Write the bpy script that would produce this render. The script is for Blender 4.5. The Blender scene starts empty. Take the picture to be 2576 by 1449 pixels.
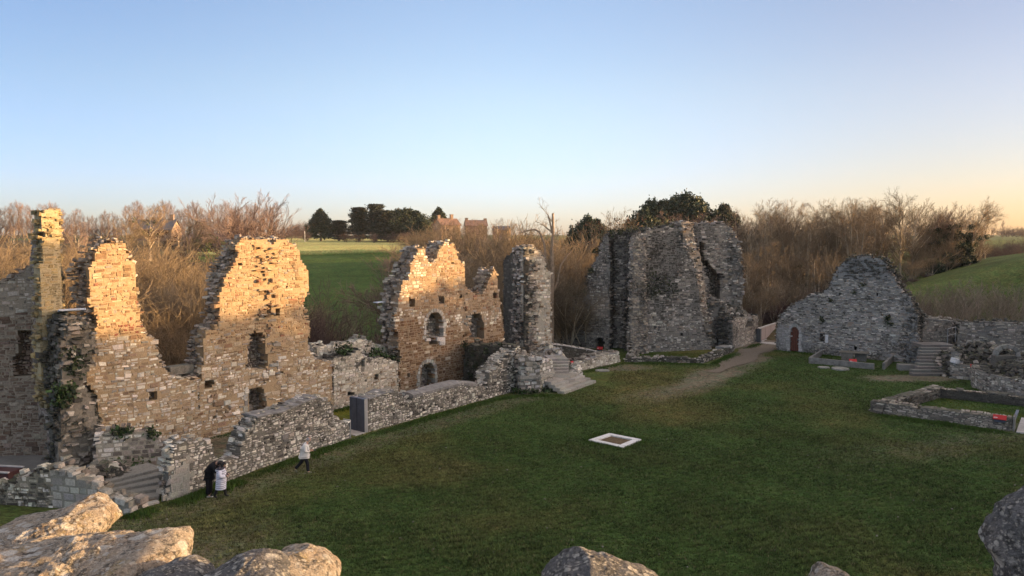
import bpy, math, random
import numpy as np
from mathutils import Vector, Matrix, noise as mnoise

# ------------------------------------------------------------------ camera, sky, sun, exposure
scene = bpy.context.scene
COL = scene.collection
FPX, HOR, CAMH = 1880.0, 590.0, 11.5          # focal length and horizon row for a 2576 x 1449 picture; eye height
PITCH = math.atan((724.5 - HOR) / FPX)
cd = bpy.data.cameras.new('camera')
cam = bpy.data.objects.new('camera', cd)
COL.objects.link(cam)
cd.sensor_width = 36
cd.lens = FPX / 2576 * 36
cd.clip_start = 0.1
cd.clip_end = 8000
cam.location = (0, 0, CAMH)
cam.rotation_euler = (math.pi / 2 - PITCH, 0, 0)
scene.camera = cam

SUN_AZ, SUN_EL = 86.0, 7.0                    # degrees, azimuth from +Y towards +X
world = bpy.data.worlds.new('World')
scene.world = world
world.use_nodes = True
wn = world.node_tree.nodes
wl = world.node_tree.links
sky = wn.new('ShaderNodeTexSky')
sky.sky_type = 'NISHITA'
sky.sun_disc = False
sky.sun_elevation = math.radians(SUN_EL)
sky.sun_rotation = math.radians(SUN_AZ)
sky.altitude = 50
sky.air_density = 1.0
sky.dust_density = 0.35
sky.ozone_density = 2.0
bg = wn['Background']
bg.inputs['Strength'].default_value = 0.15
# clear winter evening: cool on the far side from the sun, warm towards it
geo = wn.new('ShaderNodeTexCoord')
dot = wn.new('ShaderNodeVectorMath')
dot.operation = 'DOT_PRODUCT'
wl.new(geo.outputs['Generated'], dot.inputs[0])
dot.inputs[1].default_value = (math.sin(math.radians(SUN_AZ)), math.cos(math.radians(SUN_AZ)), 0)
mr = wn.new('ShaderNodeMapRange')
mr.inputs['From Min'].default_value = -1
mr.inputs['From Max'].default_value = 1
wl.new(dot.outputs['Value'], mr.inputs['Value'])


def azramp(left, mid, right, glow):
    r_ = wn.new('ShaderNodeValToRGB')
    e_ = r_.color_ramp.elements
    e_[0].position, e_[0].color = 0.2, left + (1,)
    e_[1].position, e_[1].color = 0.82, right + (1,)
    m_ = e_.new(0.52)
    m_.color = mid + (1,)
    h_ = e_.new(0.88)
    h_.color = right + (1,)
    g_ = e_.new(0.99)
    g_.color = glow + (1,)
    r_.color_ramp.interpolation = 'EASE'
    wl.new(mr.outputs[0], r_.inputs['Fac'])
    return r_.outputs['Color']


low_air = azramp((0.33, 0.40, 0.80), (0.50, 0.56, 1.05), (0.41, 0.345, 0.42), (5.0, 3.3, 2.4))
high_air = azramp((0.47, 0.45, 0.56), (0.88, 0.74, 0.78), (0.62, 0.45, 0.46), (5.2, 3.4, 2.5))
sepz = wn.new('ShaderNodeSeparateXYZ')
wl.new(geo.outputs['Generated'], sepz.inputs[0])
mz = wn.new('ShaderNodeMapRange')
mz.interpolation_type = 'SMOOTHSTEP'
mz.inputs['From Min'].default_value = -0.02
mz.inputs['From Max'].default_value = 0.20
wl.new(sepz.outputs['Z'], mz.inputs['Value'])
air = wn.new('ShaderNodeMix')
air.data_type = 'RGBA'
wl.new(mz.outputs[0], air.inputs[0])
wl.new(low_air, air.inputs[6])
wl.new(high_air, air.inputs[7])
tint = wn.new('ShaderNodeMix')
tint.data_type = 'RGBA'
tint.blend_type = 'MULTIPLY'
tint.inputs[0].default_value = 1.0
wl.new(sky.outputs['Color'], tint.inputs[6])
# bright pale dome overhead (above the picture), the light that fills the shaded court
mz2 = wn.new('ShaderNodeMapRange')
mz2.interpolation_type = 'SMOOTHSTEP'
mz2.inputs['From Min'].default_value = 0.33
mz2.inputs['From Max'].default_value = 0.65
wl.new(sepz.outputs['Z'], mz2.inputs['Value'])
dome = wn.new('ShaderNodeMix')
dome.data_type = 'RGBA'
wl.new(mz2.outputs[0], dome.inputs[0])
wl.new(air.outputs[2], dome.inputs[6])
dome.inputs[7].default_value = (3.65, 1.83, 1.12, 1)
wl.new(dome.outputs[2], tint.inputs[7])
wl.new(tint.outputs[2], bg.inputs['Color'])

sd = bpy.data.lights.new('sun', 'SUN')
sd.energy = 3.3
sd.angle = math.radians(0.5)
sd.color = (1.0, 0.62, 0.27)
sun = bpy.data.objects.new('sun', sd)
COL.objects.link(sun)
az, el = math.radians(SUN_AZ), math.radians(SUN_EL)
SUNV = Vector((math.cos(el) * math.sin(az), math.cos(el) * math.cos(az), math.sin(el)))
sun.rotation_euler = SUNV.to_track_quat('Z', 'Y').to_euler()
sun.location = SUNV * 200
vs = scene.view_settings
vs.view_transform = 'Standard'
vs.look = 'None'
vs.gamma = 1
vs.use_curve_mapping = False
vs.exposure = 1.8

# ------------------------------------------------------------------ small helpers
R = np.random.RandomState
ST, CT = math.sin(PITCH), math.cos(PITCH)


def ray(px, py):
    dx, dz = (px - 1288) / FPX, -(py - 724.5) / FPX
    return np.array([dx, CT + dz * ST, -ST + dz * CT])


def at(px, py, Y):
    d = ray(px, py)
    p = d * (Y / d[1])
    return np.array([p[0], p[1], p[2] + CAMH])


def gnd(px, py, z=0.0):
    d = ray(px, py)
    p = d * ((z - CAMH) / d[2])
    return np.array([p[0], p[1], z])


def tag(o, label=None, cat=None, group=None, kind=None):
    if label: o['label'] = label
    if cat: o['category'] = cat
    if group: o['group'] = group
    if kind: o['kind'] = kind
    return o


def empty(name, loc, rz=0.0):
    o = bpy.data.objects.new(name, None)
    COL.objects.link(o)
    o.location = Vector(loc)
    o.rotation_euler = (0, 0, rz)
    o.empty_display_size = 0.3
    return o


class MB:
    """collects vertices, faces and face colours; build() links them as ONE mesh object"""

    def __init__(s):
        s.V, s.F, s.C, s.n = [], [], [], 0

    def add(s, V, F, col=(0.5, 0.5, 0.5)):
        V = np.asarray(V, float).reshape(-1, 3)
        F = np.asarray(F, int)
        if len(V) == 0 or len(F) == 0: return s
        s.V.append(V)
        s.F.append(F + s.n)
        c = np.asarray(col, float)
        if c.ndim == 1: c = np.tile(c[:3], (len(F), 1))
        s.C.append(c)
        s.n += len(V)
        return s

    def box(s, lo, hi, col=(0.5, 0.5, 0.5), M=None):
        x0, y0, z0 = lo
        x1, y1, z1 = hi
        V = np.array([(x0, y0, z0), (x1, y0, z0), (x1, y1, z0), (x0, y1, z0), (x0, y0, z1), (x1, y0, z1), (x1, y1, z1), (x0, y1, z1)], float)
        if M is not None: V = V @ np.array(M.to_3x3()).T + np.array(M.translation)
        return s.add(V, [(0, 3, 2, 1), (4, 5, 6, 7), (0, 1, 5, 4), (1, 2, 6, 5), (2, 3, 7, 6), (3, 0, 4, 7)], col)

    def bbox(s, lo, hi, b=0.02, col=(0.5, 0.5, 0.5), M=None):
        """box with chamfered edges"""
        lo, hi = np.array(lo, float), np.array(hi, float)
        V, idx = [], {}
        for sx in (0, 1):
            for sy in (0, 1):
                for sz in (0, 1):
                    c = [hi[i] if q else lo[i] for i, q in enumerate((sx, sy, sz))]
                    dr = [-b if q else b for q in (sx, sy, sz)]
                    for ax in range(3):
                        p = [c[i] + (0 if i == ax else dr[i]) for i in range(3)]
                        idx[(sx, sy, sz, ax)] = len(V)
                        V.append(p)
        F = []
        quad = [(0, 0), (1, 0), (1, 1), (0, 1)]
        def key(ax, a, b_, q):
            k = [0, 0, 0]
            k[ax] = q
            k[(ax + 1) % 3] = a
            k[(ax + 2) % 3] = b_
            return tuple(k)
        for ax in range(3):
            for q in (0, 1):
                f = [idx[key(ax, a, b_, q) + (ax,)] for a, b_ in quad]
                F.append(f if q else f[::-1])
            a1, a2 = (ax + 1) % 3, (ax + 2) % 3
            for p in (0, 1):
                for r in (0, 1):
                    k0, k1 = [0, 0, 0], [0, 0, 0]
                    k0[a1] = k1[a1] = p
                    k0[a2] = k1[a2] = r
                    k1[ax] = 1
                    f = [idx[tuple(k0) + (a1,)], idx[tuple(k1) + (a1,)], idx[tuple(k1) + (a2,)], idx[tuple(k0) + (a2,)]]
                    F.append(f if p == r else f[::-1])
        V = np.array(V)
        if M is not None: V = V @ np.array(M.to_3x3()).T + np.array(M.translation)
        s.add(V, F, col)
        T3 = []
        for sx in (0, 1):
            for sy in (0, 1):
                for sz in (0, 1):
                    f = [idx[(sx, sy, sz, ax)] for ax in range(3)]
                    f = f if (sx + sy + sz) % 2 else f[::-1]
                    T3.append((f[0], f[1], f[2], f[2]))
        s.F.append(np.array(T3) + s.n - len(V))
        s.C.append(np.tile(np.asarray(col, float)[:3], (8, 1)))
        return s

    def tube(s, pts, rad, k=6, col=(0.5, 0.5, 0.5), cap=True):
        pts = np.asarray(pts, float)
        n = len(pts)
        rad = np.full(n, rad, float) if np.isscalar(rad) else np.asarray(rad, float)
        t = np.gradient(pts, axis=0)
        t /= np.linalg.norm(t, axis=1)[:, None] + 1e-9
        up = np.array([0.31, 0.17, 0.93])
        if abs(t[0] @ up) > 0.93: up = np.array([1.0, 0.1, 0.05])
        a = np.cross(t, up)
        a /= np.linalg.norm(a, axis=1)[:, None] + 1e-9
        b = np.cross(t, a)
        th = np.arange(k) * 2 * math.pi / k
        V = pts[:, None] + rad[:, None, None] * (np.cos(th)[None, :, None] * a[:, None] + np.sin(th)[None, :, None] * b[:, None])
        F = []
        for i in range(n - 1):
            for j in range(k):
                F.append((i * k + j, i * k + (j + 1) % k, (i + 1) * k + (j + 1) % k, (i + 1) * k + j))
        V = V.reshape(-1, 3)
        if cap:
            V = np.vstack([V, pts[:1], pts[-1:]])
            for j in range(k):
                F.append((n * k, (j + 1) % k, j, j))
                F.append((n * k + 1, (n - 1) * k + j, (n - 1) * k + (j + 1) % k, (n - 1) * k + (j + 1) % k))
        return s.add(V, F, col)

    def mesh(s, name, origin=(0, 0, 0), smooth=False):
        V = np.vstack(s.V) - np.asarray(origin, float)
        F = [f if f.shape[1] == 4 else np.hstack([f, f[:, -1:]]) for f in s.F]
        F = np.vstack(F)
        C = np.vstack(s.C)
        tri = F[:, 2] == F[:, 3]
        cnt = np.where(tri, 3, 4)
        mask = np.ones(F.shape, bool)
        mask[tri, 3] = False
        loops = F[mask]
        me = bpy.data.meshes.new(name)
        me.vertices.add(len(V))
        me.vertices.foreach_set('co', V.astype(np.float32).ravel())
        me.loops.add(len(loops))
        me.loops.foreach_set('vertex_index', loops.astype(np.int32))
        me.polygons.add(len(F))
        me.polygons.foreach_set('loop_start', np.concatenate([[0], np.cumsum(cnt)[:-1]]).astype(np.int32))
        a = me.attributes.new('col', 'FLOAT_COLOR', 'FACE')
        rgba = np.ones((len(F), 4), np.float32)
        rgba[:, :3] = C
        a.data.foreach_set('color', rgba.ravel())
        me.update(calc_edges=True)
        me.polygons.foreach_set('use_smooth', np.full(len(F), smooth, bool))
        return me

    def build(s, name, mat, parent=None, origin=None, smooth=False):
        """vertices are in world space; origin is the world position the object gets"""
        o_w = np.zeros(3) if origin is None else np.asarray(origin, float)
        if parent is not None and origin is None: o_w = np.array(worldpos(parent))
        o = bpy.data.objects.new(name, s.mesh(name, o_w, smooth))
        COL.objects.link(o)
        if mat: o.data.materials.append(mat)
        if parent is not None:
            o.parent = parent
            o.location = Vector(o_w) - worldpos(parent)
        else:
            o.location = Vector(o_w)
        return o


def worldpos(o):
    p = Vector(o.location)
    while o.parent:
        o = o.parent
        p = p + Vector(o.location)
    return p


def copy_tree(o, parent=None):
    c = o.copy()
    COL.objects.link(c)
    if parent: c.parent = parent
    for ch in list(o.children): copy_tree(ch, c)
    return c


# ------------------------------------------------------------------ materials
class NT:
    def __init__(s, name, rough=0.9, spec=0.2):
        s.m = bpy.data.materials.new(name)
        s.m.use_nodes = True
        s.t = s.m.node_tree
        s.b = s.t.nodes['Principled BSDF']
        s.b.inputs['Roughness'].default_value = rough
        s.b.inputs['Specular IOR Level'].default_value = spec

    def n(s, typ, **kw):
        x = s.t.nodes.new(typ)
        for k, v in kw.items():
            if k in x.inputs: x.inputs[k].default_value = v
            else: setattr(x, k, v)
        return x

    def l(s, a, b): s.t.links.new(a, b)

    def noise(s, scale, detail=4, rough=0.6, vec=None, dist=0.0):
        x = s.n('ShaderNodeTexNoise')
        x.inputs['Scale'].default_value = scale
        x.inputs['Detail'].default_value = detail
        x.inputs['Roughness'].default_value = rough
        x.inputs['Distortion'].default_value = dist
        if vec is not None: s.l(vec, x.inputs['Vector'])
        return x.outputs['Fac']

    def ramp(s, fac, stops):
        x = s.n('ShaderNodeValToRGB')
        e = x.color_ramp.elements
        while len(e) < len(stops): e.new(0.5)
        for i, (p, c) in enumerate(stops):
            e[i].position = p
            e[i].color = (c[0], c[1], c[2], 1) if not np.isscalar(c) else (c, c, c, 1)
        s.l(fac, x.inputs['Fac'])
        return x.outputs['Color']

    def mix(s, fac, a, b, typ='MIX'):
        x = s.n('ShaderNodeMix', data_type='RGBA', blend_type=typ)
        for sock, v in ((x.inputs[0], fac), (x.inputs[6], a), (x.inputs[7], b)):
            if hasattr(v, 'is_linked') or hasattr(v, 'links'): s.l(v, sock)
            elif np.isscalar(v): sock.default_value = v
            else: sock.default_value = (v[0], v[1], v[2], 1)
        return x.outputs[2]

    def math(s, op, a, b=0.0):
        x = s.n('ShaderNodeMath', operation=op)
        for sock, v in ((x.inputs[0], a), (x.inputs[1], b)):
            if hasattr(v, 'links'): s.l(v, sock)
            else: sock.default_value = v
        return x.outputs[0]

    def bump(s, h, strength=0.5, dist=0.02):
        x = s.n('ShaderNodeBump')
        x.inputs['Strength'].default_value = strength
        x.inputs['Distance'].default_value = dist
        s.l(h, x.inputs['Height'])
        s.l(x.outputs['Normal'], s.b.inputs['Normal'])

    def out(s, c):
        if hasattr(c, 'links'): s.l(c, s.b.inputs['Base Color'])
        else: s.b.inputs['Base Color'].default_value = (c[0], c[1], c[2], 1)
        return s.m


def objvec(t): return t.n('ShaderNodeTexCoord').outputs['Object']


def stone_mat(name, dark=0.35, pale=0.2, moss=0.35, mosscol=(0.05, 0.06, 0.025), darkcol=(0.035, 0.033, 0.028), palecol=(0.5, 0.48, 0.42), dscale=0.9):
    t = NT(name, 0.92, 0.15)
    v = objvec(t)
    a = t.n('ShaderNodeAttribute', attribute_name='col').outputs['Color']
    f1 = t.ramp(t.noise(14, 5, 0.7, v), [(0.25, 0.62), (0.75, 1.3)])
    c = t.mix(1.0, a, f1, 'MULTIPLY')
    # weathering: black crust in broad patches broken up finely, pale lichen in spots
    n1 = t.math('MULTIPLY', t.ramp(t.noise(dscale, 6, 0.62, v, 0.6), [(0.50, 0.0), (0.60, 1.0)]), t.ramp(t.noise(5, 4, 0.7, v), [(0.42, 0.0), (0.55, 1.0)]))
    c = t.mix(t.math('MULTIPLY', n1, dark), c, darkcol)
    n2 = t.ramp(t.noise(5.5, 5, 0.75, v, 0.3), [(0.58, 0.0), (0.66, 1.0)])
    c = t.mix(t.math('MULTIPLY', n2, pale), c, palecol)
    nz = t.n('ShaderNodeSeparateXYZ')
    t.l(t.n('ShaderNodeNewGeometry').outputs['Normal'], nz.inputs[0])
    up = t.ramp(nz.outputs['Z'], [(0.55, 0.0), (0.85, 1.0)])
    m = t.math('MULTIPLY', up, t.ramp(t.noise(2.2, 5, 0.7, v), [(0.35, 0.0), (0.6, 1.0)]))
    c = t.mix(t.math('MULTIPLY', m, moss), c, mosscol)
    t.bump(t.noise(22, 5, 0.7, v), 0.6, 0.03)
    return t.out(c)


M_WARM = stone_mat('warm_rubble', 0.30, 0.24, 0.35, (0.09, 0.08, 0.05))
M_GREY = stone_mat('grey_rubble', 0.75, 0.35, 0.5, dscale=0.42)
M_PALE = stone_mat('pale_lichened_rubble', 0.88, 0.45, 0.6, (0.075, 0.072, 0.06), dscale=0.75)
M_DARK = stone_mat('dark_mossy_rubble', 0.85, 0.12, 0.7)
M_ASH = stone_mat('dressed_stone', 0.4, 0.3, 0.4)
M_STEP = stone_mat('worn_step_stone', 0.2, 0.1, 0.08)


def plain_mat(name, col, rough=0.7, spec=0.3, var=0.25, sc=6.0, metal=0.0, bump=0.1):
    t = NT(name, rough, spec)
    t.b.inputs['Metallic'].default_value = metal
    v = objvec(t)
    f = t.ramp(t.noise(sc, 5, 0.65, v), [(0.3, 1 - var), (0.7, 1 + var)])
    c = t.mix(1.0, col, f, 'MULTIPLY')
    if bump: t.bump(t.noise(sc * 5, 3, 0.6, v), bump, 0.01)
    return t.out(c)


def attr_mat(name, rough=0.85, spec=0.15, var=0.3, sc=8.0, trans=0.0):
    t = NT(name, rough, spec)
    a = t.n('ShaderNodeAttribute', attribute_name='col').outputs['Color']
    f = t.ramp(t.noise(sc, 4, 0.65, objvec(t)), [(0.3, 1 - var), (0.7, 1 + var)])
    c = t.mix(1.0, a, f, 'MULTIPLY')
    return t.out(c)


def twig_mat(name, c0, c1):
    t = NT(name, 0.85, 0.15)
    r = t.n('ShaderNodeObjectInfo').outputs['Random']
    c = t.mix(r, c0, c1)
    f = t.ramp(t.noise(1.3, 3, 0.6, objvec(t)), [(0.3, 0.75), (0.7, 1.3)])
    return t.out(t.mix(1.0, c, f, 'MULTIPLY'))


M_TWIG = twig_mat('tan_twigs', (0.14, 0.11, 0.072), (0.27, 0.20, 0.12))
M_TWIG2 = twig_mat('russet_twigs', (0.15, 0.105, 0.085), (0.225, 0.16, 0.13))
M_TWIG3 = twig_mat('purplish_twigs', (0.075, 0.052, 0.048), (0.14, 0.095, 0.078))
M_BARK = twig_mat('grey_brown_bark', (0.20, 0.16, 0.115), (0.27, 0.21, 0.15))
M_LEAFD = attr_mat('evergreen_leaves', 0.7, 0.25, 0.35, 3.0)
M_IVY = attr_mat('ivy_leaves', 0.6, 0.3, 0.35, 5.0)
M_GRASS = attr_mat('grass_blades', 0.8, 0.15, 0.25, 2.0)
M_CONC = plain_mat('weathered_concrete', (0.40, 0.38, 0.35), 0.85, 0.2, 0.25, 4)
M_SLAB = plain_mat('grey_mortar_capping', (0.20, 0.195, 0.185), 0.92, 0.15, 0.45, 2.5, 0, 0.4)
M_WHITE = plain_mat('white_stone_slab', (0.60, 0.595, 0.57), 0.8, 0.25, 0.22, 3)
M_KERB = plain_mat('weathered_kerb', (0.19, 0.185, 0.168), 0.9, 0.15, 0.4, 3, 0, 0.5)
M_ZINC = plain_mat('dark_zinc', (0.085, 0.10, 0.135), 0.45, 0.5, 0.25, 3, 0.3)
M_STEEL = plain_mat('galvanised_steel', (0.45, 0.46, 0.47), 0.4, 0.5, 0.1, 5, 0.6, 0)
M_RED = plain_mat('red_panel', (0.42, 0.02, 0.02), 0.5, 0.4, 0.08, 6, 0, 0)
M_DOOR = plain_mat('red_brown_door_paint', (0.125, 0.045, 0.028), 0.6, 0.3, 0.3, 5)
M_SOIL = plain_mat('bare_soil', (0.115, 0.085, 0.05), 0.95, 0.1, 0.35, 5, 0, 0.5)
M_SLATE = plain_mat('blue_slate_roof', (0.07, 0.075, 0.09), 0.6, 0.4, 0.25, 4)
M_TILE = plain_mat('brown_tile_roof', (0.20, 0.13, 0.10), 0.8, 0.2, 0.25, 3)
M_STEM = twig_mat('pale_stems', (0.30, 0.25, 0.175), (0.42, 0.35, 0.25))
M_HWALL = plain_mat('farmhouse_stone', (0.25, 0.19, 0.14), 0.9, 0.15, 0.25, 2)
M_GLASS = plain_mat('dark_window_glass', (0.02, 0.022, 0.026), 0.15, 0.5, 0.1, 1, 0, 0)
M_GREYST = plain_mat('pale_grey_membrane', (0.42, 0.46, 0.52), 0.5, 0.4, 0.2, 3)
M_PINK = plain_mat('pinkish_concrete_panel', (0.34, 0.28, 0.25), 0.8, 0.25, 0.12, 3)

# ------------------------------------------------------------------ terrain: one sheet to the horizon
CTRL = []
for x in range(-30, 41, 10):
    for y in range(0, 76, 12):
        CTRL.append((x, y, 0.0))
CTRL += [(-30, 60, -1.2), (-20, 64, -1.6), (-13, 72, -1.3), (-12, 85, 0.6), (0, 85, 0.2), (10, 90, 0.4), (20, 95, 0.8), (30, 95, 0.8),
         (-25, 110, 4.2), (-10, 110, 4.2), (5, 110, 3.6), (-30, 140, 7.6), (-18, 140, 7.6), (-5, 140, 7.6), (10, 143, 6.5), (-40, 165, 8.3),
         (-15, 165, 8.1), (-60, 200, 9), (-20, 260, 9.1), (-45, 260, 9.1), (20, 250, 8.2), (0, 205, 8.5), (30, 150, 4), (25, 120, 1.8), (40, 120, 3),
         (-45, 60, 0.8), (-60, 90, 4), (-70, 140, 7.5), (-90, 220, 9.3), (-150, 300, 10), (-35, 90, 1.5),
         (46, 84, 4.4), (60, 85, 8.0), (50, 76, 1.5), (75, 87, 10.6), (92, 60, 11.2), (92, 30, 10), (62, 62, 4), (62, 30, 3), (50, 50, 0.3), (48, 60, 0.6), (48, 30, 0.2), (46, 100, 3.4),
         (60, 112, 5.5), (75, 112, 8.5), (92, 130, 8), (50, 140, 3.5), (112, 90, 12), (122, 40, 12), (130, 150, 8.5), (100, 200, 8.8), (200, 200, 9.6), (150, 0, 9),
         (62, 0, 2), (-60, 20, 0), (-60, 0, 0), (0, -30, 0), (40, -30, 0), (-40, -30, 0), (60, 300, 9), (0, 400, 10), (-200, 500, 10.5), (200, 500, 10.2)]
for k in range(16):
    a = k * math.pi / 8
    CTRL.append((900 * math.cos(a), 900 * math.sin(a), 9.5))
    CTRL.append((3000 * math.cos(a), 3000 * math.sin(a), 9.0))
CTRL = np.array(list({(round(p[0], 1), round(p[1], 1)): p for p in CTRL}.values()), float)


def _phi(d2): return np.sqrt(d2 + 64.0)


_A = _phi(((CTRL[:, None, :2] - CTRL[None, :, :2]) ** 2).sum(2))
_n = len(CTRL)
_K = np.zeros((_n + 1, _n + 1))
_K[:_n, :_n] = _A
_K[_n, :_n] = _K[:_n, _n] = 1
_W = np.linalg.solve(_K, np.append(CTRL[:, 2], 0))


def sstep(a, b, x):
    t = np.clip((x - a) / (b - a), 0, 1)
    return t * t * (3 - 2 * t)


def waves(x, y, seed=0, base=0.12, octv=4):
    """smooth pseudo-random field, about -1..1"""
    r = R(seed)
    s = np.zeros(np.shape(x))
    amp, f = 1.0, base
    for o in range(octv):
        for k in range(3):
            a = r.uniform(0, 6.28)
            s = s + amp * np.sin(f * (x * np.cos(a) + y * np.sin(a)) * r.uniform(0.7, 1.3) + r.uniform(0, 6.28)) / 2.2
        amp *= 0.55
        f *= 2.1
    return s / 1.6


BACK = [np.array((-40.0, 14.0)), np.array((-15.5, 44.0)), np.array((2.0, 65.0)), np.array((8.0, 76.5)), np.array((26.0, 79.0)), np.array((47.0, 66.0)), np.array((52.0, 40.0)), np.array((46.0, -20.0)), np.array((-40.0, -20.0))]


def pip(x, y, poly):
    x, y = np.asarray(x, float), np.asarray(y, float)
    ins = np.zeros(x.shape, bool)
    n = len(poly)
    for i in range(n):
        x0, y0 = poly[i]
        x1, y1 = poly[(i + 1) % n]
        if y0 == y1: continue
        c = ((y0 > y) != (y1 > y)) & (x < (x1 - x0) * (y - y0) / (y1 - y0) + x0)
        ins ^= c
    return ins


def polydist(x, y, poly, closed=True):
    x, y = np.asarray(x, float), np.asarray(y, float)
    d = np.full(x.shape, 1e9)
    n = len(poly)
    for i in range(n if closed else n - 1):
        x0, y0 = poly[i]
        x1, y1 = poly[(i + 1) % n]
        dx, dy = x1 - x0, y1 - y0
        t = np.clip(((x - x0) * dx + (y - y0) * dy) / (dx * dx + dy * dy + 1e-9), 0, 1)
        d = np.minimum(d, np.hypot(x - x0 - t * dx, y - y0 - t * dy))
    return d


def terrain(x, y):
    x, y = np.asarray(x, float), np.asarray(y, float)
    sh = x.shape
    X, Y = x.ravel(), y.ravel()
    z = np.empty(len(X))
    for i in range(0, len(X), 20000):
        sl = slice(i, i + 20000)
        d2 = (X[sl, None] - CTRL[None, :, 0]) ** 2 + (Y[sl, None] - CTRL[None, :, 1]) ** 2
        z[sl] = _phi(d2) @ _W[:_n] + _W[_n]
    d = polydist(X, Y, BACK)
    ins = pip(X, Y, BACK)
    w = np.where(ins, 1.0, 1 - sstep(0.5, 7.0, d))
    flat = 0.03 * waves(X, Y, 3, 0.35, 3) - 0.03
    bank = 0.9 * (1 - sstep(0, 2.2, np.abs(Y - 141 + 0.05 * X))) * ((X > -50) & (X < 14))
    rough = 0.25 * waves(X, Y, 5, 0.12, 3) * (1 - w)
    return (w * flat + (1 - w) * z + rough + bank).reshape(sh)


def tz(x, y): return float(terrain(np.array([x]), np.array([y]))[0])


xs = np.concatenate([-np.geomspace(3500, 62, 26), np.arange(-60, -40, 2.0), np.arange(-40, 44, 0.4), np.arange(44, 100, 2.0), np.geomspace(102, 3500, 26)])
ys = np.concatenate([-np.geomspace(3500, 22, 14), np.arange(-20, 18, 3.0), np.arange(18, 84, 0.4), np.arange(84, 170, 1.5), np.arange(170, 300, 5.0), np.geomspace(305, 3500, 26)])
GX, GY = np.meshgrid(xs, ys)
GZ = terrain(GX, GY)

# land cover: albedo of grass, bare soil, moss, leaf litter, far crops with sun and shade painted in
MAINLINE = [(-22.0, 36.2), (-15.5, 44.0), (-0.5, 62.0)]
FRONTLINE = [(-16.2, 30.2), (-15.2, 31.2), (-12.6, 36.0), (-8.7, 42.4), (-1.6, 52.2), (0.4, 54.2)]
PATHLINE = [(28.5, 81.0), (26.0, 76.5), (22.5, 70.0), (19.2, 64.5), (15.4, 58.8), (12.3, 54.4), (8.8, 51.5)]


def ground_cover(X, Y):
    """0..1 weights: bare soil, olive/yellow grass"""
    dF = polydist(X, Y, FRONTLINE, False)
    dP = polydist(X, Y, PATHLINE, False)
    nn = waves(X, Y, 11, 0.9, 4)
    n2 = waves(X, Y, 12, 0.22, 4)
    right = (X * 0.843 - Y * 0.538) > (-15.0 * 0.843 - 31.2 * 0.538)
    soil = (1 - sstep(0.5, 1.5, np.abs(dF - 1.9 + 0.5 * n2) + 0.35 * nn)) * right * 0.5
    soil = np.maximum(soil, (1 - sstep(0.1, 1.7, dP - 0.75 + 0.9 * nn)) * sstep(43, 60, Y + 5 * nn) * 0.95)
    soil = np.maximum(soil, 0.5 * (1 - sstep(0.0, 3.5, np.abs(Y - 41.5 - 0.35 * (X - 27)) + 1.2 * nn)) * sstep(12, 24, X))
    soil = np.maximum(soil, (1 - sstep(0, 2.2, np.hypot(X + 11, Y - 25.5) * 0.45 + 0.6 * nn)) * 0.7)
    soil = np.maximum(soil, 0.95 * (1 - sstep(0.2, 1.2, np.hypot((X - 32) * 0.45, Y - 59.3) - 0.9 + 0.5 * nn)))
    soil = np.maximum(soil, 0.8 * (1 - sstep(0.2, 1.5, np.hypot((X - 9.4) * 0.6, Y - 64.5) - 0.8 + 0.3 * nn)))
    # the strip inside the range, between front wall and gables: trodden earth with moss
    inner = (~right) & (polydist(X, Y, MAINLINE, False) < 6.5) & (Y > 33) & (Y < 56)
    soil = np.where(inner, sstep(-0.35, 0.4, n2 + 0.3 * nn) * 0.95, soil)
    olive = sstep(-0.1, 0.9, n2)
    return np.clip(soil, 0, 1), olive, inner


def cover_colour(X, Y):
    soil, olive, inner = ground_cover(X, Y)
    g0, g1, g2 = np.array((0.052, 0.085, 0.024)), np.array((0.125, 0.115, 0.040)), np.array((0.150, 0.132, 0.100))
    c = g0 + (g1 - g0) * olive[..., None]
    c = np.where(inner[..., None], np.array((0.13, 0.135, 0.018)), c)
    c = c + (g2 - c) * soil[..., None]
    out = ~pip(X, Y, BACK)
    dB = polydist(X, Y, BACK)
    lit = np.array((0.085, 0.065, 0.035)) + 0.02 * waves(X, Y, 21, 0.4, 3)[..., None]
    fld = (X > -0.30 * Y) & (X < -0.105 * Y) & (Y > 72)
    fld = fld | ((Y > 128) & (X < -0.10 * Y) & (X > -0.345 * Y) & (Y < 600)) | ((X > -0.43 * Y) & (X < -0.3 * Y) & (Y > 130) & (Y < 168)) | ((X > 44) & (X > 0.40 * Y + 6) & (Y > 70))
    fcol = np.where((Y > 141)[..., None], np.array((0.34, 0.325, 0.13)), np.array((0.062, 0.098, 0.024)))  # upper field coloured as if sunlit, lower slope as if shaded
    fcol = np.where((X > 30)[..., None], np.array((0.085, 0.105, 0.034)) * (1 + 0.35 * waves(X, Y, 33, 0.5, 4)[..., None]), fcol)
    fcol = fcol * (1 + 0.12 * waves(X, Y, 31, 0.25, 3)[..., None])
    wild = np.where(fld[..., None], fcol, lit)
    far = np.array((0.09, 0.11, 0.05))
    wild = np.where((np.hypot(X, Y) > 320)[..., None], far, wild)
    return np.where((out & (dB > 1.2))[..., None], wild, c)


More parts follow.
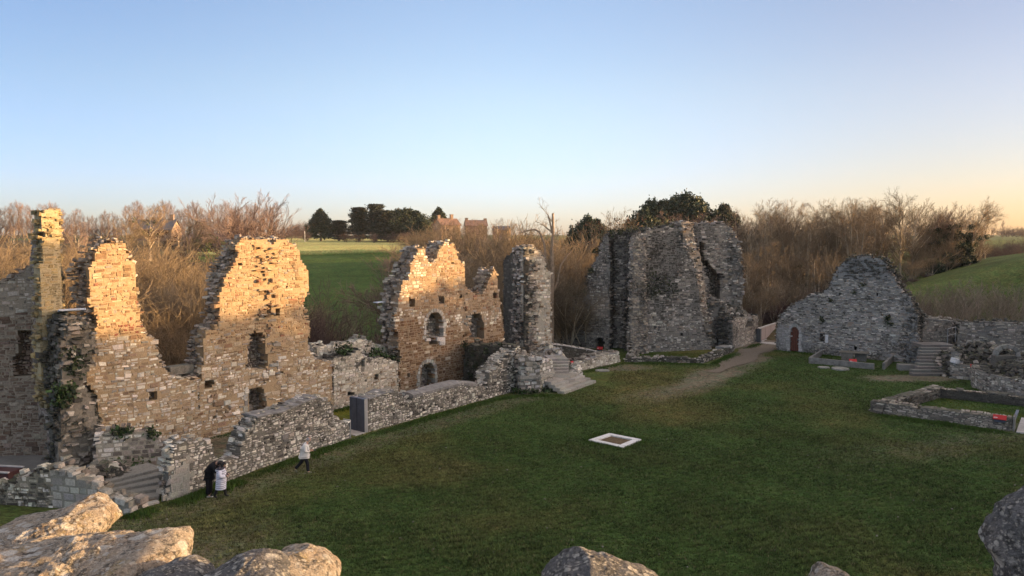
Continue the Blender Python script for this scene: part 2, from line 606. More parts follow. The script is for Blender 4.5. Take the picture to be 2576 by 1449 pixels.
def make_ground():
    ny, nx = GX.shape
    idx = np.arange(ny * nx).reshape(ny, nx)
    F = np.stack([idx[:-1, :-1], idx[:-1, 1:], idx[1:, 1:], idx[1:, :-1]], -1).reshape(-1, 4)
    m = MB()
    V = np.stack([GX, GY, GZ], -1).reshape(-1, 3)
    m.add(V, F)
    me = m.mesh('ground', smooth=True)
    cc = np.ones((len(V), 4), np.float32)
    cc[:, :3] = np.clip(cover_colour(GX, GY).reshape(-1, 3), 0.005, 1)
    a = me.attributes.new('tint', 'FLOAT_COLOR', 'POINT')
    a.data.foreach_set('color', cc.ravel())
    t = NT('ground_cover', 0.95, 0.08)
    v = objvec(t)
    c = t.n('ShaderNodeAttribute', attribute_name='tint').outputs['Color']
    st = t.n('ShaderNodeMapping')
    t.l(v, st.inputs['Vector'])
    st.inputs['Scale'].default_value = (1.0, 2.4, 1.0)
    f = t.ramp(t.noise(3.2, 6, 0.72, st.outputs['Vector']), [(0.32, 0.25), (0.5, 0.95), (0.68, 1.9)])
    c = t.mix(1.0, c, f, 'MULTIPLY')
    f2 = t.ramp(t.noise(0.45, 4, 0.6, v), [(0.3, 0.75), (0.7, 1.25)])
    c = t.mix(1.0, c, f2, 'MULTIPLY')
    hue = t.ramp(t.noise(1.1, 4, 0.65, v), [(0.35, (0.85, 1.05, 0.9)), (0.7, (1.25, 1.0, 0.95))])
    c = t.mix(1.0, c, hue, 'MULTIPLY')
    t.bump(t.noise(9, 5, 0.75, st.outputs['Vector']), 0.8, 0.08)
    me.materials.append(t.out(c))
    o = bpy.data.objects.new('ground', me)
    COL.objects.link(o)
    tag(o, kind='structure')


make_ground()


# ------------------------------------------------------------------ masonry
class Line:
    """wall running from A to B in plan; u along it, v up, w into it from the face seen"""

    def __init__(s, A, B):
        s.A, s.B = np.array(A[:2], float), np.array(B[:2], float)
        s.L = float(np.hypot(*(s.B - s.A)))
        s.d = (s.B - s.A) / s.L
        s.nrm = np.array((s.d[1], -s.d[0]))

    def xyz(s, u, v, w):
        u, v, w = np.broadcast_arrays(np.asarray(u, float), v, w)
        return np.stack([s.A[0] + s.d[0] * u - s.nrm[0] * w, s.A[1] + s.d[1] * u - s.nrm[1] * w, v], -1)

    def uv(s, px, py):
        r = ray(px, py)
        t = (s.A @ s.nrm) / (r[:2] @ s.nrm)
        p = r * t
        return (float((p[:2] - s.A) @ s.d), float(p[2] + CAMH))

    def uvs(s, pts): return [s.uv(*p) for p in pts]


class Arc:
    """wall bent round centre C with outer radius r, angle a0 at u=0, turning clockwise-negative or positive"""

    def __init__(s, C, r, a0, sgn=1):
        s.C, s.r, s.a0, s.sgn = np.array(C, float), r, a0, sgn

    def xyz(s, u, v, w):
        u, v, w = np.broadcast_arrays(np.asarray(u, float), v, w)
        a = s.a0 + s.sgn * u / s.r
        rr = s.r - w
        return np.stack([s.C[0] + rr * np.cos(a), s.C[1] + rr * np.sin(a), v], -1)


def pick(pal, n, rng):
    cols = np.array([p[0] for p in pal], float)
    w = np.array([p[1] for p in pal], float)
    i = rng.choice(len(pal), n, p=w / w.sum())
    c = cols[i] * rng.uniform(0.78, 1.22, (n, 1))
    return np.clip(c * (1 + rng.normal(0, 0.018, (n, 3))), 0.01, 0.9)


P_WARM = [((0.30, 0.20, 0.115), 3), ((0.36, 0.26, 0.16), 3), ((0.23, 0.145, 0.085), 2), ((0.44, 0.35, 0.24), 2), ((0.27, 0.13, 0.085), 0.5), ((0.29, 0.26, 0.22), 1)]
P_WARMPALE = [((0.53, 0.47, 0.37), 3), ((0.41, 0.33, 0.235), 2), ((0.27, 0.19, 0.125), 1.6), ((0.70, 0.65, 0.55), 2.2), ((0.33, 0.31, 0.27), 1)]
P_BROWN = [((0.17, 0.095, 0.050), 4), ((0.21, 0.13, 0.07), 3), ((0.13, 0.075, 0.042), 2), ((0.45, 0.38, 0.28), 0.9), ((0.27, 0.20, 0.12), 1)]
P_GREY = [((0.41, 0.37, 0.31), 3), ((0.28, 0.25, 0.21), 3), ((0.57, 0.53, 0.46), 2.2), ((0.12, 0.11, 0.095), 2.2), ((0.33, 0.26, 0.20), 0.8)]
P_GREYW = [((0.38, 0.33, 0.27), 3), ((0.26, 0.225, 0.185), 3), ((0.50, 0.45, 0.38), 2), ((0.15, 0.13, 0.11), 1.3)]
P_PALE = [((0.62, 0.58, 0.49), 4), ((0.46, 0.42, 0.34), 3), ((0.74, 0.70, 0.62), 2), ((0.20, 0.18, 0.15), 1.2)]
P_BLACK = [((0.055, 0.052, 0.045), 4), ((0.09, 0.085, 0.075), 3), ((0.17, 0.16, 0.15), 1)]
P_DRESS = [((0.40, 0.38, 0.33), 3), ((0.48, 0.46, 0.41), 2), ((0.30, 0.29, 0.26), 2)]
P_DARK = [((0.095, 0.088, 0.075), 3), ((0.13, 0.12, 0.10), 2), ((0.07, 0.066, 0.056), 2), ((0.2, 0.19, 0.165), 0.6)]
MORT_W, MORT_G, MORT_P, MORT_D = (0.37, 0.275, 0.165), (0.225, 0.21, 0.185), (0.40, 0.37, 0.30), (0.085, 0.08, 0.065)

RUB = dict(h=(0.12, 0.31), l=(0.18, 0.58), jit=0.034, prot=0.035, gap=0.013, wav=0.05)
FLAT = dict(h=(0.08, 0.17), l=(0.18, 0.55), jit=0.022, prot=0.035, gap=0.012, wav=0.06)
COURSE = dict(h=(0.17, 0.23), l=(0.22, 0.5), jit=0.012, prot=0.02, gap=0.011, wav=0.02)
ASHLAR = dict(h=(0.26, 0.36), l=(0.35, 0.75), jit=0.008, prot=0.012, gap=0.008, wav=0.0)
LOOSE = dict(h=(0.13, 0.30), l=(0.18, 0.5), jit=0.045, prot=0.09, gap=0.006, wav=0.10)


def cells(u0, u1, v0, v1, sty, rng):
    hm = sum(sty['h']) / 2
    rows = []
    v = v0
    while v < v1:
        h = rng.uniform(*sty['h'])
        nmax = int((u1 - u0) / sty['l'][0]) + 4
        ls = rng.uniform(sty['l'][0], sty['l'][1], nmax) * (h / hm) ** 0.5
        e = u0 - rng.uniform(0, sty['l'][1]) + np.concatenate([[0], np.cumsum(ls)])
        e = e[:np.searchsorted(e, u1) + 1]
        if len(e) > 1:
            rows.append(np.stack([e[:-1], e[1:], np.full(len(e) - 1, v), np.full(len(e) - 1, v + h)], 1))
        v += h
    c = np.vstack(rows)
    if sty['h'][1] < 0.33:
        for q in range(2):
            hh = c[:, 3] - c[:, 2]
            sp = (rng.rand(len(c)) < (0.6, 0.3)[q]) & (hh > max(sty['h'][0] * 1.45, 0.15))
            a, b = c[sp].copy(), c[sp].copy()
            mid = a[:, 2] + (a[:, 3] - a[:, 2]) * rng.uniform(0.33, 0.67, len(a))
            a[:, 3] = mid
            b[:, 2] = mid
            c = np.vstack([c[~sp], a, b])
        ll = c[:, 1] - c[:, 0]
        sp = (rng.rand(len(c)) < 0.35) & (ll > sty['l'][0] * 1.7) & (c[:, 3] - c[:, 2] < 0.2)
        a, b = c[sp].copy(), c[sp].copy()
        mid = a[:, 0] + (a[:, 1] - a[:, 0]) * rng.uniform(0.3, 0.7, len(a))
        a[:, 1] = mid
        b[:, 0] = mid
        c = np.vstack([c[~sp], a, b])
    return c


def corners(c, sty, rng):
    g = sty['gap']
    K = np.empty((len(c), 4, 2))
    K[:, 0] = np.stack([c[:, 0] + g, c[:, 2] + g], 1)
    K[:, 1] = np.stack([c[:, 1] - g, c[:, 2] + g], 1)
    K[:, 2] = np.stack([c[:, 1] - g, c[:, 3] - g], 1)
    K[:, 3] = np.stack([c[:, 0] + g, c[:, 3] - g], 1)
    K += rng.uniform(-1, 1, K.shape) * sty['jit']
    if sty['wav']:
        u = K[..., 0]
        K[..., 1] += sty['wav'] * (np.sin(u * 1.35 + K[..., 1] * 0.7) + np.sin(u * 0.61 + 1.7 + K[..., 1] * 0.3)) * 0.5
    return K


_SF = np.array([(0, 1, 2, 3)] + [(4 + i, 4 + (i + 1) % 4, (i + 1) % 4, i) for i in range(4)] + [(8 + i, 8 + (i + 1) % 4, 4 + (i + 1) % 4, 4 + i) for i in range(4)])


def emit(mb, fr, K, w0, w1, prot, col, rng, ch=0.22):
    """one rough chamfered block for every row of K (four corners in u, v)"""
    n = len(K)
    if n == 0: return
    cen = K.mean(1, keepdims=True)
    chv = rng.uniform(0.12, ch + 0.1, (n, 4, 1))
    I = K + (cen - K) * chv
    w0, w1, prot = (np.broadcast_to(np.asarray(q, float), (n,)) for q in (w0, w1, prot))
    wf = (w0 - prot)[:, None] + rng.uniform(-0.35, 0.35, (n, 4)) * (np.abs(prot)[:, None] * 0.5 + 0.012)
    wm = np.repeat((w0 - prot + 0.035 + 0.02 * rng.rand(n))[:, None], 4, 1)
    wb = np.repeat(w1[:, None], 4, 1)
    uu = np.concatenate([I[..., 0], K[..., 0], K[..., 0]], 1)
    vv = np.concatenate([I[..., 1], K[..., 1], K[..., 1]], 1)
    ww = np.concatenate([wf, wm, wb], 1)
    V = fr.xyz(uu, vv, ww)
    F = (_SF[None] + (np.arange(n) * 12)[:, None, None]).reshape(-1, 4)
    mb.add(V.reshape(-1, 3), F, np.repeat(col, 9, 0))


def core(mb, fr, polys, holes, w0, w1, col, g=0.15, front=True, inset=0.0):
    """solid mortar body behind the facing stones"""
    P = np.vstack([np.array(p) for p in polys])
    us = np.arange(P[:, 0].min(), P[:, 0].max() + g, g)
    vs_ = np.arange(P[:, 1].min(), P[:, 1].max() + g, g)
    U, Vv = np.meshgrid(us, vs_)
    cu, cv = U + g / 2, Vv + g / 2
    ins = np.zeros(cu.shape, bool)
    for p in polys: ins |= pip(cu, cv, p)
    for h in holes: ins &= ~pip(cu, cv, h)
    if inset: ins &= polydist(cu, cv, polys[0]) > inset + 0.12 * waves(cu, cv, 91, 1.9, 3)
    pad = np.pad(ins, 1)
    up = []
    ii = np.argwhere(ins)
    if len(ii) == 0: return
    a, b = U[ins], Vv[ins]
    one = np.ones(len(a))

    def q(u4, v4, w4): up.append(fr.xyz(np.stack(u4, 1), np.stack(v4, 1), np.stack(w4, 1)))
    if front: q((a, a + g, a + g, a), (b, b, b + g, b + g), (one * w0,) * 4)
    q((a + g, a, a, a + g), (b, b, b + g, b + g), (one * w1,) * 4)
    for (di, dj) in ((0, -1), (0, 1), (-1, 0), (1, 0)):
        nb = ~pad[1 + di:1 + di + ins.shape[0], 1 + dj:1 + dj + ins.shape[1]]
        m = ins & nb
        a, b = U[m], Vv[m]
        if len(a) == 0: continue
        o0, o1 = np.full(len(a), w0), np.full(len(a), w1)
        if dj == -1: q((a, a, a, a), (b, b, b + g, b + g), (o1, o0, o0, o1))
        elif dj == 1: q((a + g,) * 4, (b, b, b + g, b + g), (o0, o1, o1, o0))
        elif di == 1: q((a, a + g, a + g, a), (b + g,) * 4, (o0, o0, o1, o1))
        else: q((a, a + g, a + g, a), (b,) * 4, (o1, o1, o0, o0))
    V = np.vstack([x.reshape(-1, 3) for x in up])
    mb.add(V, np.arange(len(V)).reshape(-1, 4), col)


def masonry(mb, fr, poly, T, sty=RUB, pal=P_WARM, mort=MORT_W, shallow=(), deep=(), zones=(), rough=(), seed=1, rubpal=None, rag=0.10, hole_w=0.45, backrag=0.35, edge=0.9, corecol=None, loose=1.0):
    """poly, holes in (u, v).  zones: (poly, palette[, style prot]); rough: (poly, amplitude)"""
    rng = R(seed)
    P = np.array(poly)
    u0, u1, v0, v1 = P[:, 0].min(), P[:, 0].max(), P[:, 1].min(), P[:, 1].max()
    rubpal = rubpal or pal
    fd = min(0.40, T * 0.45)
    hole_w = min(hole_w, T * 0.6)
    lay = [(0.0, fd, 0)]
    nm = max(1, int(round((T - fd) / 0.45)))
    st = (T - fd) / nm
    for k in range(nm): lay.append((fd + k * st, fd + (k + 1) * st, k + 1))
    # loose stones breaking the outline
    eu, ev = [], []
    for i in range(len(poly)):
        (a0, b0), (a1, b1) = poly[i], poly[(i + 1) % len(poly)]
        if max(b0, b1) < v0 + 0.25 or min(b0, b1) < v0 - 0.01: continue
        n_ = int(np.hypot(a1 - a0, b1 - b0) * T * 7 * loose)
        t_ = rng.rand(n_)
        eu.append(a0 + (a1 - a0) * t_)
        ev.append(b0 + (b1 - b0) * t_)
    if eu and loose:
        eu, ev = np.concatenate(eu), np.concatenate(ev)
        n_ = len(eu)
        eu, ev = eu + rng.normal(0, 0.07, n_), ev + rng.normal(-0.03, 0.07, n_)
        hw_, hh_ = rng.uniform(0.06, 0.2, n_), rng.uniform(0.04, 0.11, n_)
        rt = rng.normal(0, 0.25, n_)
        Q = np.array([(-1, -1), (1, -1), (1, 1), (-1, 1)], float)[None] * np.stack([hw_, hh_], 1)[:, None] * rng.uniform(0.7, 1.15, (n_, 4, 2))
        K = np.stack([eu[:, None] + Q[..., 0] * np.cos(rt)[:, None] - Q[..., 1] * np.sin(rt)[:, None], ev[:, None] + Q[..., 0] * np.sin(rt)[:, None] + Q[..., 1] * np.cos(rt)[:, None]], -1)
        ww = rng.uniform(0.02, T - 0.15, n_)
        emit(mb, fr, K, ww, ww + rng.uniform(0.15, 0.35, n_), 0.02, pick(rubpal, n_, rng), rng)
    for w0, w1, k in lay:
        c = cells(u0 - 0.3, u1 + 0.3, v0, v1 + 0.3, sty if k == 0 else dict(sty, jit=max(sty['jit'], 0.04), l=(max(0.12, sty['l'][0] * 0.75), sty['l'][1] * 0.6)), rng)
        cu, cv = (c[:, 0] + c[:, 1]) / 2, (c[:, 2] + c[:, 3]) / 2
        r = rag if k == 0 else rag + backrag * (0.4 + 0.6 * k / nm)
        ju = cu + rng.uniform(-1, 1, len(c)) * r * 0.3 + r * 0.9 * waves(cu * 1.0, cv, seed * 7 + k, 1.6, 4)
        jv = cv + rng.uniform(-1, 1, len(c)) * r * 0.35 + r * 0.8 * waves(cu, cv, seed * 9 + k + 40, 1.6, 4)
        m = pip(ju, jv, poly)
        lim = w1 > hole_w + 0.05
        for h in deep: m &= ~pip(cu, cv, h)
        if not lim or k == 0:
            for h in shallow: m &= ~pip(cu, cv, h)
        if k > 0:
            d = polydist(cu, cv, poly)
            for h in list(shallow) + list(deep): d = np.minimum(d, polydist(cu, cv, h) * 0.8)
            m &= d < edge
        c, cu, cv = c[m], cu[m], cv[m]
        if len(c) == 0: continue
        K = corners(c, sty, rng)
        if loose:
            em = polydist(cu, cv, poly) < 0.24
            cen = K[em].mean(1, keepdims=True)
            sc_ = rng.uniform(0.6, 1.0, (int(em.sum()), 4, 1))
            ro = rng.normal(0, 0.10, int(em.sum()))[:, None]
            q_ = (K[em] - cen) * sc_
            K[em] = cen + np.stack([q_[..., 0] * np.cos(ro) - q_[..., 1] * np.sin(ro), q_[..., 0] * np.sin(ro) + q_[..., 1] * np.cos(ro)], -1)
        col = pick(pal if k == 0 else rubpal, len(c), rng)
        prot = rng.uniform(-0.4, 1, len(c)) * sty['prot']
        if k == 0:
            for z in zones:
                zi = pip(cu + 0.25 * rng.randn(len(cu)), cv + 0.18 * rng.randn(len(cu)), z[0])
                if zi.any(): col[zi] = pick(z[1], int(zi.sum()), rng)
            for z in rough:
                zi = pip(cu, cv, z[0])
                prot[zi] = rng.uniform(-1.0, 1.0, int(zi.sum())) * z[1]
                K[zi] += rng.uniform(-1, 1, (int(zi.sum()), 4, 2)) * 0.03
        else:
            prot = rng.uniform(-0.5, 1, len(c)) * 0.06
        emit(mb, fr, K, w0, w1 + (0.03 if k < nm else 0.0), prot, col, rng)
    cc = corecol or mort
    core(mb, fr, [poly], list(shallow) + list(deep), 0.008, hole_w, mort, inset=0.05)
    core(mb, fr, [poly], list(deep), hole_w, max(T - 0.06, hole_w + 0.1), cc, inset=0.2 if backrag > 0.08 else 0.06)
    return mb


def arch_poly(cu, v0, hw, vs, pointed=0.0, n=9):
    p = [(cu - hw, v0), (cu + hw, v0)]
    for i in range(n):
        a = math.pi * i / (n - 1)
        p.append((cu + hw * math.cos(a), vs + hw * (1 + pointed) * math.sin(a) ** (1 - 0.25 * (pointed > 0))))
    return p


def surround(fr, cu, v0, hw, vs, wd, pal, seed, n=11, dep=0.4, proud=0.03, jambs=True, rise=1.0):
    """dressed jamb blocks and arch stones round an opening"""
    rng = R(seed)
    m = MB()
    K = []
    for i in range(n):
        a, b = math.pi * i / n + 0.012, math.pi * (i + 1) / n - 0.012
        ro = hw + wd * rng.uniform(0.9, 1.15)
        K.append([(cu + hw * math.cos(a), vs + rise * hw * math.sin(a)), (cu + ro * math.cos(a), vs + rise * ro * math.sin(a)),
                  (cu + ro * math.cos(b), vs + rise * ro * math.sin(b)), (cu + hw * math.cos(b), vs + rise * hw * math.sin(b))])
    if jambs:
        for s in (-1, 1):
            v = v0
            while v < vs - 0.05:
                h = min(rng.uniform(0.25, 0.42), vs - v)
                w = wd * rng.uniform(0.7, 1.7)
                a, b = sorted((cu + s * hw, cu + s * (hw + w)))
                K.append([(a, v + 0.01), (b, v + 0.01), (b, v + h - 0.01), (a, v + h - 0.01)])
                v += h
    K = np.array(K)
    emit(m, fr, K, 0.0, dep, proud, pick(pal, len(K), rng), rng, 0.06)
    return m


def rect(u0, u1, v0, v1): return [(u0, v0), (u1, v0), (u1, v1), (u0, v1)]


def pxrect(fr, x0, y0, x1, y1):
    a, b = fr.uv(x0, y1), fr.uv(x1, y0)
    c, d = fr.uv(x0, y0), fr.uv(x1, y1)
    return [a, d, b, c]


def jag(px, amp=4.0, step=7.0, seed=0, keep=1):
    """break a measured outline into small bites (picture units)"""
    rng = R(seed)
    out = []
    for i, ((x0, y0), (x1, y1)) in enumerate(zip(px[:-1], px[1:])):
        out.append((x0, y0))
        L = math.hypot(x1 - x0, y1 - y0)
        if keep <= i < len(px) - 1 - keep and L > step * 1.4:
            n = int(L / step)
            for k in range(1, n):
                t = k / n
                j = rng.uniform(-1, 1) * amp
                out.append((x0 + (x1 - x0) * t - (y1 - y0) / L * j, y0 + (y1 - y0) * t + (x1 - x0) / L * j))
    out.append(px[-1])
    return out


def close(fr, top, zb=-0.35):
    t = fr.uvs(top)
    return [(t[0][0], zb)] + t + [(t[-1][0], zb)]


def leaves(mb, C, n, size, rad, rng, cols, flat=1.0):
    """n small leaf quads scattered about the points C"""
    C = np.asarray(C, float)
    p = C[rng.randint(0, len(C), n)] + rng.normal(0, 1, (n, 3)) * np.asarray(rad)
    a = rng.normal(0, 1, (n, 3))
    a /= np.linalg.norm(a, axis=1)[:, None]
    b = np.cross(a, rng.normal(0, 1, (n, 3)))
    b /= np.linalg.norm(b, axis=1)[:, None]
    s = size * rng.uniform(0.5, 1.3, (n, 1))
    V = np.stack([p - a * s - b * s * 0.6, p + a * s - b * s * 0.6, p + a * s + b * s * 0.6, p - a * s + b * s * 0.6], 1)
    c = np.array(cols)[rng.randint(0, len(cols), n)] * rng.uniform(0.7, 1.35, (n, 1))
    mb.add(V.reshape(-1, 3), np.arange(4 * n).reshape(-1, 4), c)
    return mb


IVY_C = [(0.018, 0.032, 0.012), (0.026, 0.040, 0.014), (0.035, 0.045, 0.018)]
WEED_C = [(0.045, 0.085, 0.022), (0.06, 0.10, 0.03), (0.035, 0.065, 0.018)]
DRYW_C = [(0.11, 0.10, 0.045), (0.08, 0.085, 0.03)]


def tuft_on(parent, fr, pts_px, n, size, spread, cols, seed, name='ivy', w=0.0, mat=None):
    rng = R(seed)
    m = MB()
    C = [fr.xyz(*fr.uv(*p), w) for p in pts_px]
    leaves(m, C, n, size, (spread, spread, spread), rng, cols)
    return m.build(name, mat or M_IVY, parent)

# ------------------------------------------------------------------ the ruins
def thing(mb, name, label, cat, mat, fr=None, origin=None, group=None):
    if origin is None: origin = fr.xyz(getattr(fr, 'L', 2.0) / 2, 0.0, 0.3)
    o = mb.build(name, mat, None, np.asarray(origin, float))
    return tag(o, label, cat, group)


D0 = np.array((0.64, 0.768))
MA = np.array((-15.5, 44.0))
MAIN = Line(MA - D0 * 8, MA + D0 * 22)


def sub(frame, u0, u1): return Line(frame.A + frame.d * u0, frame.A + frame.d * u1)


# --- left gable on the main wall
g1 = [(260, 1135), (257, 1087), (250, 1050), (240, 1000), (212, 962), (217, 932), (224, 900), (226, 860), (241, 807), (224, 765), (226, 737), (224, 722), (228, 680), (232, 660), (240, 625), (252, 611), (287, 604), (312, 610),
      (322, 632), (327, 652), (344, 662), (342, 687), (341, 712), (347, 745), (346, 765), (355, 795), (362, 817), (375, 842), (396, 860), (398, 895), (410, 922), (429, 937), (430, 948), (500, 951)]
poly = close(MAIN, jag(g1, 2.5, 7, 1, 3))
mb = MB()
zlow = [MAIN.uv(*p) for p in ((200, 860), (400, 840), (520, 920), (520, 1130), (240, 1130))]
masonry(mb, MAIN, poly, 1.7, RUB, P_WARM, MORT_W,
        shallow=[pxrect(MAIN, 247, 729, 257, 735), pxrect(MAIN, 318, 844, 328, 851), pxrect(MAIN, 251, 853, 259, 858), pxrect(MAIN, 371, 983, 397, 1008)],
        zones=[(zlow, P_WARMPALE), ([MAIN.uv(*p) for p in ((308, 812), (348, 812), (348, 838), (308, 838))], [((0.22, 0.085, 0.06), 1)])],
        seed=11, rubpal=P_GREYW)
left_gable = thing(mb, 'ruined_wall', 'tall tapering sunlit finger of the warm stone range wall, farthest left of the gables', 'ruined wall', M_WARM, origin=MAIN.xyz(4, 0, 0.5))
m = MB()
u, v = MAIN.uv(480, 942)
m.bbox((-0.9, -0.35, 0), (0.5, 0.35, 0.5), 0.04, (0.2, 0.19, 0.16), Matrix.Translation(Vector(MAIN.xyz(u, v - 0.05, 0.9))) @ Matrix.Rotation(math.atan2(D0[1], D0[0]), 4, 'Z'))
m.build('sill_block', M_ASH, left_gable)

# --- middle gable with the tall niche and doorway
g2 = [(500, 1120), (500, 948), (509, 925), (512, 885), (513, 860), (519, 834), (542, 822), (549, 800), (550, 750), (560, 722), (565, 700), (587, 670), (594, 645), (596, 615), (607, 604), (644, 602), (676, 602), (683, 615), (692, 613), (694, 601), (724, 601),
      (731, 612), (744, 613), (755, 630), (754, 647), (764, 665), (774, 680), (775, 695), (779, 722), (775, 737), (768, 762), (769, 792), (779, 810), (780, 832), (775, 875), (791, 897), (794, 906), (838, 908)]
poly = close(MAIN, jag(g2, 2.5, 7, 2, 3))
niche = [MAIN.uv(*p) for p in ((620, 928), (622, 880), (628, 842), (640, 833), (662, 838), (667, 850), (669, 880), (676, 910), (668, 930))]
dway = [MAIN.uv(*p) for p in ((626, 1095), (624, 978), (640, 974), (664, 976), (672, 1000), (668, 1035), (664, 1085))]
scar = [MAIN.uv(*p) for p in ((648, 600), (692, 600), (693, 700), (700, 800), (690, 826), (648, 818), (646, 700))]
arcr = [MAIN.uv(*p) for p in ((520, 985), (560, 978), (590, 1000), (600, 1040), (590, 1052), (545, 1040), (520, 1010))]
rgt = [MAIN.uv(*p) for p in ((664, 840), (700, 850), (700, 1060), (660, 1060))]
mb = MB()
zlow = [MAIN.uv(*p) for p in ((500, 830), (620, 900), (830, 880), (850, 1080), (500, 1130))]
masonry(mb, MAIN, poly, 1.7, RUB, P_WARM, MORT_W,
        shallow=[pxrect(MAIN, 601, 661, 611, 669), pxrect(MAIN, 719, 717, 725, 723), pxrect(MAIN, 691, 774, 704, 797), pxrect(MAIN, 699, 935, 715, 941), pxrect(MAIN, 531, 1045, 550, 1054), pxrect(MAIN, 517, 957, 537, 976),
                 pxrect(MAIN, 672, 768, 680, 790), pxrect(MAIN, 655, 660, 664, 668), pxrect(MAIN, 660, 730, 668, 738), niche, dway],
        zones=[(zlow, P_WARMPALE)], rough=[(scar, 0.22), (arcr, 0.12), (rgt, 0.13)], seed=12, rubpal=P_GREYW, hole_w=0.95, corecol=(0.13, 0.095, 0.065))  # core darkened in colour to deepen the niche and doorway shade
mid_gable = thing(mb, 'ruined_wall', 'broad sunlit gable with a tall hollow niche above a doorway, pale at its foot', 'ruined wall', M_WARM, origin=MAIN.xyz(11, 0, 0.5))
m = MB()
rng = R(5)
K = []
for i in range(6):
    u0, v0 = MAIN.uv(624, 1065 - i * 15)
    K.append([(u0 - 0.32 + 0.1 * (i % 2), v0), (u0, v0), (u0, v0 + 0.34), (u0 - 0.32 + 0.1 * (i % 2), v0 + 0.34)])
emit(m, MAIN, np.array(K), 0.0, 0.7, 0.03, pick(P_DRESS, 6, rng), rng, 0.05)
m.build('door_jamb', M_ASH, mid_gable)

# --- low broken stretch between the two lit gables
g3f = [(838, 1050), (838, 902), (848, 897), (862, 896), (880, 894), (893, 885), (905, 879), (913, 890), (925, 898), (945, 900), (960, 899), (981, 903), (990, 908), (1003, 912)]
g3b = [(796, 1020), (797, 873), (812, 868), (835, 868), (850, 864), (884, 860), (931, 857), (940, 866), (962, 868), (1000, 900)]
BACKL = Line(MAIN.xyz(0, 0, 1.35)[:2], MAIN.xyz(30, 0, 1.35)[:2])
mb = MB()
masonry(mb, MAIN, close(MAIN, g3f), 1.25, RUB, P_PALE, MORT_P, shallow=[pxrect(MAIN, 905, 903, 916, 924), pxrect(MAIN, 873, 985, 894, 998), pxrect(MAIN, 941, 940, 951, 955), pxrect(MAIN, 917, 955, 924, 962)],
        zones=[([MAIN.uv(*p) for p in ((838, 950), (950, 930), (1010, 900), (1010, 1060), (838, 1060))], P_WARMPALE)], seed=13, rubpal=P_DARK)
masonry(mb, BACKL, close(BACKL, g3b), 0.7, RUB, P_PALE, MORT_P, seed=14, rubpal=P_PALE)
low_wall = thing(mb, 'ruined_wall', 'low ragged pale stretch of the range wall joining the middle gable to the arched gable', 'ruined wall', M_PALE, origin=MAIN.xyz(17.5, 0, 0.5))
tuft_on(low_wall, MAIN, [(870, 886), (885, 880), (950, 895), (960, 890), (975, 900), (1000, 905), (1004, 925)], 700, 0.09, 0.22, IVY_C + WEED_C, 3, 'ivy', 0.5)

# --- arched gable
g4 = [(1003, 1020), (1003, 920), (1010, 899), (1001, 864), (999, 837), (990, 807), (1000, 774), (1008, 737), (1011, 707), (1026, 700), (1036, 660), (1049, 640), (1054, 623), (1069, 625), (1073, 645), (1078, 658), (1091, 661), (1096, 652), (1106, 627), (1121, 608),
      (1141, 612), (1151, 632), (1156, 655), (1169, 672), (1171, 718), (1188, 737), (1216, 737), (1224, 717), (1238, 692), (1246, 674), (1251, 709), (1257, 749), (1265, 797), (1267, 856), (1267, 965)]
poly = close(MAIN, jag(g4, 2.0, 7, 3, 3))
wcu, wv0 = MAIN.uv(1093.5, 850)
wl_, wr_ = MAIN.uv(1072, 820)[0], MAIN.uv(1115, 820)[0]
hw = (wr_ - wl_) / 2
wcu = (wl_ + wr_) / 2
wvs = MAIN.uv(1093, 785)[1] - hw
dcl, dcr = MAIN.uv(1057, 950)[0], MAIN.uv(1094, 950)[0]
dcu, dhw = (dcl + dcr) / 2, (dcr - dcl) / 2
dv0 = -0.3
dvs = MAIN.uv(1076, 912)[1] - dhw
w2 = [MAIN.uv(*p) for p in ((1181, 852), (1179, 825), (1183, 795), (1192, 787), (1208, 787), (1214, 800), (1219, 820), (1219, 852))]
slot = [MAIN.uv(*p) for p in ((1078, 868), (1079, 852), (1102, 852), (1102, 868))]
mb = MB()
zbr = [MAIN.uv(*p) for p in ((985, 800), (1030, 790), (1066, 810), (1070, 850), (1125, 850), (1130, 800), (1160, 840), (1275, 800), (1275, 1000), (985, 1010))]
ztop = [MAIN.uv(*p) for p in ((1000, 770), (1140, 600), (1260, 670), (1260, 780), (1120, 800))]
masonry(mb, MAIN, poly, 1.7, dict(COURSE, h=(0.15, 0.27), l=(0.2, 0.6), jit=0.018, prot=0.028), P_WARMPALE, (0.30, 0.225, 0.15),
        shallow=[pxrect(MAIN, 1029, 749, 1044, 773), pxrect(MAIN, 1104, 746, 1118, 766), pxrect(MAIN, 1156, 739, 1164, 749), pxrect(MAIN, 1240, 735, 1251, 751), pxrect(MAIN, 1137, 660, 1141, 665), pxrect(MAIN, 1096, 703, 1101, 709), pxrect(MAIN, 1150, 705, 1154, 710),
                 pxrect(MAIN, 1024, 937, 1033, 951), arch_poly(wcu, wv0, hw, wvs), arch_poly(dcu, dv0, dhw, dvs), w2, slot],
        zones=[(zbr, P_BROWN), (ztop, P_WARM)], rough=[([MAIN.uv(*p) for p in ((1164, 730), (1186, 730), (1184, 860), (1166, 860))], 0.16)], seed=15, rubpal=P_GREYW, hole_w=1.0, corecol=(0.2, 0.15, 0.1))
arched_gable = thing(mb, 'ruined_wall', 'twin-peaked gable of brown coursed stone with a round-arched window over an arched door', 'ruined wall', M_WARM, origin=MAIN.xyz(23, 0, 0.5))
surround(MAIN, wcu, wv0, hw, wvs, 0.26, P_DRESS, 4).build('arched_window_surround', M_ASH, arched_gable)
surround(MAIN, dcu, dv0 + 0.3, dhw, dvs, 0.26, P_DRESS, 5).build('arched_door_surround', M_ASH, arched_gable)
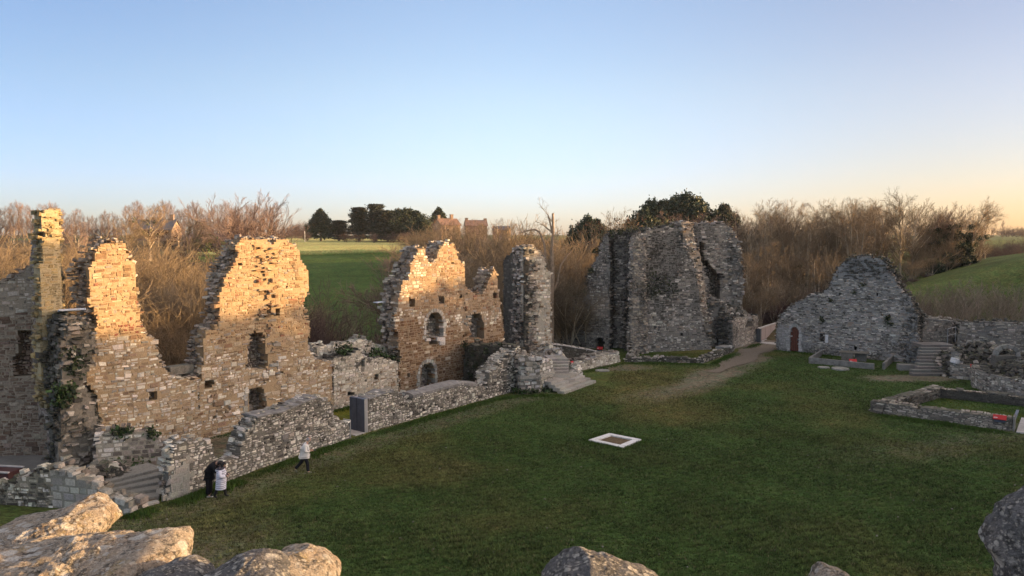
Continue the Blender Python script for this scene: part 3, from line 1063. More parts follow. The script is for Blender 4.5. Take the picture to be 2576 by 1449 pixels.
for (x0, y0, x1, y1) in ((1069, 851, 1082, 858), (1098, 848, 1118, 858), (1104, 858, 1118, 868)):
    m = MB()
    r_ = pxrect(MAIN, x0, y0, x1, y1)
    emit(m, MAIN, np.array([[r_[0], r_[1], r_[2], r_[3]]]), 0.0, 0.8, 0.12, pick(P_DRESS, 1, R(3)) * 1.25, R(3), 0.06)
    m.build('sill', M_ASH, arched_gable)
m = MB()
m.bbox((-0.4, -0.25, 0), (0.4, 0.25, 0.07), 0.02, (0.6, 0.62, 0.65), Matrix.Translation(Vector(MAIN.xyz(MAIN.uv(983, 764)[0], MAIN.uv(983, 764)[1], 1.2))) @ Matrix.Rotation(0.87, 4, 'Z'))
m.build('cap_flashing', M_GREYST, arched_gable)
m = MB()
m.bbox((-0.75, -0.35, -0.02), (0.75, 0.35, 0.07), 0.02, (0.5, 0.48, 0.43), Matrix.Translation(Vector(MAIN.xyz(dcu, 0.02, -0.35))) @ Matrix.Rotation(0.876, 4, 'Z'))
m.build('threshold', M_ASH, arched_gable)

# --- cross wall at far left: broken end towards us
ca, cb = at(85, 800, 38.3), gnd(186, 1195)
CR = Line((-24.2, 38.05), (-20.55, 34.98))
cl = [(60, 1120), (72, 720), (75, 650), (78, 600), (86, 575), (92, 532), (98, 527), (105, 600), (101, 640), (106, 720), (114, 800), (122, 900), (135, 1000), (146, 1080), (176, 1160), (180, 1200)]
poly = close(CR, cl)
cdoor = [CR.uv(*p) for p in ((97, 1160), (94, 1060), (101, 1038), (112, 1050), (117, 1085), (120, 1160))]
mb = MB()
masonry(mb, CR, poly, 1.0, RUB, [((0.20, 0.165, 0.145), 3), ((0.26, 0.215, 0.18), 2), ((0.15, 0.12, 0.105), 2), ((0.33, 0.29, 0.25), 1)], (0.30, 0.275, 0.24), deep=[cdoor], seed=16,
        rubpal=[((0.42, 0.36, 0.24), 3), ((0.34, 0.29, 0.2), 2), ((0.27, 0.22, 0.15), 1)], backrag=0.15, corecol=(0.42, 0.37, 0.26))
# mortar skin still hanging on the broken end
e = fr_end = Line(CR.xyz(CR.L, 0, 0)[:2], CR.xyz(CR.L, 0, 1.0)[:2])
cross_wall = thing(mb, 'ruined_wall', 'tallest narrow stub of wall, at the far left, gold-lit only at its very top', 'ruined wall', M_WARM, origin=CR.xyz(3, 0, 0.5))
skin = [(107, 1010), (104, 900), (103, 800), (101, 700), (101, 640), (103, 580), (100, 532), (150, 531), (153, 600), (157, 640), (157, 720), (162, 800), (166, 870), (160, 950), (150, 1040)]
EN = Line(np.array(at(101, 640, 35.6))[:2], np.array(at(101, 640, 35.6))[:2] + D0 * 2)
mb = MB()
pe = EN.uvs(skin)
masonry(mb, EN, pe, 0.9, dict(FLAT, prot=0.025), [((0.36, 0.27, 0.13), 3), ((0.30, 0.24, 0.13), 2), ((0.22, 0.17, 0.09), 1)], (0.40, 0.33, 0.20), seed=17, rough=[(rect(-1, 3, 11, 14), 0.10)], rag=0.03, backrag=0.02)
mb.build('broken_end', M_WARM, cross_wall)

# rubble spilling between the cross wall and the left gable
RS = Line((-20.7, 35.3), (-19.0, 37.35))
mb = MB()
rsp = [(150, 1195), (152, 1000), (152, 900), (160, 800), (166, 793), (222, 798), (236, 820), (240, 880), (222, 930), (214, 965), (235, 1000), (248, 1050), (256, 1090), (262, 1195)]
masonry(mb, RS, close(RS, rsp), 1.6, LOOSE, P_GREYW, (0.20, 0.18, 0.145), rough=[(rect(-3, 6, -1, 12), 0.22)], seed=18, rubpal=P_DARK, zones=[([RS.uv(*p) for p in ((150, 860), (240, 800), (240, 1060), (150, 1190))], P_DARK + P_GREYW)])
spill = thing(mb, 'ruined_wall', 'dark rough broken core of wall between the tall cross wall and the left gable', 'ruined wall', M_DARK, RS)
tuft_on(spill, RS, [(150, 985), (160, 975), (170, 985), (160, 1000), (152, 1010)], 500, 0.10, 0.18, WEED_C + IVY_C, 8)
tuft_on(spill, RS, [(190, 930), (180, 920), (200, 900), (170, 880), (185, 905)], 300, 0.08, 0.2, IVY_C, 9, 'foliage')
m = MB()
p = RS.xyz(*RS.uv(195, 786), 0.9)
m.bbox((-0.5, -0.6, 0), (0.62, 0.6, 0.1), 0.02, (0.5, 0.5, 0.5), Matrix.Translation(Vector(p)) @ Matrix.Rotation(0.6, 4, 'Z') @ Matrix.Rotation(-0.12, 4, 'X'))
tag(m.build('cover_sheet', M_GREYST, None, p), 'grey-blue protective sheet laid over the dark wall top beside the left gable', 'sheet')

# wall behind with the window niche at the picture's left edge
LB = Line((-31.0, 37.6), (-23.6, 38.75))
lb = [(-60, 1150), (-60, 745), (-20, 722), (5, 712), (20, 700), (40, 690), (75, 664), (98, 650), (110, 652), (125, 1150)]
nich = [LB.uv(*p) for p in ((37, 948), (35, 900), (46, 888), (48, 836), (44, 829), (86, 828), (92, 850), (93, 945))]
mb = MB()
masonry(mb, LB, close(LB, lb), 1.3, dict(RUB, h=(0.14, 0.3), l=(0.2, 0.6)), [((0.21, 0.155, 0.115), 4), ((0.16, 0.11, 0.08), 3), ((0.28, 0.22, 0.17), 2), ((0.36, 0.31, 0.25), 1)], (0.31, 0.265, 0.205), shallow=[nich], seed=19, hole_w=0.7,
        zones=[([LB.uv(*p) for p in ((-60, 640), (130, 640), (130, 790), (-60, 800))], P_GREYW)], corecol=(0.15, 0.12, 0.1))
thing(mb, 'ruined_wall', 'brown stone wall with a dark window niche, left of the tallest narrow wall stub', 'ruined wall', M_WARM, LB)

# --- cellar cross wall and front court wall
CE = Line((-3.7, 57.6), (0.5, 54.1))
mb = MB()
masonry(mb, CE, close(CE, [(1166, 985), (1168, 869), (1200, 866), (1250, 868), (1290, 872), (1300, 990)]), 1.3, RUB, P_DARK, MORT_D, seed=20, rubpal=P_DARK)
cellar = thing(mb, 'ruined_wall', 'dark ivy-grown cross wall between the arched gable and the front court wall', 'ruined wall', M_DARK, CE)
tuft_on(cellar, CE, [(1172 + 7 * i, 870 + (i * 37) % 95) for i in range(18)], 1000, 0.08, 0.2, IVY_C, 10)

ff = dict(RUB, l=(0.14, 0.42), h=(0.1, 0.26), jit=0.034, prot=0.045, gap=0.018)
F1 = Line((-15.3, 31.3), (-13.5, 34.0))
F2 = Line((-13.55, 33.9), (-12.45, 36.2))
F3 = Line((-13.0, 35.35), (-9.0, 41.9))
F4 = Line((-8.45, 42.9), (-1.6, 52.2))
F5 = Line((-1.75, 52.0), (0.55, 54.7))


def frontwall(fr, px, T, seed, label, **k):
    mb = MB()
    masonry(mb, fr, close(fr, px), T, ff, P_PALE, (0.16, 0.15, 0.125), seed=seed, rubpal=P_PALE, **k)
    return thing(mb, 'ruined_wall', label, 'ruined wall', M_PALE, fr)


fw1 = frontwall(F1, [(428, 1255), (424, 1190), (426, 1160), (430, 1130), (447, 1107), (475, 1102), (505, 1106), (525, 1112), (537, 1129), (546, 1150), (550, 1215)], 0.7, 21, 'short rubble wall with a smooth rendered corner, left of the embracing couple', backrag=0.3)
fw2 = frontwall(F2, [(543, 1215), (546, 1160), (562, 1158), (600, 1150), (632, 1143), (640, 1190)], 0.5, 22, 'knee-high stretch of pale wall right behind the embracing couple', backrag=0.02, loose=0.15, rag=0.03)
fw3 = frontwall(F3, [(600, 1195), (606, 1130), (620, 1090), (646, 1050), (709, 1036), (769, 1011), (806, 997), (828, 1005), (845, 1025), (843, 1048), (850, 1055), (876, 1058), (880, 1100)], 1.1, 23, 'black-and-white lichened wall with a sloping grey top, behind the walker in the pale jacket', backrag=0.03,
                zones=[([F3.uv(*p) for p in ((640, 1055), (709, 1038), (806, 999), (815, 1035), (760, 1070), (700, 1075), (690, 1125), (640, 1130))], P_BLACK + P_PALE + P_PALE), ([F3.uv(*p) for p in ((690, 1100), (720, 1090), (725, 1150), (695, 1150))], P_BLACK + P_PALE)])
fw4 = frontwall(F4, [(925, 1090), (926, 1004), (950, 996), (974, 986), (991, 986), (1009, 994), (1024, 1010), (1038, 1006), (1040, 994), (1100, 980), (1160, 966), (1204, 970), (1227, 978), (1229, 1005)], 1.1, 24, 'long low lichened wall running right from the dark metal gate jamb', backrag=0.05,
                zones=[([F4.uv(*p) for p in ((985, 995), (1040, 1010), (1220, 985), (1220, 1000), (1060, 1040), (985, 1050))], P_BLACK + P_PALE + P_PALE)])
fw5 = frontwall(F5, [(1224, 1005), (1226, 976), (1231, 942), (1249, 922), (1269, 902), (1288, 886), (1300, 876), (1310, 874), (1312, 992)], 1.3, 25, 'rising ragged end of the court wall that climbs to the stair porch', backrag=0.1,
                zones=[([F5.uv(*p) for p in ((1240, 940), (1312, 880), (1312, 990), (1260, 995))], P_BLACK + P_PALE + P_PALE)])


def capping(fr, pts, T, th, name, parent, mat=M_SLAB, over=0.04, sink=0.03):
    """mortar or slab cap following the wall top"""
    m = MB()
    uvq = fr.uvs(pts)
    rng = R(int(pts[0][0]))
    rows = []
    nw = 6
    us, vv = [], []
    for (a, b), (c, d) in zip(uvq[:-1], uvq[1:]):
        n = max(2, int((c - a) / 0.25))
        for i in range(n):
            us.append(a + (c - a) * i / n)
            vv.append(b + (d - b) * i / n)
    us.append(uvq[-1][0])
    vv.append(uvq[-1][1])
    us, vv = np.array(us), np.array(vv)
    prof = [(-over, -sink), (-over, th * 0.7), (0.12, th), (T * 0.35, th * 1.25), (T * 0.7, th * 1.2), (T - 0.1, th), (T + over, th * 0.6), (T + over, -sink)]
    V = []
    for (w, dv) in prof:
        V.append(fr.xyz(us, vv + dv + 0.03 * waves(us, us * 0 + w, 77, 2.5, 3), w + 0.035 * waves(us, us * 0 + w * 3, 78, 3.1, 3)))
    V = np.stack(V, 1)
    n, k = V.shape[:2]
    F = []
    for i in range(n - 1):
        for j in range(k - 1): F.append((i * k + j, (i + 1) * k + j, (i + 1) * k + j + 1, i * k + j + 1))
    F.append([j for j in range(4)])
    m.add(V.reshape(-1, 3), np.array(F)[:-1])
    ends = []
    for base in (0, (n - 1) * k):
        for j in range(1, k - 1):
            ends.append((base, base + j, base + j + 1, base + j + 1))
    m.F.append(np.array(ends))
    m.C.append(np.tile((0.5, 0.5, 0.5), (len(ends), 1)))
    return m.build(name, mat, parent)


capping(F3, [(646, 1050), (709, 1036), (769, 1011), (802, 998)], 1.15, 0.05, 'mortar_capping', fw3)
capping(F4, [(926, 1004), (950, 997), (974, 987), (990, 987)], 1.15, 0.05, 'mortar_capping', fw4)
capping(F4, [(1039, 1000), (1100, 984), (1160, 968), (1202, 971)], 1.1, 0.22, 'mortar_capping', fw4)

# steel gate jamb and threshold
ang4 = math.atan2(F4.d[1], F4.d[0])
jp = F4.xyz(0, 0, 0)
gate = empty('gate_jamb', jp)
tag(gate, 'dark blue-grey metal jamb standing at the gap in the pale front court wall', 'gate jamb')
m = MB()
RM = Matrix.Translation(Vector(jp)) @ Matrix.Rotation(ang4, 4, 'Z')
m.bbox((-0.22, -0.02, 0), (0.04, 1.25, 1.98), 0.015, (0.5, 0.5, 0.5), RM)
m.build('metal_panel', M_ZINC, gate)
m = MB()
m.bbox((-0.23, -0.055, 0), (0.02, -0.022, 2.0), 0.006, (0.5, 0.5, 0.5), RM)
m.build('edge_strip', M_STEEL, gate)
m = MB()
m.bbox((-0.231, 0.6, 0.02), (-0.222, 0.625, 1.96), 0.003, (0.5, 0.5, 0.5), RM)
m.build('panel_seam', M_GLASS, gate)
m = MB()
m.bbox((-1.0, -0.1, -0.02), (-0.24, 1.1, 0.05), 0.015, (0.5, 0.5, 0.5), RM)
tag(m.build('threshold_slab', M_CONC, None, jp), 'pale stone threshold slab in the gap beside the metal gate jamb', 'slab')
m = MB()
ang3 = math.atan2(F3.d[1], F3.d[0])
u_, v_ = F3.uv(879, 1058)
m.bbox((-0.0, -0.05, 0), (0.07, 0.5, v_ + 0.04), 0.01, (0.5, 0.5, 0.5), Matrix.Translation(Vector(F3.xyz(u_, 0, 0))) @ Matrix.Rotation(ang3, 4, 'Z'))
m.build('edge_strip', M_STEEL, fw3)
m = MB()
u1_, v1_ = F1.uv(432, 1160)
masonry(m, F1, [(u1_ - 0.12, -0.3), (u1_ + 0.85, -0.3), (u1_ + 0.85, 1.55), (u1_ + 0.5, 1.6), (u1_ + 0.3, 1.25), (u1_ - 0.12, 1.1)], 0.12, ASHLAR, [((0.36, 0.34, 0.29), 1)], (0.36, 0.34, 0.29), seed=3, rag=0.0)
m.V = [v + np.array((F1.nrm[0], F1.nrm[1], 0)) * 0.09 for v in m.V]
m.build('rendered_corner', M_ASH, fw1)

# --- turret remains, winding steps and bottom-left walls
TU = Arc((-17.6, 35.9), 2.3, math.radians(215), 1)
mb = MB()


def tu_px(lst): return [(u, v) for u, v in lst]


TUL = Line((-20.0, 34.7), (-15.7, 36.6))
masonry(mb, TUL, close(TUL, [(235, 1190), (240, 1130), (252, 1092), (285, 1088), (320, 1082), (345, 1090), (372, 1086), (395, 1094), (405, 1106), (407, 1190)]), 0.9, COURSE, P_PALE, (0.36, 0.33, 0.26), seed=31, rubpal=P_GREYW,
        zones=[([TUL.uv(*p) for p in ((330, 1080), (410, 1090), (410, 1190), (235, 1200), (240, 1160), (330, 1150))], P_GREYW)], backrag=0.2)
turret = thing(mb, 'ruined_wall', 'low pale wall of squared stones curving behind the winding steps', 'ruined wall', M_PALE, TUL)
tuft_on(turret, TUL, [(300, 1085), (315, 1088), (380, 1090)], 250, 0.08, 0.15, WEED_C + IVY_C, 12)
tuft_on(turret, TUL, [(280, 1165), (300, 1170), (340, 1165), (370, 1168)], 260, 0.07, 0.2, DRYW_C + WEED_C, 13, 'foliage', -0.5)


def heap(mb, C, ax, ang, zmax, n, size, seed, pal, z0=0.0, base=None):
    """mound of loose stones: rough blocks over an elliptical heap"""
    rng = R(seed)
    cs, sn = math.cos(ang), math.sin(ang)
    prof = lambda r: (1 - r ** 1.6)
    for i in range(n):
        r, t = math.sqrt(rng.rand()), rng.uniform(0, 6.283)
        x, y = r * ax[0] * math.cos(t), r * ax[1] * math.sin(t)
        z = z0 + zmax * prof(r) * rng.uniform(0.82, 1.05)
        s = size * rng.uniform(0.5, 1.3) * np.array((1.0, 0.75, 0.5))
        V = np.array([(a, b, c) for c in (-1, 1) for a, b in ((-1, -1), (1, -1), (1, 1), (-1, 1))], float)
        V *= s * 0.5 * (1 + rng.uniform(-0.25, 0.25, (8, 3)))
        V[4:, :2] *= 0.8
        e = Matrix.Rotation(rng.uniform(0, 3.14), 3, 'Z') @ Matrix.Rotation(rng.normal(0, 0.3), 3, 'X') @ Matrix.Rotation(rng.normal(0, 0.3), 3, 'Y')
        V = V @ np.array(e).T + np.array((C[0] + x * cs - y * sn, C[1] + x * sn + y * cs, z))
        mb.add(V, [(0, 3, 2, 1), (4, 5, 6, 7), (0, 1, 5, 4), (1, 2, 6, 5), (2, 3, 7, 6), (3, 0, 4, 7)], pick(pal, 6, rng) * 0 + pick(pal, 1, rng))
    nr, nt = 9, 28
    V, F = [], []
    for i in range(nr):
        for j in range(nt):
            r, t = i / (nr - 1) * 1.02, j / nt * 6.283
            x, y = r * ax[0] * math.cos(t), r * ax[1] * math.sin(t)
            V.append((C[0] + x * cs - y * sn, C[1] + x * sn + y * cs, z0 - 0.12 + zmax * prof(min(r, 1.0)) * 0.93 - (0.3 if r > 1 else 0)))
    for i in range(nr - 1):
        for j in range(nt): F.append((i * nt + j, (i + 1) * nt + j, (i + 1) * nt + (j + 1) % nt, i * nt + (j + 1) % nt))
    mb.add(V, F, base or np.array(pal[0][0]) * 0.6)


mb = MB()
heap(mb, (-18.5, 33.0), (1.9, 1.2), 0.9, 1.2, 260, 0.4, 41, P_DARK + P_GREYW)
tag(mb.build('stone_heap', M_DARK, None, (-18.5, 33.0, 0)), 'dark mossy stone heap between the tall cross wall and the winding steps', 'stone heap')

steps = empty('winding_stair', gnd(370, 1255))
tag(steps, 'worn winding stone steps climbing from the lawn through the gap in the front wall', 'stairs')
sp = np.array(gnd(392, 1256)[:2])
for i in range(5):
    m = MB()
    p = sp + np.array((-0.25, 0.66)) * i * 0.85
    wd = 1.75 + 0.22 * i
    a = math.radians(17 + 9 * i)
    Mx = Matrix.Translation((p[0], p[1], 0)) @ Matrix.Rotation(a, 4, 'Z')
    m.bbox((-wd, 0, -0.1), (0.12, 1.3, 0.135 * (i + 1)), 0.025, (0.25, 0.24, 0.21), Mx)
    m.build('step', M_STEP, steps)
m = MB()
q0, q1 = gnd(322, 1282), gnd(398, 1262)
dd = (q1 - q0)[:2]
Mx = Matrix.Translation(Vector(q0)) @ Matrix.Rotation(math.atan2(dd[1], dd[0]), 4, 'Z')
m.bbox((0, -0.14, -0.05), (float(np.hypot(*dd)), 0.16, 0.07), 0.02, (0.42, 0.41, 0.37), Mx)
tag(m.build('kerb_stone', M_ASH, None, q0), 'pale worn kerb stone laid across the foot of the winding steps', 'kerb stone')
m = MB()
m.add([(-16.9, 30.2, 0.012), (-15.2, 31.3, 0.012), (-15.6, 32.1, 0.012), (-17.6, 31.6, 0.012)], [(0, 1, 2, 3)])
tag(m.build('path', M_SOIL, None, (-16, 31, 0)), kind='structure')

W1 = Line((-27.0, 31.9), (-20.35, 31.0))
mb = MB()
masonry(mb, W1, close(W1, [(-60, 1330), (-60, 1245), (0, 1221), (40, 1205), (75, 1190), (100, 1178), (122, 1172), (128, 1173), (131, 1330)]), 0.9, RUB, P_PALE + P_DARK, (0.24, 0.22, 0.17), seed=32, rubpal=P_GREYW, backrag=0.05)
w1o = thing(mb, 'ruined_wall', 'low mossy wall at the bottom left, behind the lit foreground stones', 'ruined wall', M_DARK, W1)
W2 = Line((-20.3, 31.1), (-15.95, 30.0))
mb = MB()
masonry(mb, W2, close(W2, [(124, 1330), (124, 1176), (150, 1183), (175, 1190), (207, 1208), (240, 1226), (262, 1240), (270, 1256), (322, 1262), (325, 1290)]), 0.85, dict(ASHLAR, jit=0.02), P_DRESS, (0.25, 0.24, 0.2), seed=33, rubpal=P_GREYW, backrag=0.1)
w2o = thing(mb, 'ruined_wall', 'stepped-down wall of squared blocks left of the winding steps', 'ruined wall', M_ASH, W2)
m = MB()
u_, v_ = W2.uv(157, 1203)
Mx = Matrix.Translation(Vector(W2.xyz(u_, v_, 0.4))) @ Matrix.Rotation(-0.5, 4, 'Z')
m.bbox((-0.42, -0.28, -0.1), (0.42, 0.28, 0.32), 0.03, (0.46, 0.43, 0.36), Mx)
tag(m.build('stone_block', M_ASH, None, W2.xyz(u_, v_, 0.4)), 'loose squared pale block lying on the stepped-down wall', 'stone block')
m = MB()
m.add([(-30, 33.0, 0.012), (-22.0, 33.6, 0.012), (-23.6, 38.4, 0.012), (-31, 37.8, 0.012)], [(0, 1, 2, 3)])
tag(m.build('floor', plain_mat('trodden_floor', (0.17, 0.165, 0.15), 0.95, 0.1, 0.2, 1.2), None, (-26, 36, 0)), kind='structure')
bx = empty('display_case', gnd(12, 1205))
tag(bx, 'dark red-brown box with a pale rim on the grey floor at the left edge', 'display case')
m = MB()
p = gnd(12, 1212)
Mx = Matrix.Translation(Vector(p)) @ Matrix.Rotation(-0.15, 4, 'Z')
m.bbox((-1.2, -0.4, 0), (0.55, 0.5, 0.55), 0.02, (0.5, 0.5, 0.5), Mx)
m.build('case_body', plain_mat('dark_red_brown', (0.07, 0.03, 0.03), 0.5, 0.3, 0.1, 3), bx)
m = MB()
m.bbox((-1.25, -0.46, 0.552), (0.6, -0.32, 0.62), 0.012, (0.5, 0.5, 0.5), Mx)
m.bbox((-1.25, 0.42, 0.552), (0.6, 0.55, 0.62), 0.012, (0.5, 0.5, 0.5), Mx)
m.build('rim', M_CONC, bx)

# ------------------------------------------------------------------ tower stub, porch, stairs (centre)
J1 = Line(at(1267, 700, 66.3)[:2], at(1317, 700, 63.0)[:2])
J2 = Line(at(1316, 700, 63.0)[:2], at(1387, 700, 64.3)[:2])
mb = MB()
masonry(mb, J1, close(J1, [(1266, 900), (1266, 660), (1272, 645), (1285, 636), (1300, 630), (1318, 622), (1319, 900)]), 1.2, COURSE, P_DARK, MORT_D, seed=51, rubpal=P_GREYW, shallow=[pxrect(J1, 1300, 712, 1308, 760)])  # left face in dark stone and mortar, painting its shade
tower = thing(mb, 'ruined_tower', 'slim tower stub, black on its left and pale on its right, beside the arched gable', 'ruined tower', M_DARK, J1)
mb = MB()
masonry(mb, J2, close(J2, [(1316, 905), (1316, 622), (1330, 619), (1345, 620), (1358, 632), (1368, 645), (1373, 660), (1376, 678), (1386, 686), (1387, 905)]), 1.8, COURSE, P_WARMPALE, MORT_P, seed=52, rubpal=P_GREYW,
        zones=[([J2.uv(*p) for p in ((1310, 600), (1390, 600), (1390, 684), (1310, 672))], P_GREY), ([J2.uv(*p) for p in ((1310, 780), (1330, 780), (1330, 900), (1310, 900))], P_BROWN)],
        rough=[([J2.uv(*p) for p in ((1316, 672), (1342, 672), (1338, 900), (1314, 900))], 0.25), ([J2.uv(*p) for p in ((1352, 740), (1370, 745), (1366, 860), (1350, 850))], 0.14)])
mb.build('front_face', M_WARM, tower)
mb = MB()
u0_, u1_ = J2.uv(1318, 650)[0], J2.uv(1384, 650)[0]
m = MB()
m.bbox((-0.22, -0.2, 0), (0.22, 0.2, 0.07), 0.02, (0.5, 0.5, 0.5), Matrix.Translation(Vector(J1.xyz(*J1.uv(1308, 716), -0.05))))
m.build('cap_flashing', M_GREYST, tower)
mb = MB()
heap(mb, (2.9, 62.0), (2.6, 1.5), -0.5, 2.3, 240, 0.45, 53, P_PALE + P_GREYW)
tag(mb.build('stone_heap', M_PALE, None, (2.9, 62.0, 0)), 'tumbled pale stones at the foot of the slim tower stub', 'stone heap')

# octagonal stair porch with moulded plinth
porch_pts = [np.array(p) for p in ((0.15, 55.0), (0.62, 53.55), (2.05, 53.95), (3.05, 55.6), (3.1, 57.5))]
mb = MB()
tops = [[(1300, 890), (1312, 888)], None, None, None]
ztop = [2.35, 2.5, 2.15, 1.9]
porch_frames = []
for i in range(4):
    fr = Line(porch_pts[i], porch_pts[i + 1])
    porch_frames.append(fr)
    n = 6
    rng = R(60 + i)
    tp = [(fr.L * (k / n), ztop[i] + rng.uniform(-0.25, 0.3) + 0.35 * (i == 1) * math.sin(k)) for k in range(n + 1)]
    masonry(mb, fr, [(0, -0.3)] + tp + [(fr.L, -0.3)], 0.8, ASHLAR, [((0.52, 0.50, 0.45), 3), ((0.40, 0.38, 0.33), 2), ((0.60, 0.59, 0.55), 1.5), ((0.2, 0.19, 0.17), 0.6)], (0.2, 0.19, 0.16), seed=61 + i, rag=0.04, rubpal=P_GREYW, backrag=0.3)
heap(mb, (1.7, 55.9), (1.1, 1.2), 0.4, 0.55, 130, 0.28, 66, P_DRESS + P_GREYW, z0=1.75)
porch = tag(mb.build('stair_porch', M_ASH, None, (1.6, 55.0, 0)), 'broken polygonal stone porch with a moulded band, left of the wide steps', 'stair porch')
for k, (z0, z1, pr) in enumerate(((0.95, 1.05, 0.10), (1.05, 1.16, 0.17), (1.16, 1.30, 0.09))):
    m = MB()
    for i in range(4):
        fr = porch_frames[i]
        a, b = -pr * 0.3, fr.L + pr * 0.3
        V = np.vstack([fr.xyz(np.array((a, b, b, a)), z, np.array((-pr, -pr, 0.1, 0.1))) for z in (z0 + 0.002 * i, z1 - 0.002 * i)])
        m.add(V, [(0, 3, 2, 1), (4, 5, 6, 7), (0, 1, 5, 4), (1, 2, 6, 5), (2, 3, 7, 6), (3, 0, 4, 7)], (0.36, 0.345, 0.30))
    m.build('plinth_moulding', M_ASH, porch)
m = MB()
V = []
rng = R(70)
leaves(m, [(0.9, 53.3, 0.15), (1.6, 53.5, 0.12), (0.5, 53.7, 0.2), (2.4, 54.2, 0.1)], 350, 0.09, (0.35, 0.15, 0.1), rng, IVY_C + WEED_C)
m.build('foliage', M_IVY, porch)

stair = empty('stone_stair', (4.6, 56.5, 0))
tag(stair, 'wide lower and narrow upper flights of grey stone steps beside the polygonal porch', 'stairs')
s0, s1 = gnd(1420, 991)[:2], gnd(1500, 962)[:2]
sd_ = (s1 - s0) / np.hypot(*(s1 - s0))
sn_ = np.array((-sd_[1], sd_[0]))
SL = float(np.hypot(*(s1 - s0)))
for i in range(4):
    m = MB()
    Mx = Matrix.Translation((s0[0] + sn_[0] * 0.42 * i, s0[1] + sn_[1] * 0.42 * i, 0)) @ Matrix.Rotation(math.atan2(sd_[1], sd_[0]), 4, 'Z')
    rng = R(80 + i)
    x = 0.25 * i * 0.3
    while x < SL - 0.12 * i - 0.3:
        w = rng.uniform(0.8, 1.4)
        x1 = min(x + w, SL - 0.12 * i)
        m.bbox((x + 0.004, rng.uniform(0, 0.02), -0.1 + 0.17 * i), (x1 - 0.004, 0.62 if i < 3 else 2.6, 0.17 * (i + 1) + rng.uniform(-0.008, 0.008)), 0.02, pick([((0.34, 0.32, 0.275), 1)], 1, rng)[0], Mx)
        x = x1
    m.build('step', M_STEP, stair)
for i in range(5):
    m = MB()
    p0, p1 = at(1374 + 2 * i, 940, 57.6 + 0.42 * i), at(1432 - 0.5 * i, 940, 57.9 + 0.42 * i)
    dv = (p1 - p0)[:2]
    Mx = Matrix.Translation((p0[0], p0[1], 0)) @ Matrix.Rotation(math.atan2(dv[1], dv[0]), 4, 'Z')
    rng = R(90 + i)
    L_ = float(np.hypot(*dv))
    for a, b in ((0, L_ * 0.45), (L_ * 0.45, L_)):
        m.bbox((a + 0.004, rng.uniform(0, 0.02), 0.4), (b - 0.004, 0.65 if i < 4 else 2.4, 0.68 + 0.175 * (i + 1)), 0.02, pick([((0.33, 0.31, 0.27), 1)], 1, rng)[0], Mx)
    m.build('step', M_STEP, stair)
mb = MB()
heap(mb, (5.05, 59.6), (0.55, 1.6), -0.15, 1.25, 90, 0.36, 95, P_DRESS + P_PALE)
tag(mb.build('stone_heap', M_ASH, None, (5.05, 59.6, 0)), 'crumbling stub of stones right of the upper steps beside the cellar rim wall', 'stone heap')


def railing(name, label, pts, h, n_rails=2, rad=0.022):
    r_ = empty(name, pts[0])
    tag(r_, label, 'railing')
    m = MB()
    P = [np.array(p, float) for p in pts]
    for k in range(n_rails):
        hh = h * (1 - 0.45 * k)
        mm = MB()
        mm.tube([p + np.array((0, 0, hh)) for p in P], rad, 6)
        mm.build('rail', M_STEEL, r_)
    for p in (P[0], P[-1]):
        mm = MB()
        mm.tube([p, p + np.array((0, 0, h))], rad, 6)
        mm.build('post', M_STEEL, r_)
    return r_


railing('handrail', 'thin grey metal handrail at the head of the upper steps behind the porch', [at(1369, 915, 60.2), at(1390, 913, 60.4), at(1413, 910, 60.6)], 1.15)

# cellar rim walls right of the stairs
L1 = Line((5.2, 62.0), (9.95, 67.4))
mb = MB()
masonry(mb, L1, close(L1, [(1450, 940), (1452, 914), (1475, 905), (1500, 895), (1530, 889), (1557, 886), (1560, 915)]), 1.2, RUB, P_PALE, MORT_P, seed=54, rubpal=P_GREYW, backrag=0.02)
rim = thing(mb, 'ruined_wall', 'thick low wall with a flat grey top, right of the porch steps', 'ruined wall', M_PALE, L1)
capping(L1, [(1455, 915), (1500, 897), (1530, 891), (1556, 888)], 1.2, 0.04, 'mortar_capping', rim)
L2 = Line(at(1383, 865, 66.5)[:2], at(1512, 885, 68.6)[:2])
mb = MB()
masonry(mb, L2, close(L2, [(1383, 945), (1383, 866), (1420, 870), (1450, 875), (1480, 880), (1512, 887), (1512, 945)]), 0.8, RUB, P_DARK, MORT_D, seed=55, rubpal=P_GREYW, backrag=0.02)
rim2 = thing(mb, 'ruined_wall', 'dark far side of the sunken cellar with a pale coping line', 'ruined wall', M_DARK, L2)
capping(L2, [(1384, 866), (1420, 870), (1450, 875), (1480, 880), (1511, 887)], 0.8, 0.07, 'coping', rim2, M_CONC)

# ------------------------------------------------------------------ big keep block
KB = Line((13.55, 72.9), (20.8, 74.65))
KA = Line((6.3, 76.3), (13.6, 72.9))
mb = MB()
ka = [(1410, 890), (1412, 805), (1430, 775), (1444, 751), (1460, 738), (1475, 722), (1484, 690), (1489, 673), (1498, 650), (1504, 631), (1515, 608), (1528, 590), (1533, 598), (1534, 885)]
masonry(mb, KA, close(KA, jag(ka, 5, 8, 4)), 2.0, RUB, P_GREY, MORT_G, shallow=[arch_poly(KA.uv(1509, 860)[0], -0.3, 0.5, KA.uv(1509, 860)[1])], deep=[], hole_w=1.3,
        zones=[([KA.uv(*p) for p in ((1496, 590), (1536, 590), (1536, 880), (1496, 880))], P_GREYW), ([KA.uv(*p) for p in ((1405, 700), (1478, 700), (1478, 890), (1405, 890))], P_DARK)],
        rough=[([KA.uv(*p) for p in ((1405, 740), (1480, 700), (1490, 800), (1405, 810))], 0.3)], seed=56, rubpal=P_DARK, backrag=0.5, corecol=MORT_D, rag=0.2)
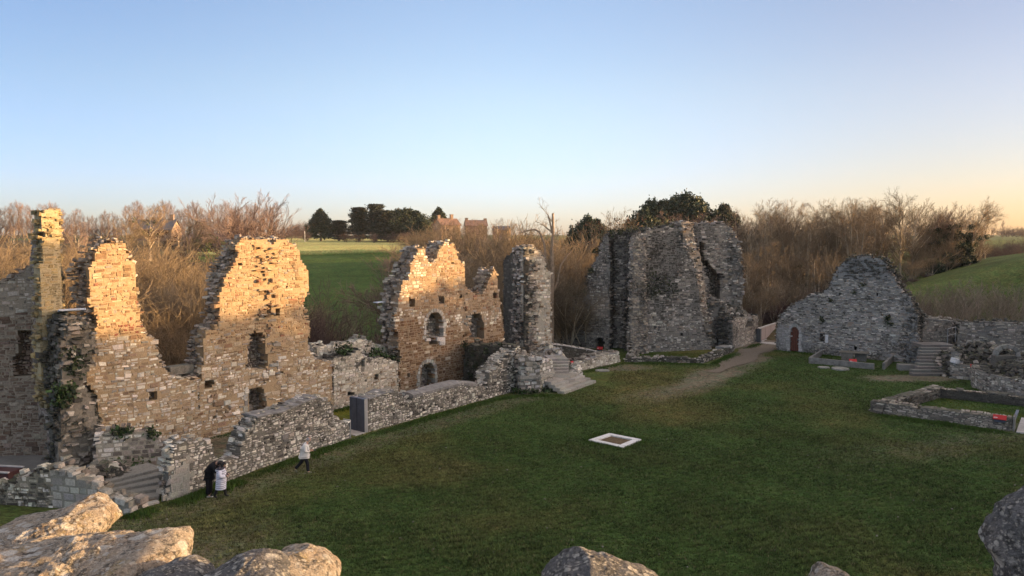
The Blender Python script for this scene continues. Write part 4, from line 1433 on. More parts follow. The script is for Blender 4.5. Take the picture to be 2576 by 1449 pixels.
KA2 = Line(KA.xyz(0, 0, 1.15)[:2], KA.xyz(KA.L + 0.8, 0, 1.15)[:2])
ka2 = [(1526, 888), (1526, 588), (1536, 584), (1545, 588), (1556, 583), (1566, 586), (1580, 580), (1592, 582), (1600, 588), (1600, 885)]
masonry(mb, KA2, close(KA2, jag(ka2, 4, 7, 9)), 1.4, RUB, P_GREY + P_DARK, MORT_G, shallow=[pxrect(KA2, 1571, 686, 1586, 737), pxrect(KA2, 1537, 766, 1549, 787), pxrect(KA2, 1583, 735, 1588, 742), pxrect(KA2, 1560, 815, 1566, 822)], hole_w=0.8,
        zones=[([KA2.uv(*p) for p in ((1526, 600), (1540, 600), (1545, 870), (1526, 870))], P_BLACK), ([KA2.uv(*p) for p in ((1575, 600), (1605, 600), (1605, 800), (1578, 790))], P_DARK)], seed=156, rubpal=P_DARK, rag=0.2, corecol=MORT_D)  # left inner corner blackened to paint the recess shadow line
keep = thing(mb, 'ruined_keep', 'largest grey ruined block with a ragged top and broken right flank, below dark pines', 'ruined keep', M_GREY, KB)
mb = MB()
kb = [(1590, 885), (1590, 586), (1604, 580), (1618, 584), (1632, 574), (1650, 572), (1662, 577), (1680, 569), (1700, 573), (1714, 570), (1722, 592), (1738, 645), (1750, 677), (1757, 730), (1762, 782), (1775, 830), (1788, 871), (1790, 885)]
masonry(mb, KB, close(KB, jag(kb, 3.5, 8, 5)), 2.0, RUB, P_GREY, MORT_G, shallow=[pxrect(KB, 1650, 700, 1656, 707)] + [pxrect(KB, x, y, x + 6, y + 6) for x, y in ((1632, 752), (1665, 777), (1700, 752), (1640, 795), (1645, 820), (1712, 838))],
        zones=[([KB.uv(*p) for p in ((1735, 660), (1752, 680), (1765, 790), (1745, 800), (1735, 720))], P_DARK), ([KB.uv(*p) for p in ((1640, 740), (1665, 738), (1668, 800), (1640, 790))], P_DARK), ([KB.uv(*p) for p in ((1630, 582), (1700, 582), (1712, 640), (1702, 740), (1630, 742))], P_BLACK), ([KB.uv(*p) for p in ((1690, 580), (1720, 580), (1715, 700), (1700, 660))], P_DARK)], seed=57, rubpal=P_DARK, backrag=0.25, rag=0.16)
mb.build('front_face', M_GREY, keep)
KE = Line(KB.xyz(KB.uv(1726, 592)[0], 0, -0.02)[:2], at(1812, 850, 76.6)[:2])
mb = MB()
ke = [(1716, 620), (1714, 562), (1722, 558), (1743, 560), (1746, 600), (1762, 640), (1768, 690), (1775, 730), (1780, 780), (1800, 830), (1805, 880), (1785, 880), (1758, 760), (1740, 660)]
masonry(mb, KE, KE.uvs(ke), 1.8, dict(LOOSE, prot=0.12), P_GREYW + P_WARMPALE, (0.27, 0.235, 0.19), rough=[(rect(-5, 9, -1, 15), 0.3)], seed=58, rubpal=P_GREYW)
mb.build('broken_end', M_WARM, keep)
# stub of a vanished cross wall standing out of the face
KS = Line(KB.xyz(-0.25, 0, -0.75)[:2], KB.xyz(1.2, 0, -0.75)[:2])
mb = MB()
masonry(mb, KS, close(KS, [(1587, 890), (1587, 800), (1590, 690), (1594, 600), (1622, 600), (1624, 700), (1627, 800), (1629, 890)]), 0.8, dict(LOOSE, h=(0.1, 0.2)), [((0.44, 0.38, 0.30), 3), ((0.33, 0.28, 0.22), 3), ((0.2, 0.17, 0.14), 1)], MORT_G, rough=[(rect(-1, 3, -1, 15), 0.25)], seed=59, rubpal=P_GREYW, backrag=0.1)  # paler stone colour stands in for shading on the projecting stub
mb.build('wall_stub', M_GREY, keep)
KC = Line(at(1738, 700, 78.3)[:2], at(1882, 700, 79.3)[:2])
mb = MB()
kc = [(1738, 880), (1735, 640), (1738, 566), (1752, 562), (1770, 567), (1784, 561), (1800, 565), (1815, 561), (1828, 566), (1840, 574), (1852, 592), (1862, 610), (1867, 641), (1872, 690), (1874, 735), (1866, 765), (1850, 790), (1850, 880)]
masonry(mb, KC, close(KC, jag(kc, 5, 8, 6)), 2.0, RUB, P_GREY + P_GREYW, MORT_G, shallow=[pxrect(KC, 1759, 606, 1772, 662), [KC.uv(*p) for p in ((1768, 655), (1780, 655), (1796, 676), (1812, 694), (1812, 760), (1786, 760), (1784, 705), (1772, 690))]], hole_w=1.5,
        rough=[([KC.uv(*p) for p in ((1832, 560), (1885, 560), (1885, 800), (1846, 800), (1832, 700))], 0.38), ([KC.uv(*p) for p in ((1776, 660), (1815, 690), (1812, 700), (1776, 680))], 0.2)],
        zones=[([KC.uv(*p) for p in ((1832, 600), (1885, 600), (1885, 800), (1840, 800))], [((0.42, 0.40, 0.36), 2), ((0.30, 0.28, 0.25), 2), ((0.2, 0.19, 0.17), 1)]), ([KC.uv(*p) for p in ((1738, 560), (1765, 560), (1765, 700), (1738, 700))], P_BLACK), ([KC.uv(*p) for p in ((1776, 565), (1800, 565), (1790, 640), (1778, 640))], P_DARK), ([KC.uv(*p) for p in ((1780, 690), (1815, 690), (1812, 770), (1775, 780))], P_BLACK)], seed=60, rubpal=P_GREYW, corecol=MORT_D)  # left strip and window rim blackened, painting recess shade
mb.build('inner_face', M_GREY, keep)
KD = Line(at(1766, 800, 75.9)[:2], at(1846, 800, 76.6)[:2])
mb = MB()
kd = [(1768, 885), (1770, 845), (1768, 800), (1772, 770), (1782, 752), (1800, 748), (1812, 757), (1826, 768), (1836, 785), (1842, 800), (1846, 880)]
masonry(mb, KD, close(KD, jag(kd, 4, 8, 7)), 1.2, RUB, P_GREY + P_DARK, MORT_G, deep=[], shallow=[arch_poly(KD.uv(1808, 850)[0], -0.3, 0.27, KD.uv(1808, 833)[1])], rough=[([KD.uv(*p) for p in ((1766, 745), (1850, 745), (1850, 815), (1766, 815))], 0.35)], hole_w=1.1, seed=61, rubpal=P_GREYW, corecol=(0.03, 0.03, 0.03))  # near-black core paints the shade inside the doorway
mb.build('doorway_wall', M_GREY, keep)
KR = Line((22.35, 74.7), (26.35, 79.7))
mb = MB()
kr = [(1843, 885), (1843, 800), (1850, 796), (1870, 798), (1890, 796), (1908, 792), (1910, 865)]
masonry(mb, KR, close(KR, kr), 1.6, RUB, P_GREYW, MORT_G, seed=62, rubpal=P_DARK, backrag=0.1)
heap(mb, (23.2, 79.0), (2.6, 2.2), 0.7, 1.6, 220, 0.5, 63, P_DARK + P_GREY, z0=2.4)
mb.build('flank_wall', M_GREY, keep)
tuft_on(keep, KB, [(1636, 725), (1646, 732), (1660, 722), (1672, 728), (1684, 714), (1652, 705), (1640, 690), (1676, 700), (1690, 735), (1632, 745)], 420, 0.10, 0.28, IVY_C, 64)
tuft_on(keep, KD, [(1766, 810), (1768, 790), (1775, 800), (1770, 770)], 400, 0.1, 0.25, IVY_C + [(0.06, 0.065, 0.04)], 65)
tuft_on(keep, KA, [(1500, 632), (1488, 680), (1540, 586), (1560, 584), (1450, 745), (1470, 735)], 500, 0.09, 0.2, IVY_C + DRYW_C, 66)
tuft_on(keep, KB, [(1600, 580), (1640, 573), (1690, 571)], 500, 0.08, 0.35, IVY_C + DRYW_C, 67, 'undergrowth', 0.6)


def redbox(px, py, Y, w, h, ang, label):
    p = at(px, py, Y)
    r_ = empty('information_panel', p)
    tag(r_, label, 'information panel')
    m = MB()
    Mx = Matrix.Translation(Vector(p)) @ Matrix.Rotation(ang, 4, 'Z') @ Matrix.Rotation(0.75, 4, 'X')
    m.bbox((-w / 2, -h / 2, -0.03), (w / 2, h / 2, 0.03), 0.008, (0.5, 0.5, 0.5), Mx)
    m.build('panel_board', M_RED, r_)
    m = MB()
    for k in range(4):
        x = -w * 0.42 + k * w * 0.07
        m.box((x, -h * 0.28 + 0.02 * (k % 2), 0.031), (x + w * 0.045, -h * 0.05, 0.034), (0.8, 0.8, 0.8), Mx)
    m.build('panel_lettering', M_WHITE, r_)
    m = MB()
    m.bbox((-w * 0.4, -0.05, -0.28), (w * 0.4, 0.05, -0.03), 0.01, (0.3, 0.3, 0.3), Matrix.Translation(Vector(p)) @ Matrix.Rotation(ang, 4, 'Z'))
    m.build('panel_support', M_ZINC, r_)
    return r_


redbox(1509, 876, 73.6, 0.6, 0.35, -0.4, 'small red panel in the black arched doorway at the foot of the keep')
redbox(1811, 879, 73.3, 0.5, 0.32, 0.5, 'small red panel at the corner of the low grass-filled enclosure')
redbox(1440, 912, 61.2, 0.28, 0.28, 0.5, 'tiny red panel on the stones beside the upper steps')

# low enclosure with grass in front of the keep
encl = [(10.3, 67.3), (17.2, 66.4), (22.0, 73.3)]
mb = MB()
for i in range(2):
    fr = Line(encl[i], encl[i + 1])
    masonry(mb, fr, [(0, -0.3), (0, 0.36), (fr.L * 0.5, 0.42), (fr.L, 0.38), (fr.L, -0.3)], 0.7, FLAT, P_GREY + P_DARK, MORT_D, seed=71 + i, rag=0.04, backrag=0.03)
fr = Line((11.6, 72.6), (10.4, 67.8))
masonry(mb, fr, [(0, -0.3), (0, 0.5), (fr.L, 0.4), (fr.L, -0.3)], 0.7, FLAT, P_GREY, MORT_G, seed=74, rag=0.04, backrag=0.03)
tag(mb.build('enclosure_wall', M_GREY, None, (15, 69, 0)), 'low angular stone kerb wall enclosing a grass plot before the keep', 'low wall')
m = MB()
m.bbox((-0.8, -0.5, 0), (0.8, 0.5, 0.55), 0.03, (0.3, 0.29, 0.27), Matrix.Translation(Vector(gnd(1822, 884))) @ Matrix.Rotation(0.7, 4, 'Z'))
tag(m.build('stone_block', M_ASH, None, gnd(1822, 884)), 'grey stone block at the corner by the doorway of the keep', 'stone block')

# ------------------------------------------------------------------ footbridge
br = empty('footbridge', (27.5, 80.0, 0))
tag(br, 'modern footbridge with pinkish parapet panels between the keep and the right gable', 'footbridge')
B1 = Line((26.35, 79.2), (29.9, 84.1))
rotB = math.atan2(B1.d[1], B1.d[0])
MBx = Matrix.Translation((B1.A[0], B1.A[1], 0)) @ Matrix.Rotation(rotB, 4, 'Z')
for k in range(3):
    m = MB()
    a = 0.3 + k * (B1.L - 0.3) / 3
    m.bbox((a + 0.03, 0.0, 0.12), (a + (B1.L - 0.3) / 3 - 0.03, 0.12, 1.45), 0.012, (0.5, 0.5, 0.5), MBx)
    m.build('parapet_panel', M_PINK, br)
m = MB()
m.bbox((-0.05, -0.05, 1.452), (B1.L, 0.18, 1.56), 0.015, (0.5, 0.5, 0.5), MBx)
m.build('top_rail', M_CONC, br)
m = MB()
m.bbox((-0.05, -0.2, -0.1), (0.28, 0.25, 1.45), 0.015, (0.5, 0.5, 0.5), MBx)
m.build('end_post', plain_mat('dark_grey_post', (0.10, 0.105, 0.11), 0.7, 0.3, 0.15, 3), br)
m = MB()
m.bbox((-0.6, -4.2, -0.35), (B1.L + 6, -0.21, 0.03), 0.015, (0.5, 0.5, 0.5), MBx)
m.build('deck', M_CONC, br)
m = MB()
m.bbox((0.0, -0.19, 0.03), (B1.L + 6, -0.06, 0.13), 0.012, (0.5, 0.5, 0.5), MBx)
m.build('kerb', M_CONC, br)
B2 = Line(at(1916, 820, 91)[:2], at(1990, 815, 89)[:2])
MB2 = Matrix.Translation((B2.A[0], B2.A[1], tz(*B2.A) - 0.3)) @ Matrix.Rotation(math.atan2(B2.d[1], B2.d[0]), 4, 'Z')
h2 = at(1920, 808, 91)[2] - tz(*B2.A) + 0.3
m = MB()
m.bbox((0, 0, 0), (B2.L, 0.15, h2 - 0.1), 0.02, (0.5, 0.5, 0.5), MB2)
m.build('far_parapet', M_ZINC, br)
m = MB()
m.bbox((-0.05, -0.06, h2 - 0.098), (B2.L, 0.21, h2), 0.02, (0.5, 0.5, 0.5), MB2)
m.build('top_rail', M_CONC, br)

# ------------------------------------------------------------------ right gable with the red-brown door
GR = Line((26.55, 74.15), (37.4, 64.9))
gr = [(1954, 890), (1953, 840), (1956, 818), (1959, 796), (1970, 785), (1983, 772), (2005, 760), (2022, 754), (2029, 744), (2065, 740), (2082, 726), (2096, 694), (2107, 673), (2120, 660), (2135, 652), (2150, 646), (2170, 643), (2190, 643), (2206, 647), (2227, 655), (2234, 677), (2246, 690), (2255, 698),
      (2262, 719), (2273, 736), (2290, 747), (2297, 772), (2311, 796), (2312, 925)]
dl, dr = GR.uv(1987, 860)[0], GR.uv(2009, 860)[0]
dc, dhw2 = (dl + dr) / 2, (dr - dl) / 2
dsp = GR.uv(1998, 836)[1]
holes = [(2110, 736, 2117, 743), (2204, 737, 2211, 745), (2091, 786, 2096, 791), (2122, 786, 2127, 792), (2214, 788, 2220, 794), (2061, 839, 2072, 859), (2146, 871, 2155, 881)]
mb = MB()
masonry(mb, GR, close(GR, jag(gr, 4, 8, 8, 3)), 1.5, FLAT, P_GREY, (0.27, 0.265, 0.25), shallow=[pxrect(GR, *h) for h in holes] + [arch_poly(dc, -0.3, dhw2, dsp, 0.3)], hole_w=0.6,
        zones=[([GR.uv(*p) for p in ((2250, 650), (2330, 780), (2330, 930), (2255, 930))], P_GREYW), ([GR.uv(*p) for p in ((1950, 810), (2040, 850), (2040, 900), (1950, 900))], [((0.40, 0.39, 0.37), 1), ((0.33, 0.32, 0.30), 1)]), ([GR.uv(*p) for p in ((2085, 700), (2110, 640), (2230, 640), (2240, 700), (2190, 690), (2140, 705))], P_DARK), ([GR.uv(*p) for p in ((1955, 790), (2030, 740), (2085, 735), (2060, 765), (1990, 800))], P_DARK + P_GREY), ([GR.uv(*p) for p in ((2262, 715), (2300, 770), (2315, 850), (2290, 850), (2270, 780))], P_DARK + P_GREYW)],
        rough=[([GR.uv(*p) for p in ((2290, 745), (2330, 790), (2330, 930), (2258, 930))], 0.18), ([GR.uv(*p) for p in ((2085, 735), (2100, 640), (2240, 640), (2275, 740), (2200, 700), (2120, 705))], 0.14)], seed=75, rubpal=P_DARK, backrag=0.3, rag=0.24)
gable_r = thing(mb, 'ruined_gable', 'rounded grey gable wall with a pointed red-brown door and small square holes', 'ruined gable', M_GREY, GR)
surround(GR, dc, 0.05, dhw2, dsp, 0.24, [((0.42, 0.41, 0.39), 1)], 7, n=8, rise=1.3).build('door_surround', M_ASH, gable_r)
m = MB()
dp = arch_poly(dc, 0.05, dhw2 - 0.03, dsp, 0.3, 11)
V = np.vstack([GR.xyz(np.array([p[0] for p in dp]), np.array([p[1] for p in dp]), w) for w in (0.14, 0.22)])
n = len(dp)
F = [(0, i, i + 1, i + 1) for i in range(1, n - 1)] + [(i, (i + 1) % n, n + (i + 1) % n, n + i) for i in range(n)]
m.add(V, F)
door = m.build('door', M_DOOR, gable_r)
m = MB()
for k in range(1, 5):
    uu = dc - dhw2 + 2 * dhw2 * k / 5
    m.add(GR.xyz(np.array((uu - 0.012, uu + 0.012, uu + 0.012, uu - 0.012)), np.array((0.1, 0.1, dsp + 0.1, dsp + 0.1)), 0.134), [(0, 1, 2, 3)])
m.build('plank_joints', M_GLASS, door)
m = MB()
p = GR.xyz(dc + dhw2 * 0.75, 1.15, 0.1)
m.bbox((-0.03, -0.03, -0.09), (0.03, 0.03, 0.09), 0.01, (0.1, 0.1, 0.1), Matrix.Translation(Vector(p)))
m.build('handle', M_ZINC, door)
m = MB()
u_, v_ = GR.uv(2077, 850)
emit(m, GR, np.array([[(u_ - 0.05, v_ - 0.5), (u_ + 0.25, v_ - 0.5), (u_ + 0.25, v_ + 0.35), (u_ - 0.05, v_ + 0.35)]]), 0, 0.3, 0.03, [(0.62, 0.62, 0.62)], R(2), 0.05)
m.build('window_jamb', M_ASH, gable_r)
tuft_on(gable_r, GR, [(2090, 755), (2066, 800), (2070, 806), (2230, 805), (2240, 815), (2235, 798), (2150, 735), (2170, 715)], 420, 0.08, 0.12, IVY_C + DRYW_C, 76)
tuft_on(gable_r, GR, [(2120, 662), (2150, 648), (2180, 645), (2210, 650), (2225, 660)], 260, 0.07, 0.2, DRYW_C + IVY_C, 77, 'undergrowth', 0.4)

# wall continuing right, stairs, bastion
Q1 = Line(at(2300, 850, 68.0)[:2], at(2425, 850, 69.5)[:2])
mb = MB()
masonry(mb, Q1, close(Q1, [(2298, 930), (2300, 790), (2312, 797), (2340, 801), (2380, 804), (2415, 806), (2425, 808), (2426, 930)]), 1.8, RUB, P_GREYW, MORT_G, seed=81, rubpal=P_GREYW, backrag=0.06)
q1o = thing(mb, 'ruined_wall', 'recessed wall with a broad grey top behind the head of the right-hand steps', 'ruined wall', M_GREY, Q1)
capping(Q1, [(2312, 800), (2340, 804), (2380, 807), (2412, 809)], 1.8, 0.05, 'mortar_capping', q1o)
Q2 = Line(at(2405, 850, 67.6)[:2], at(2660, 850, 64.5)[:2])
mb = MB()
masonry(mb, Q2, close(Q2, [(2405, 950), (2408, 860), (2412, 812), (2430, 808), (2453, 812), (2488, 807), (2530, 809), (2576, 813), (2660, 815), (2660, 950)]), 1.5, RUB, P_GREYW, MORT_G, seed=82, rubpal=P_DARK, backrag=0.2,
        rough=[([Q2.uv(*p) for p in ((2470, 815), (2520, 815), (2510, 880), (2440, 880))], 0.14)])
thing(mb, 'ruined_wall', 'long rubble wall running off the right picture edge behind the rubble bank', 'ruined wall', M_GREY, Q2)

rs = empty('stone_stair', (34.4, 61.5, 0))
tag(rs, 'straight flight of ten grey stone steps against the wall right of the grey gable', 'stairs')
for i in range(10):
    m = MB()
    y = 60.3 + 0.42 * i
    x0, x1 = at(2308 + 1.2 * i if i > 1 else 2298, 900, y)[0], at(2392 + 0.8 * i if i > 1 else 2402, 900, y)[0]
    rng = R(300 + i)
    mid = x0 + (x1 - x0) * rng.uniform(0.35, 0.65)
    for a, b in ((x0, mid), (mid, x1)):
        m.bbox((a + 0.004, y + rng.uniform(0, 0.025), 0.2 * i - 0.12), (b - 0.004, y + (0.6 if i < 9 else 1.7), 0.2 * (i + 1)), 0.022, pick([((0.17, 0.162, 0.145), 1)], 1, rng)[0])
    m.build('step', M_STEP, rs)
mb = MB()
SW = Line(at(2296, 900, 66.5)[:2], at(2310, 900, 60.6)[:2])
railing('handrail', 'pale metal handrail beside the upper right-hand steps', [at(2383, 866, 64.0), at(2392, 863, 65.2), at(2403, 860, 66.4)], 1.35)

mb = MB()
heap(mb, (39.4, 61.8), (5.2, 3.6), -0.25, 2.5, 900, 0.4, 83, P_DARK + P_DARK + P_GREYW)
heap(mb, (41.5, 54.5), (5.6, 5.2), 0.3, 1.1, 700, 0.36, 84, P_DARK, z0=1.45)
rub = tag(mb.build('rubble_bank', M_DARK, None, (40, 58, 0)), 'dark bank of tumbled stones right of the straight steps', 'rubble bank')
BA = Arc((41.3, 53.4), 6.9, math.radians(150), 1)
mb = MB()
masonry(mb, BA, [(-2.0, -0.3), (-2.0, 1.35), (2, 1.5), (4, 1.45), (8, 1.6), (11.5, 1.65), (11.5, -0.3)], 1.0, RUB, P_GREY, MORT_G, seed=85, rubpal=P_DARK, backrag=0.1)
tag(mb.build('round_bastion', M_GREY, None, (37, 52, 0)), 'low round bastion wall at the right edge behind the stone basin', 'bastion')
# arch fragment on the rubble
AF = Line(at(2508, 900, 57.5)[:2], at(2562, 900, 57.0)[:2])
cu_, _ = AF.uv(2534, 905)
m = surround(AF, cu_, 2.0, 0.62, 2.1, 0.32, [((0.25, 0.24, 0.21), 1)], 9, n=6, dep=0.5, jambs=False)
m.bbox((-1.0, -0.3, -2.1), (1.0, 0.3, 0.02), 0.03, (0.15, 0.14, 0.12), Matrix.Translation(Vector(AF.xyz(cu_, 2.1, 0.4))))
tag(m.build('arch_fragment', M_ASH, None, AF.xyz(cu_, 2.0, 0.2)), 'weathered half-round arch fragment set on the rubble at the right edge', 'arch fragment')
m = MB()
p = at(2407, 910, 59.3)
m.bbox((-0.45, -0.25, -0.2), (0.45, 0.3, 0.25), 0.06, (0.62, 0.62, 0.61), Matrix.Translation(Vector(p)) @ Matrix.Rotation(0.3, 4, 'Y') @ Matrix.Rotation(0.4, 4, 'Z'))
tag(m.build('stone_block', M_ASH, None, p), 'white broken block among the dark stones right of the straight steps', 'stone block')
redbox(2448, 921, 58.8, 0.4, 0.35, -0.2, 'small red panel among the dark rubble at the right')
mb = MB()
SB = Line(at(2392, 930, 59.4)[:2], at(2452, 930, 58.4)[:2])
masonry(mb, SB, close(SB, [(2392, 960), (2392, 880), (2398, 874), (2410, 884), (2418, 918), (2435, 920), (2452, 922), (2454, 955)]), 1.2, RUB, P_GREY, MORT_G, seed=86, rubpal=P_DARK)
thing(mb, 'ruined_wall', 'stub wall of grey blocks flanking the straight steps on their right', 'ruined wall', M_GREY, SB)

# trough enclosure before the right gable
tr = empty('concrete_kerb', gnd(2110, 918))
tag(tr, 'low concrete kerb boxing in the stone trough below the right gable', 'low wall')


def kerb(A, B, T, h, parent, name='kerb_wall', mat=M_KERB, col=(0.3, 0.29, 0.27)):
    fr = Line(A, B)
    m = MB()
    Mx = Matrix.Translation((fr.A[0], fr.A[1], 0)) @ Matrix.Rotation(math.atan2(fr.d[1], fr.d[0]), 4, 'Z')
    m.bbox((0, 0, -0.1), (fr.L, T, h), 0.015, col, Mx)
    return m.build(name, mat, parent)


kerb(gnd(2034, 913), gnd(2198, 930), 0.22, 0.5, tr)
kerb(gnd(2064, 893), gnd(2034, 912), 0.22, 0.49, tr)
kerb(gnd(2246, 905), gnd(2219, 929), 0.2, 0.55, tr)
m = MB()
for a in (2126, 2160):
    p = gnd(a, 912)
    m.bbox((0, 0, -0.05), (0.95, 0.8, 0.75), 0.04, (0.18, 0.165, 0.14), Matrix.Translation(Vector(p) + Vector((0, 0.8, 0))) @ Matrix.Rotation(-0.5, 4, 'Z'))
m.bbox((-0.15, -0.1, 0.752), (2.35, 0.85, 0.85), 0.03, (0.2, 0.18, 0.15), Matrix.Translation(Vector(gnd(2126, 912)) + Vector((0, 0.8, 0))) @ Matrix.Rotation(-0.35, 4, 'Z'))
tag(m.build('stone_trough', M_ASH, None, gnd(2158, 910)), 'old stone trough on blocks behind the concrete kerb under the right gable', 'trough')
redbox(2146, 908, 64.4, 0.62, 0.4, -0.25, 'red panel on the concrete kerb of the trough')
m = MB()
m.bbox((0, 0, -0.1), (1.9, 0.7, 0.5), 0.03, (0.24, 0.23, 0.21), Matrix.Translation(Vector(gnd(2262, 932))) @ Matrix.Rotation(-0.15, 4, 'Z'))
tag(m.build('stone_block', M_ASH, None, gnd(2285, 930)), 'long low grey block left of the foot of the straight steps', 'stone block')


def disc(c, rx, ry, h, label, name='stone_disc', mat=M_ASH, col=(0.33, 0.325, 0.29)):
    m = MB()
    n = 22
    rng = R(int(c[0] * 10))
    rr = 1 + rng.uniform(-0.05, 0.05, n)
    a = np.arange(n) * 2 * math.pi / n
    V = []
    for z, s in ((-0.05, 1.0), (h - 0.02, 1.0), (h, 0.95)):
        V.append(np.stack([c[0] + rx * s * rr * np.cos(a), c[1] + ry * s * rr * np.sin(a), np.full(n, z)], 1))
    V = np.vstack(V + [np.array([[c[0], c[1], h]])])
    F = [(k * n + j, k * n + (j + 1) % n, (k + 1) * n + (j + 1) % n, (k + 1) * n + j) for k in range(2) for j in range(n)] + [(2 * n + j, 2 * n + (j + 1) % n, 3 * n, 3 * n) for j in range(n)]
    m.add(V, F, col)
    return tag(m.build(name, mat, None, (c[0], c[1], 0)), label, 'stone slab')


disc(gnd(2114, 928), 0.72, 0.75, 0.09, 'large round pale millstone disc set in the grass before the trough')
disc(gnd(2072, 924), 0.5, 0.45, 0.05, 'smaller flat stone beside the round millstone disc')
disc(gnd(1515, 932), 0.62, 0.5, 0.05, 'flat pale stone in the grass before the flat-topped low wall')

# ------------------------------------------------------------------ square basin
bs = empty('stone_basin', (29.0, 48.0, 0))
tag(bs, 'square low-walled stone basin with grass inside, in the lawn at the right', 'basin')
Pq = [np.array(p) for p in ((23.3, 47.9), (29.4, 43.2), (37.4, 48.2), (30.3, 53.2))]
for i, (a, b, h) in enumerate(((0, 1, 0.72), (1, 2, 0.7), (2, 3, 0.62), (3, 0, 0.66))):
    if i == 1: continue
    fr = Line(Pq[a], Pq[b])
    mb = MB()
    masonry(mb, fr, [(0.0, -0.35), (0.0, h), (fr.L, h + 0.02), (fr.L, -0.35)], 0.8, dict(FLAT, h=(0.06, 0.12), l=(0.2, 0.6), prot=0.02), P_GREYW, (0.14, 0.13, 0.11), seed=91 + i, loose=0.12, rag=0.02, backrag=0.02, rubpal=P_GREYW)
    mb.build('basin_wall', M_GREY, bs)
m = MB()
fr = Line(Pq[0], Pq[1])
Mx = Matrix.Translation((Pq[1][0], Pq[1][1], 0)) @ Matrix.Rotation(math.atan2(fr.d[1], fr.d[0]), 4, 'Z')
m.bbox((0.0, -0.02, -0.1), (0.1, 0.75, 0.86), 0.012, (0.5, 0.5, 0.5), Mx)
m.build('end_plate', M_KERB, bs)
m = MB()
m.bbox((-0.05, 0.7, 0.5), (0.1, 3.4, 0.62), 0.012, (0.5, 0.5, 0.5), Mx)
m.build('metal_kerb', M_ZINC, bs)
m = MB()
m.bbox((0.2, -0.3, -0.06), (5.0, 4.0, 0.05), 0.012, (0.5, 0.5, 0.5), Mx)
m.build('paving', M_CONC, bs)
redbox(2515, 1050, 43.55, 0.68, 0.34, -0.65, 'red panel with white lettering on the front corner of the stone basin')

# ------------------------------------------------------------------ white frame in the lawn
pf = empty('pit_frame', gnd(1548, 1110))
tag(pf, 'square frame of four mitred white slabs round bare earth in the middle of the lawn', 'pit frame')
Cq = [gnd(1480, 1110), gnd(1566, 1129), gnd(1614, 1108.5), gnd(1533, 1092.8)]
cen = sum(Cq) / 4
for i in range(4):
    a, b = Cq[i], Cq[(i + 1) % 4]
    ai, bi = a + (cen - a) * 0.335, b + (cen - b) * 0.335
    t = (b - a) / np.linalg.norm(b - a) * 0.012
    m = MB()
    base = np.array([a + t, b - t, bi - t, ai + t])
    m.add(np.vstack([base + (0, 0, -0.05), base + (0, 0, 0.085)]), [(0, 3, 2, 1), (4, 5, 6, 7), (0, 1, 5, 4), (1, 2, 6, 5), (2, 3, 7, 6), (3, 0, 4, 7)])
    m.build('frame_slab', M_WHITE, pf)
m = MB()
m.add([c + (cen - c) * 0.33 + np.array((0, 0, 0.02)) for c in Cq], [(0, 1, 2, 3)])
m.build('earth_fill', M_SOIL, pf)

# gravel path to the bridge
rng = R(7)
P = np.array([(28.0, 80.2), (26.3, 77.6), (24.2, 73.6), (21.8, 69.4), (19.4, 65.4), (17.0, 61.6)])
W = np.array((1.8, 1.6, 1.3, 1.15, 0.9, 0.15))
n = 140
tt = np.linspace(0, len(P) - 1, n)
cx, cy, ww = np.interp(tt, range(len(P)), P[:, 0]), np.interp(tt, range(len(P)), P[:, 1]), np.interp(tt, range(len(P)), W)
tx, ty = np.gradient(cx), np.gradient(cy)
ln = np.hypot(tx, ty)
L_ = np.stack([cx - ty / ln * (ww + 0.45 * waves(cx, cy, 61, 1.6, 4)), cy + tx / ln * (ww + 0.45 * waves(cx, cy, 61, 1.6, 4))], 1)
R_ = np.stack([cx + ty / ln * (ww + 0.45 * waves(cx, cy, 62, 1.6, 4)), cy - tx / ln * (ww + 0.45 * waves(cx, cy, 62, 1.6, 4))], 1)
m = MB()
V = np.concatenate([L_, (L_ + R_) / 2, R_], 0)
V = np.hstack([V, (terrain(V[:, 0], V[:, 1]) + 0.05)[:, None]])
F = [(k * n + i, k * n + i + 1, (k + 1) * n + i + 1, (k + 1) * n + i) for k in range(2) for i in range(n - 1)]
F = [f[::-1] for f in F]
m.add(V, F)
t_ = plain_mat('grey_gravel', (0.165, 0.138, 0.105), 0.95, 0.1, 0.3, 9, 0, 0.6)
tag(m.build('path', t_, None, (20, 66, 0)), kind='structure')

# ------------------------------------------------------------------ trees
def grow(rng, p, d, L, r, lev, spec, out):
    s = spec[lev]
    n = s.get('seg', 4)
    pts, rad = [np.array(p, float)], [r]
    d = np.array(d, float)
    for i in range(n):
        d = d + rng.normal(0, s.get('wob', 0.12), 3) + np.array((0, 0, s.get('up', 0.05)))
        d /= np.linalg.norm(d)
        pts.append(pts[-1] + d * L / n)
        rad.append(r * (1 - (1 - s.get('tip', 0.35)) * (i + 1) / n))
    out.append((pts, rad, lev))
    if lev + 1 >= len(spec): return
    c = spec[lev + 1]
    k = int(rng.uniform(*s['kids']))
    for i in range(k):
        t = s.get('t0', 0.3) + (1 - s.get('t0', 0.3)) * (i + rng.rand()) / k
        f = t * n
        j = min(int(f), n - 1)
        q = pts[j] + (pts[j + 1] - pts[j]) * (f - j)
        rr = rad[j] + (rad[j + 1] - rad[j]) * (f - j)
        dd = pts[j + 1] - pts[j]
        dd /= np.linalg.norm(dd)
        ax = np.cross(dd, rng.normal(0, 1, 3))
        ax /= np.linalg.norm(ax) + 1e-9
        a = math.radians(rng.uniform(*s['ang']))
        nd = dd * math.cos(a) + ax * math.sin(a)
        grow(rng, q, nd, L * rng.uniform(*s['lr']) * (1.15 - 0.5 * t * s.get('con', 1.0)), min(rr * 0.62, rr) * s.get('rr', 1.0), lev + 1, spec, out)


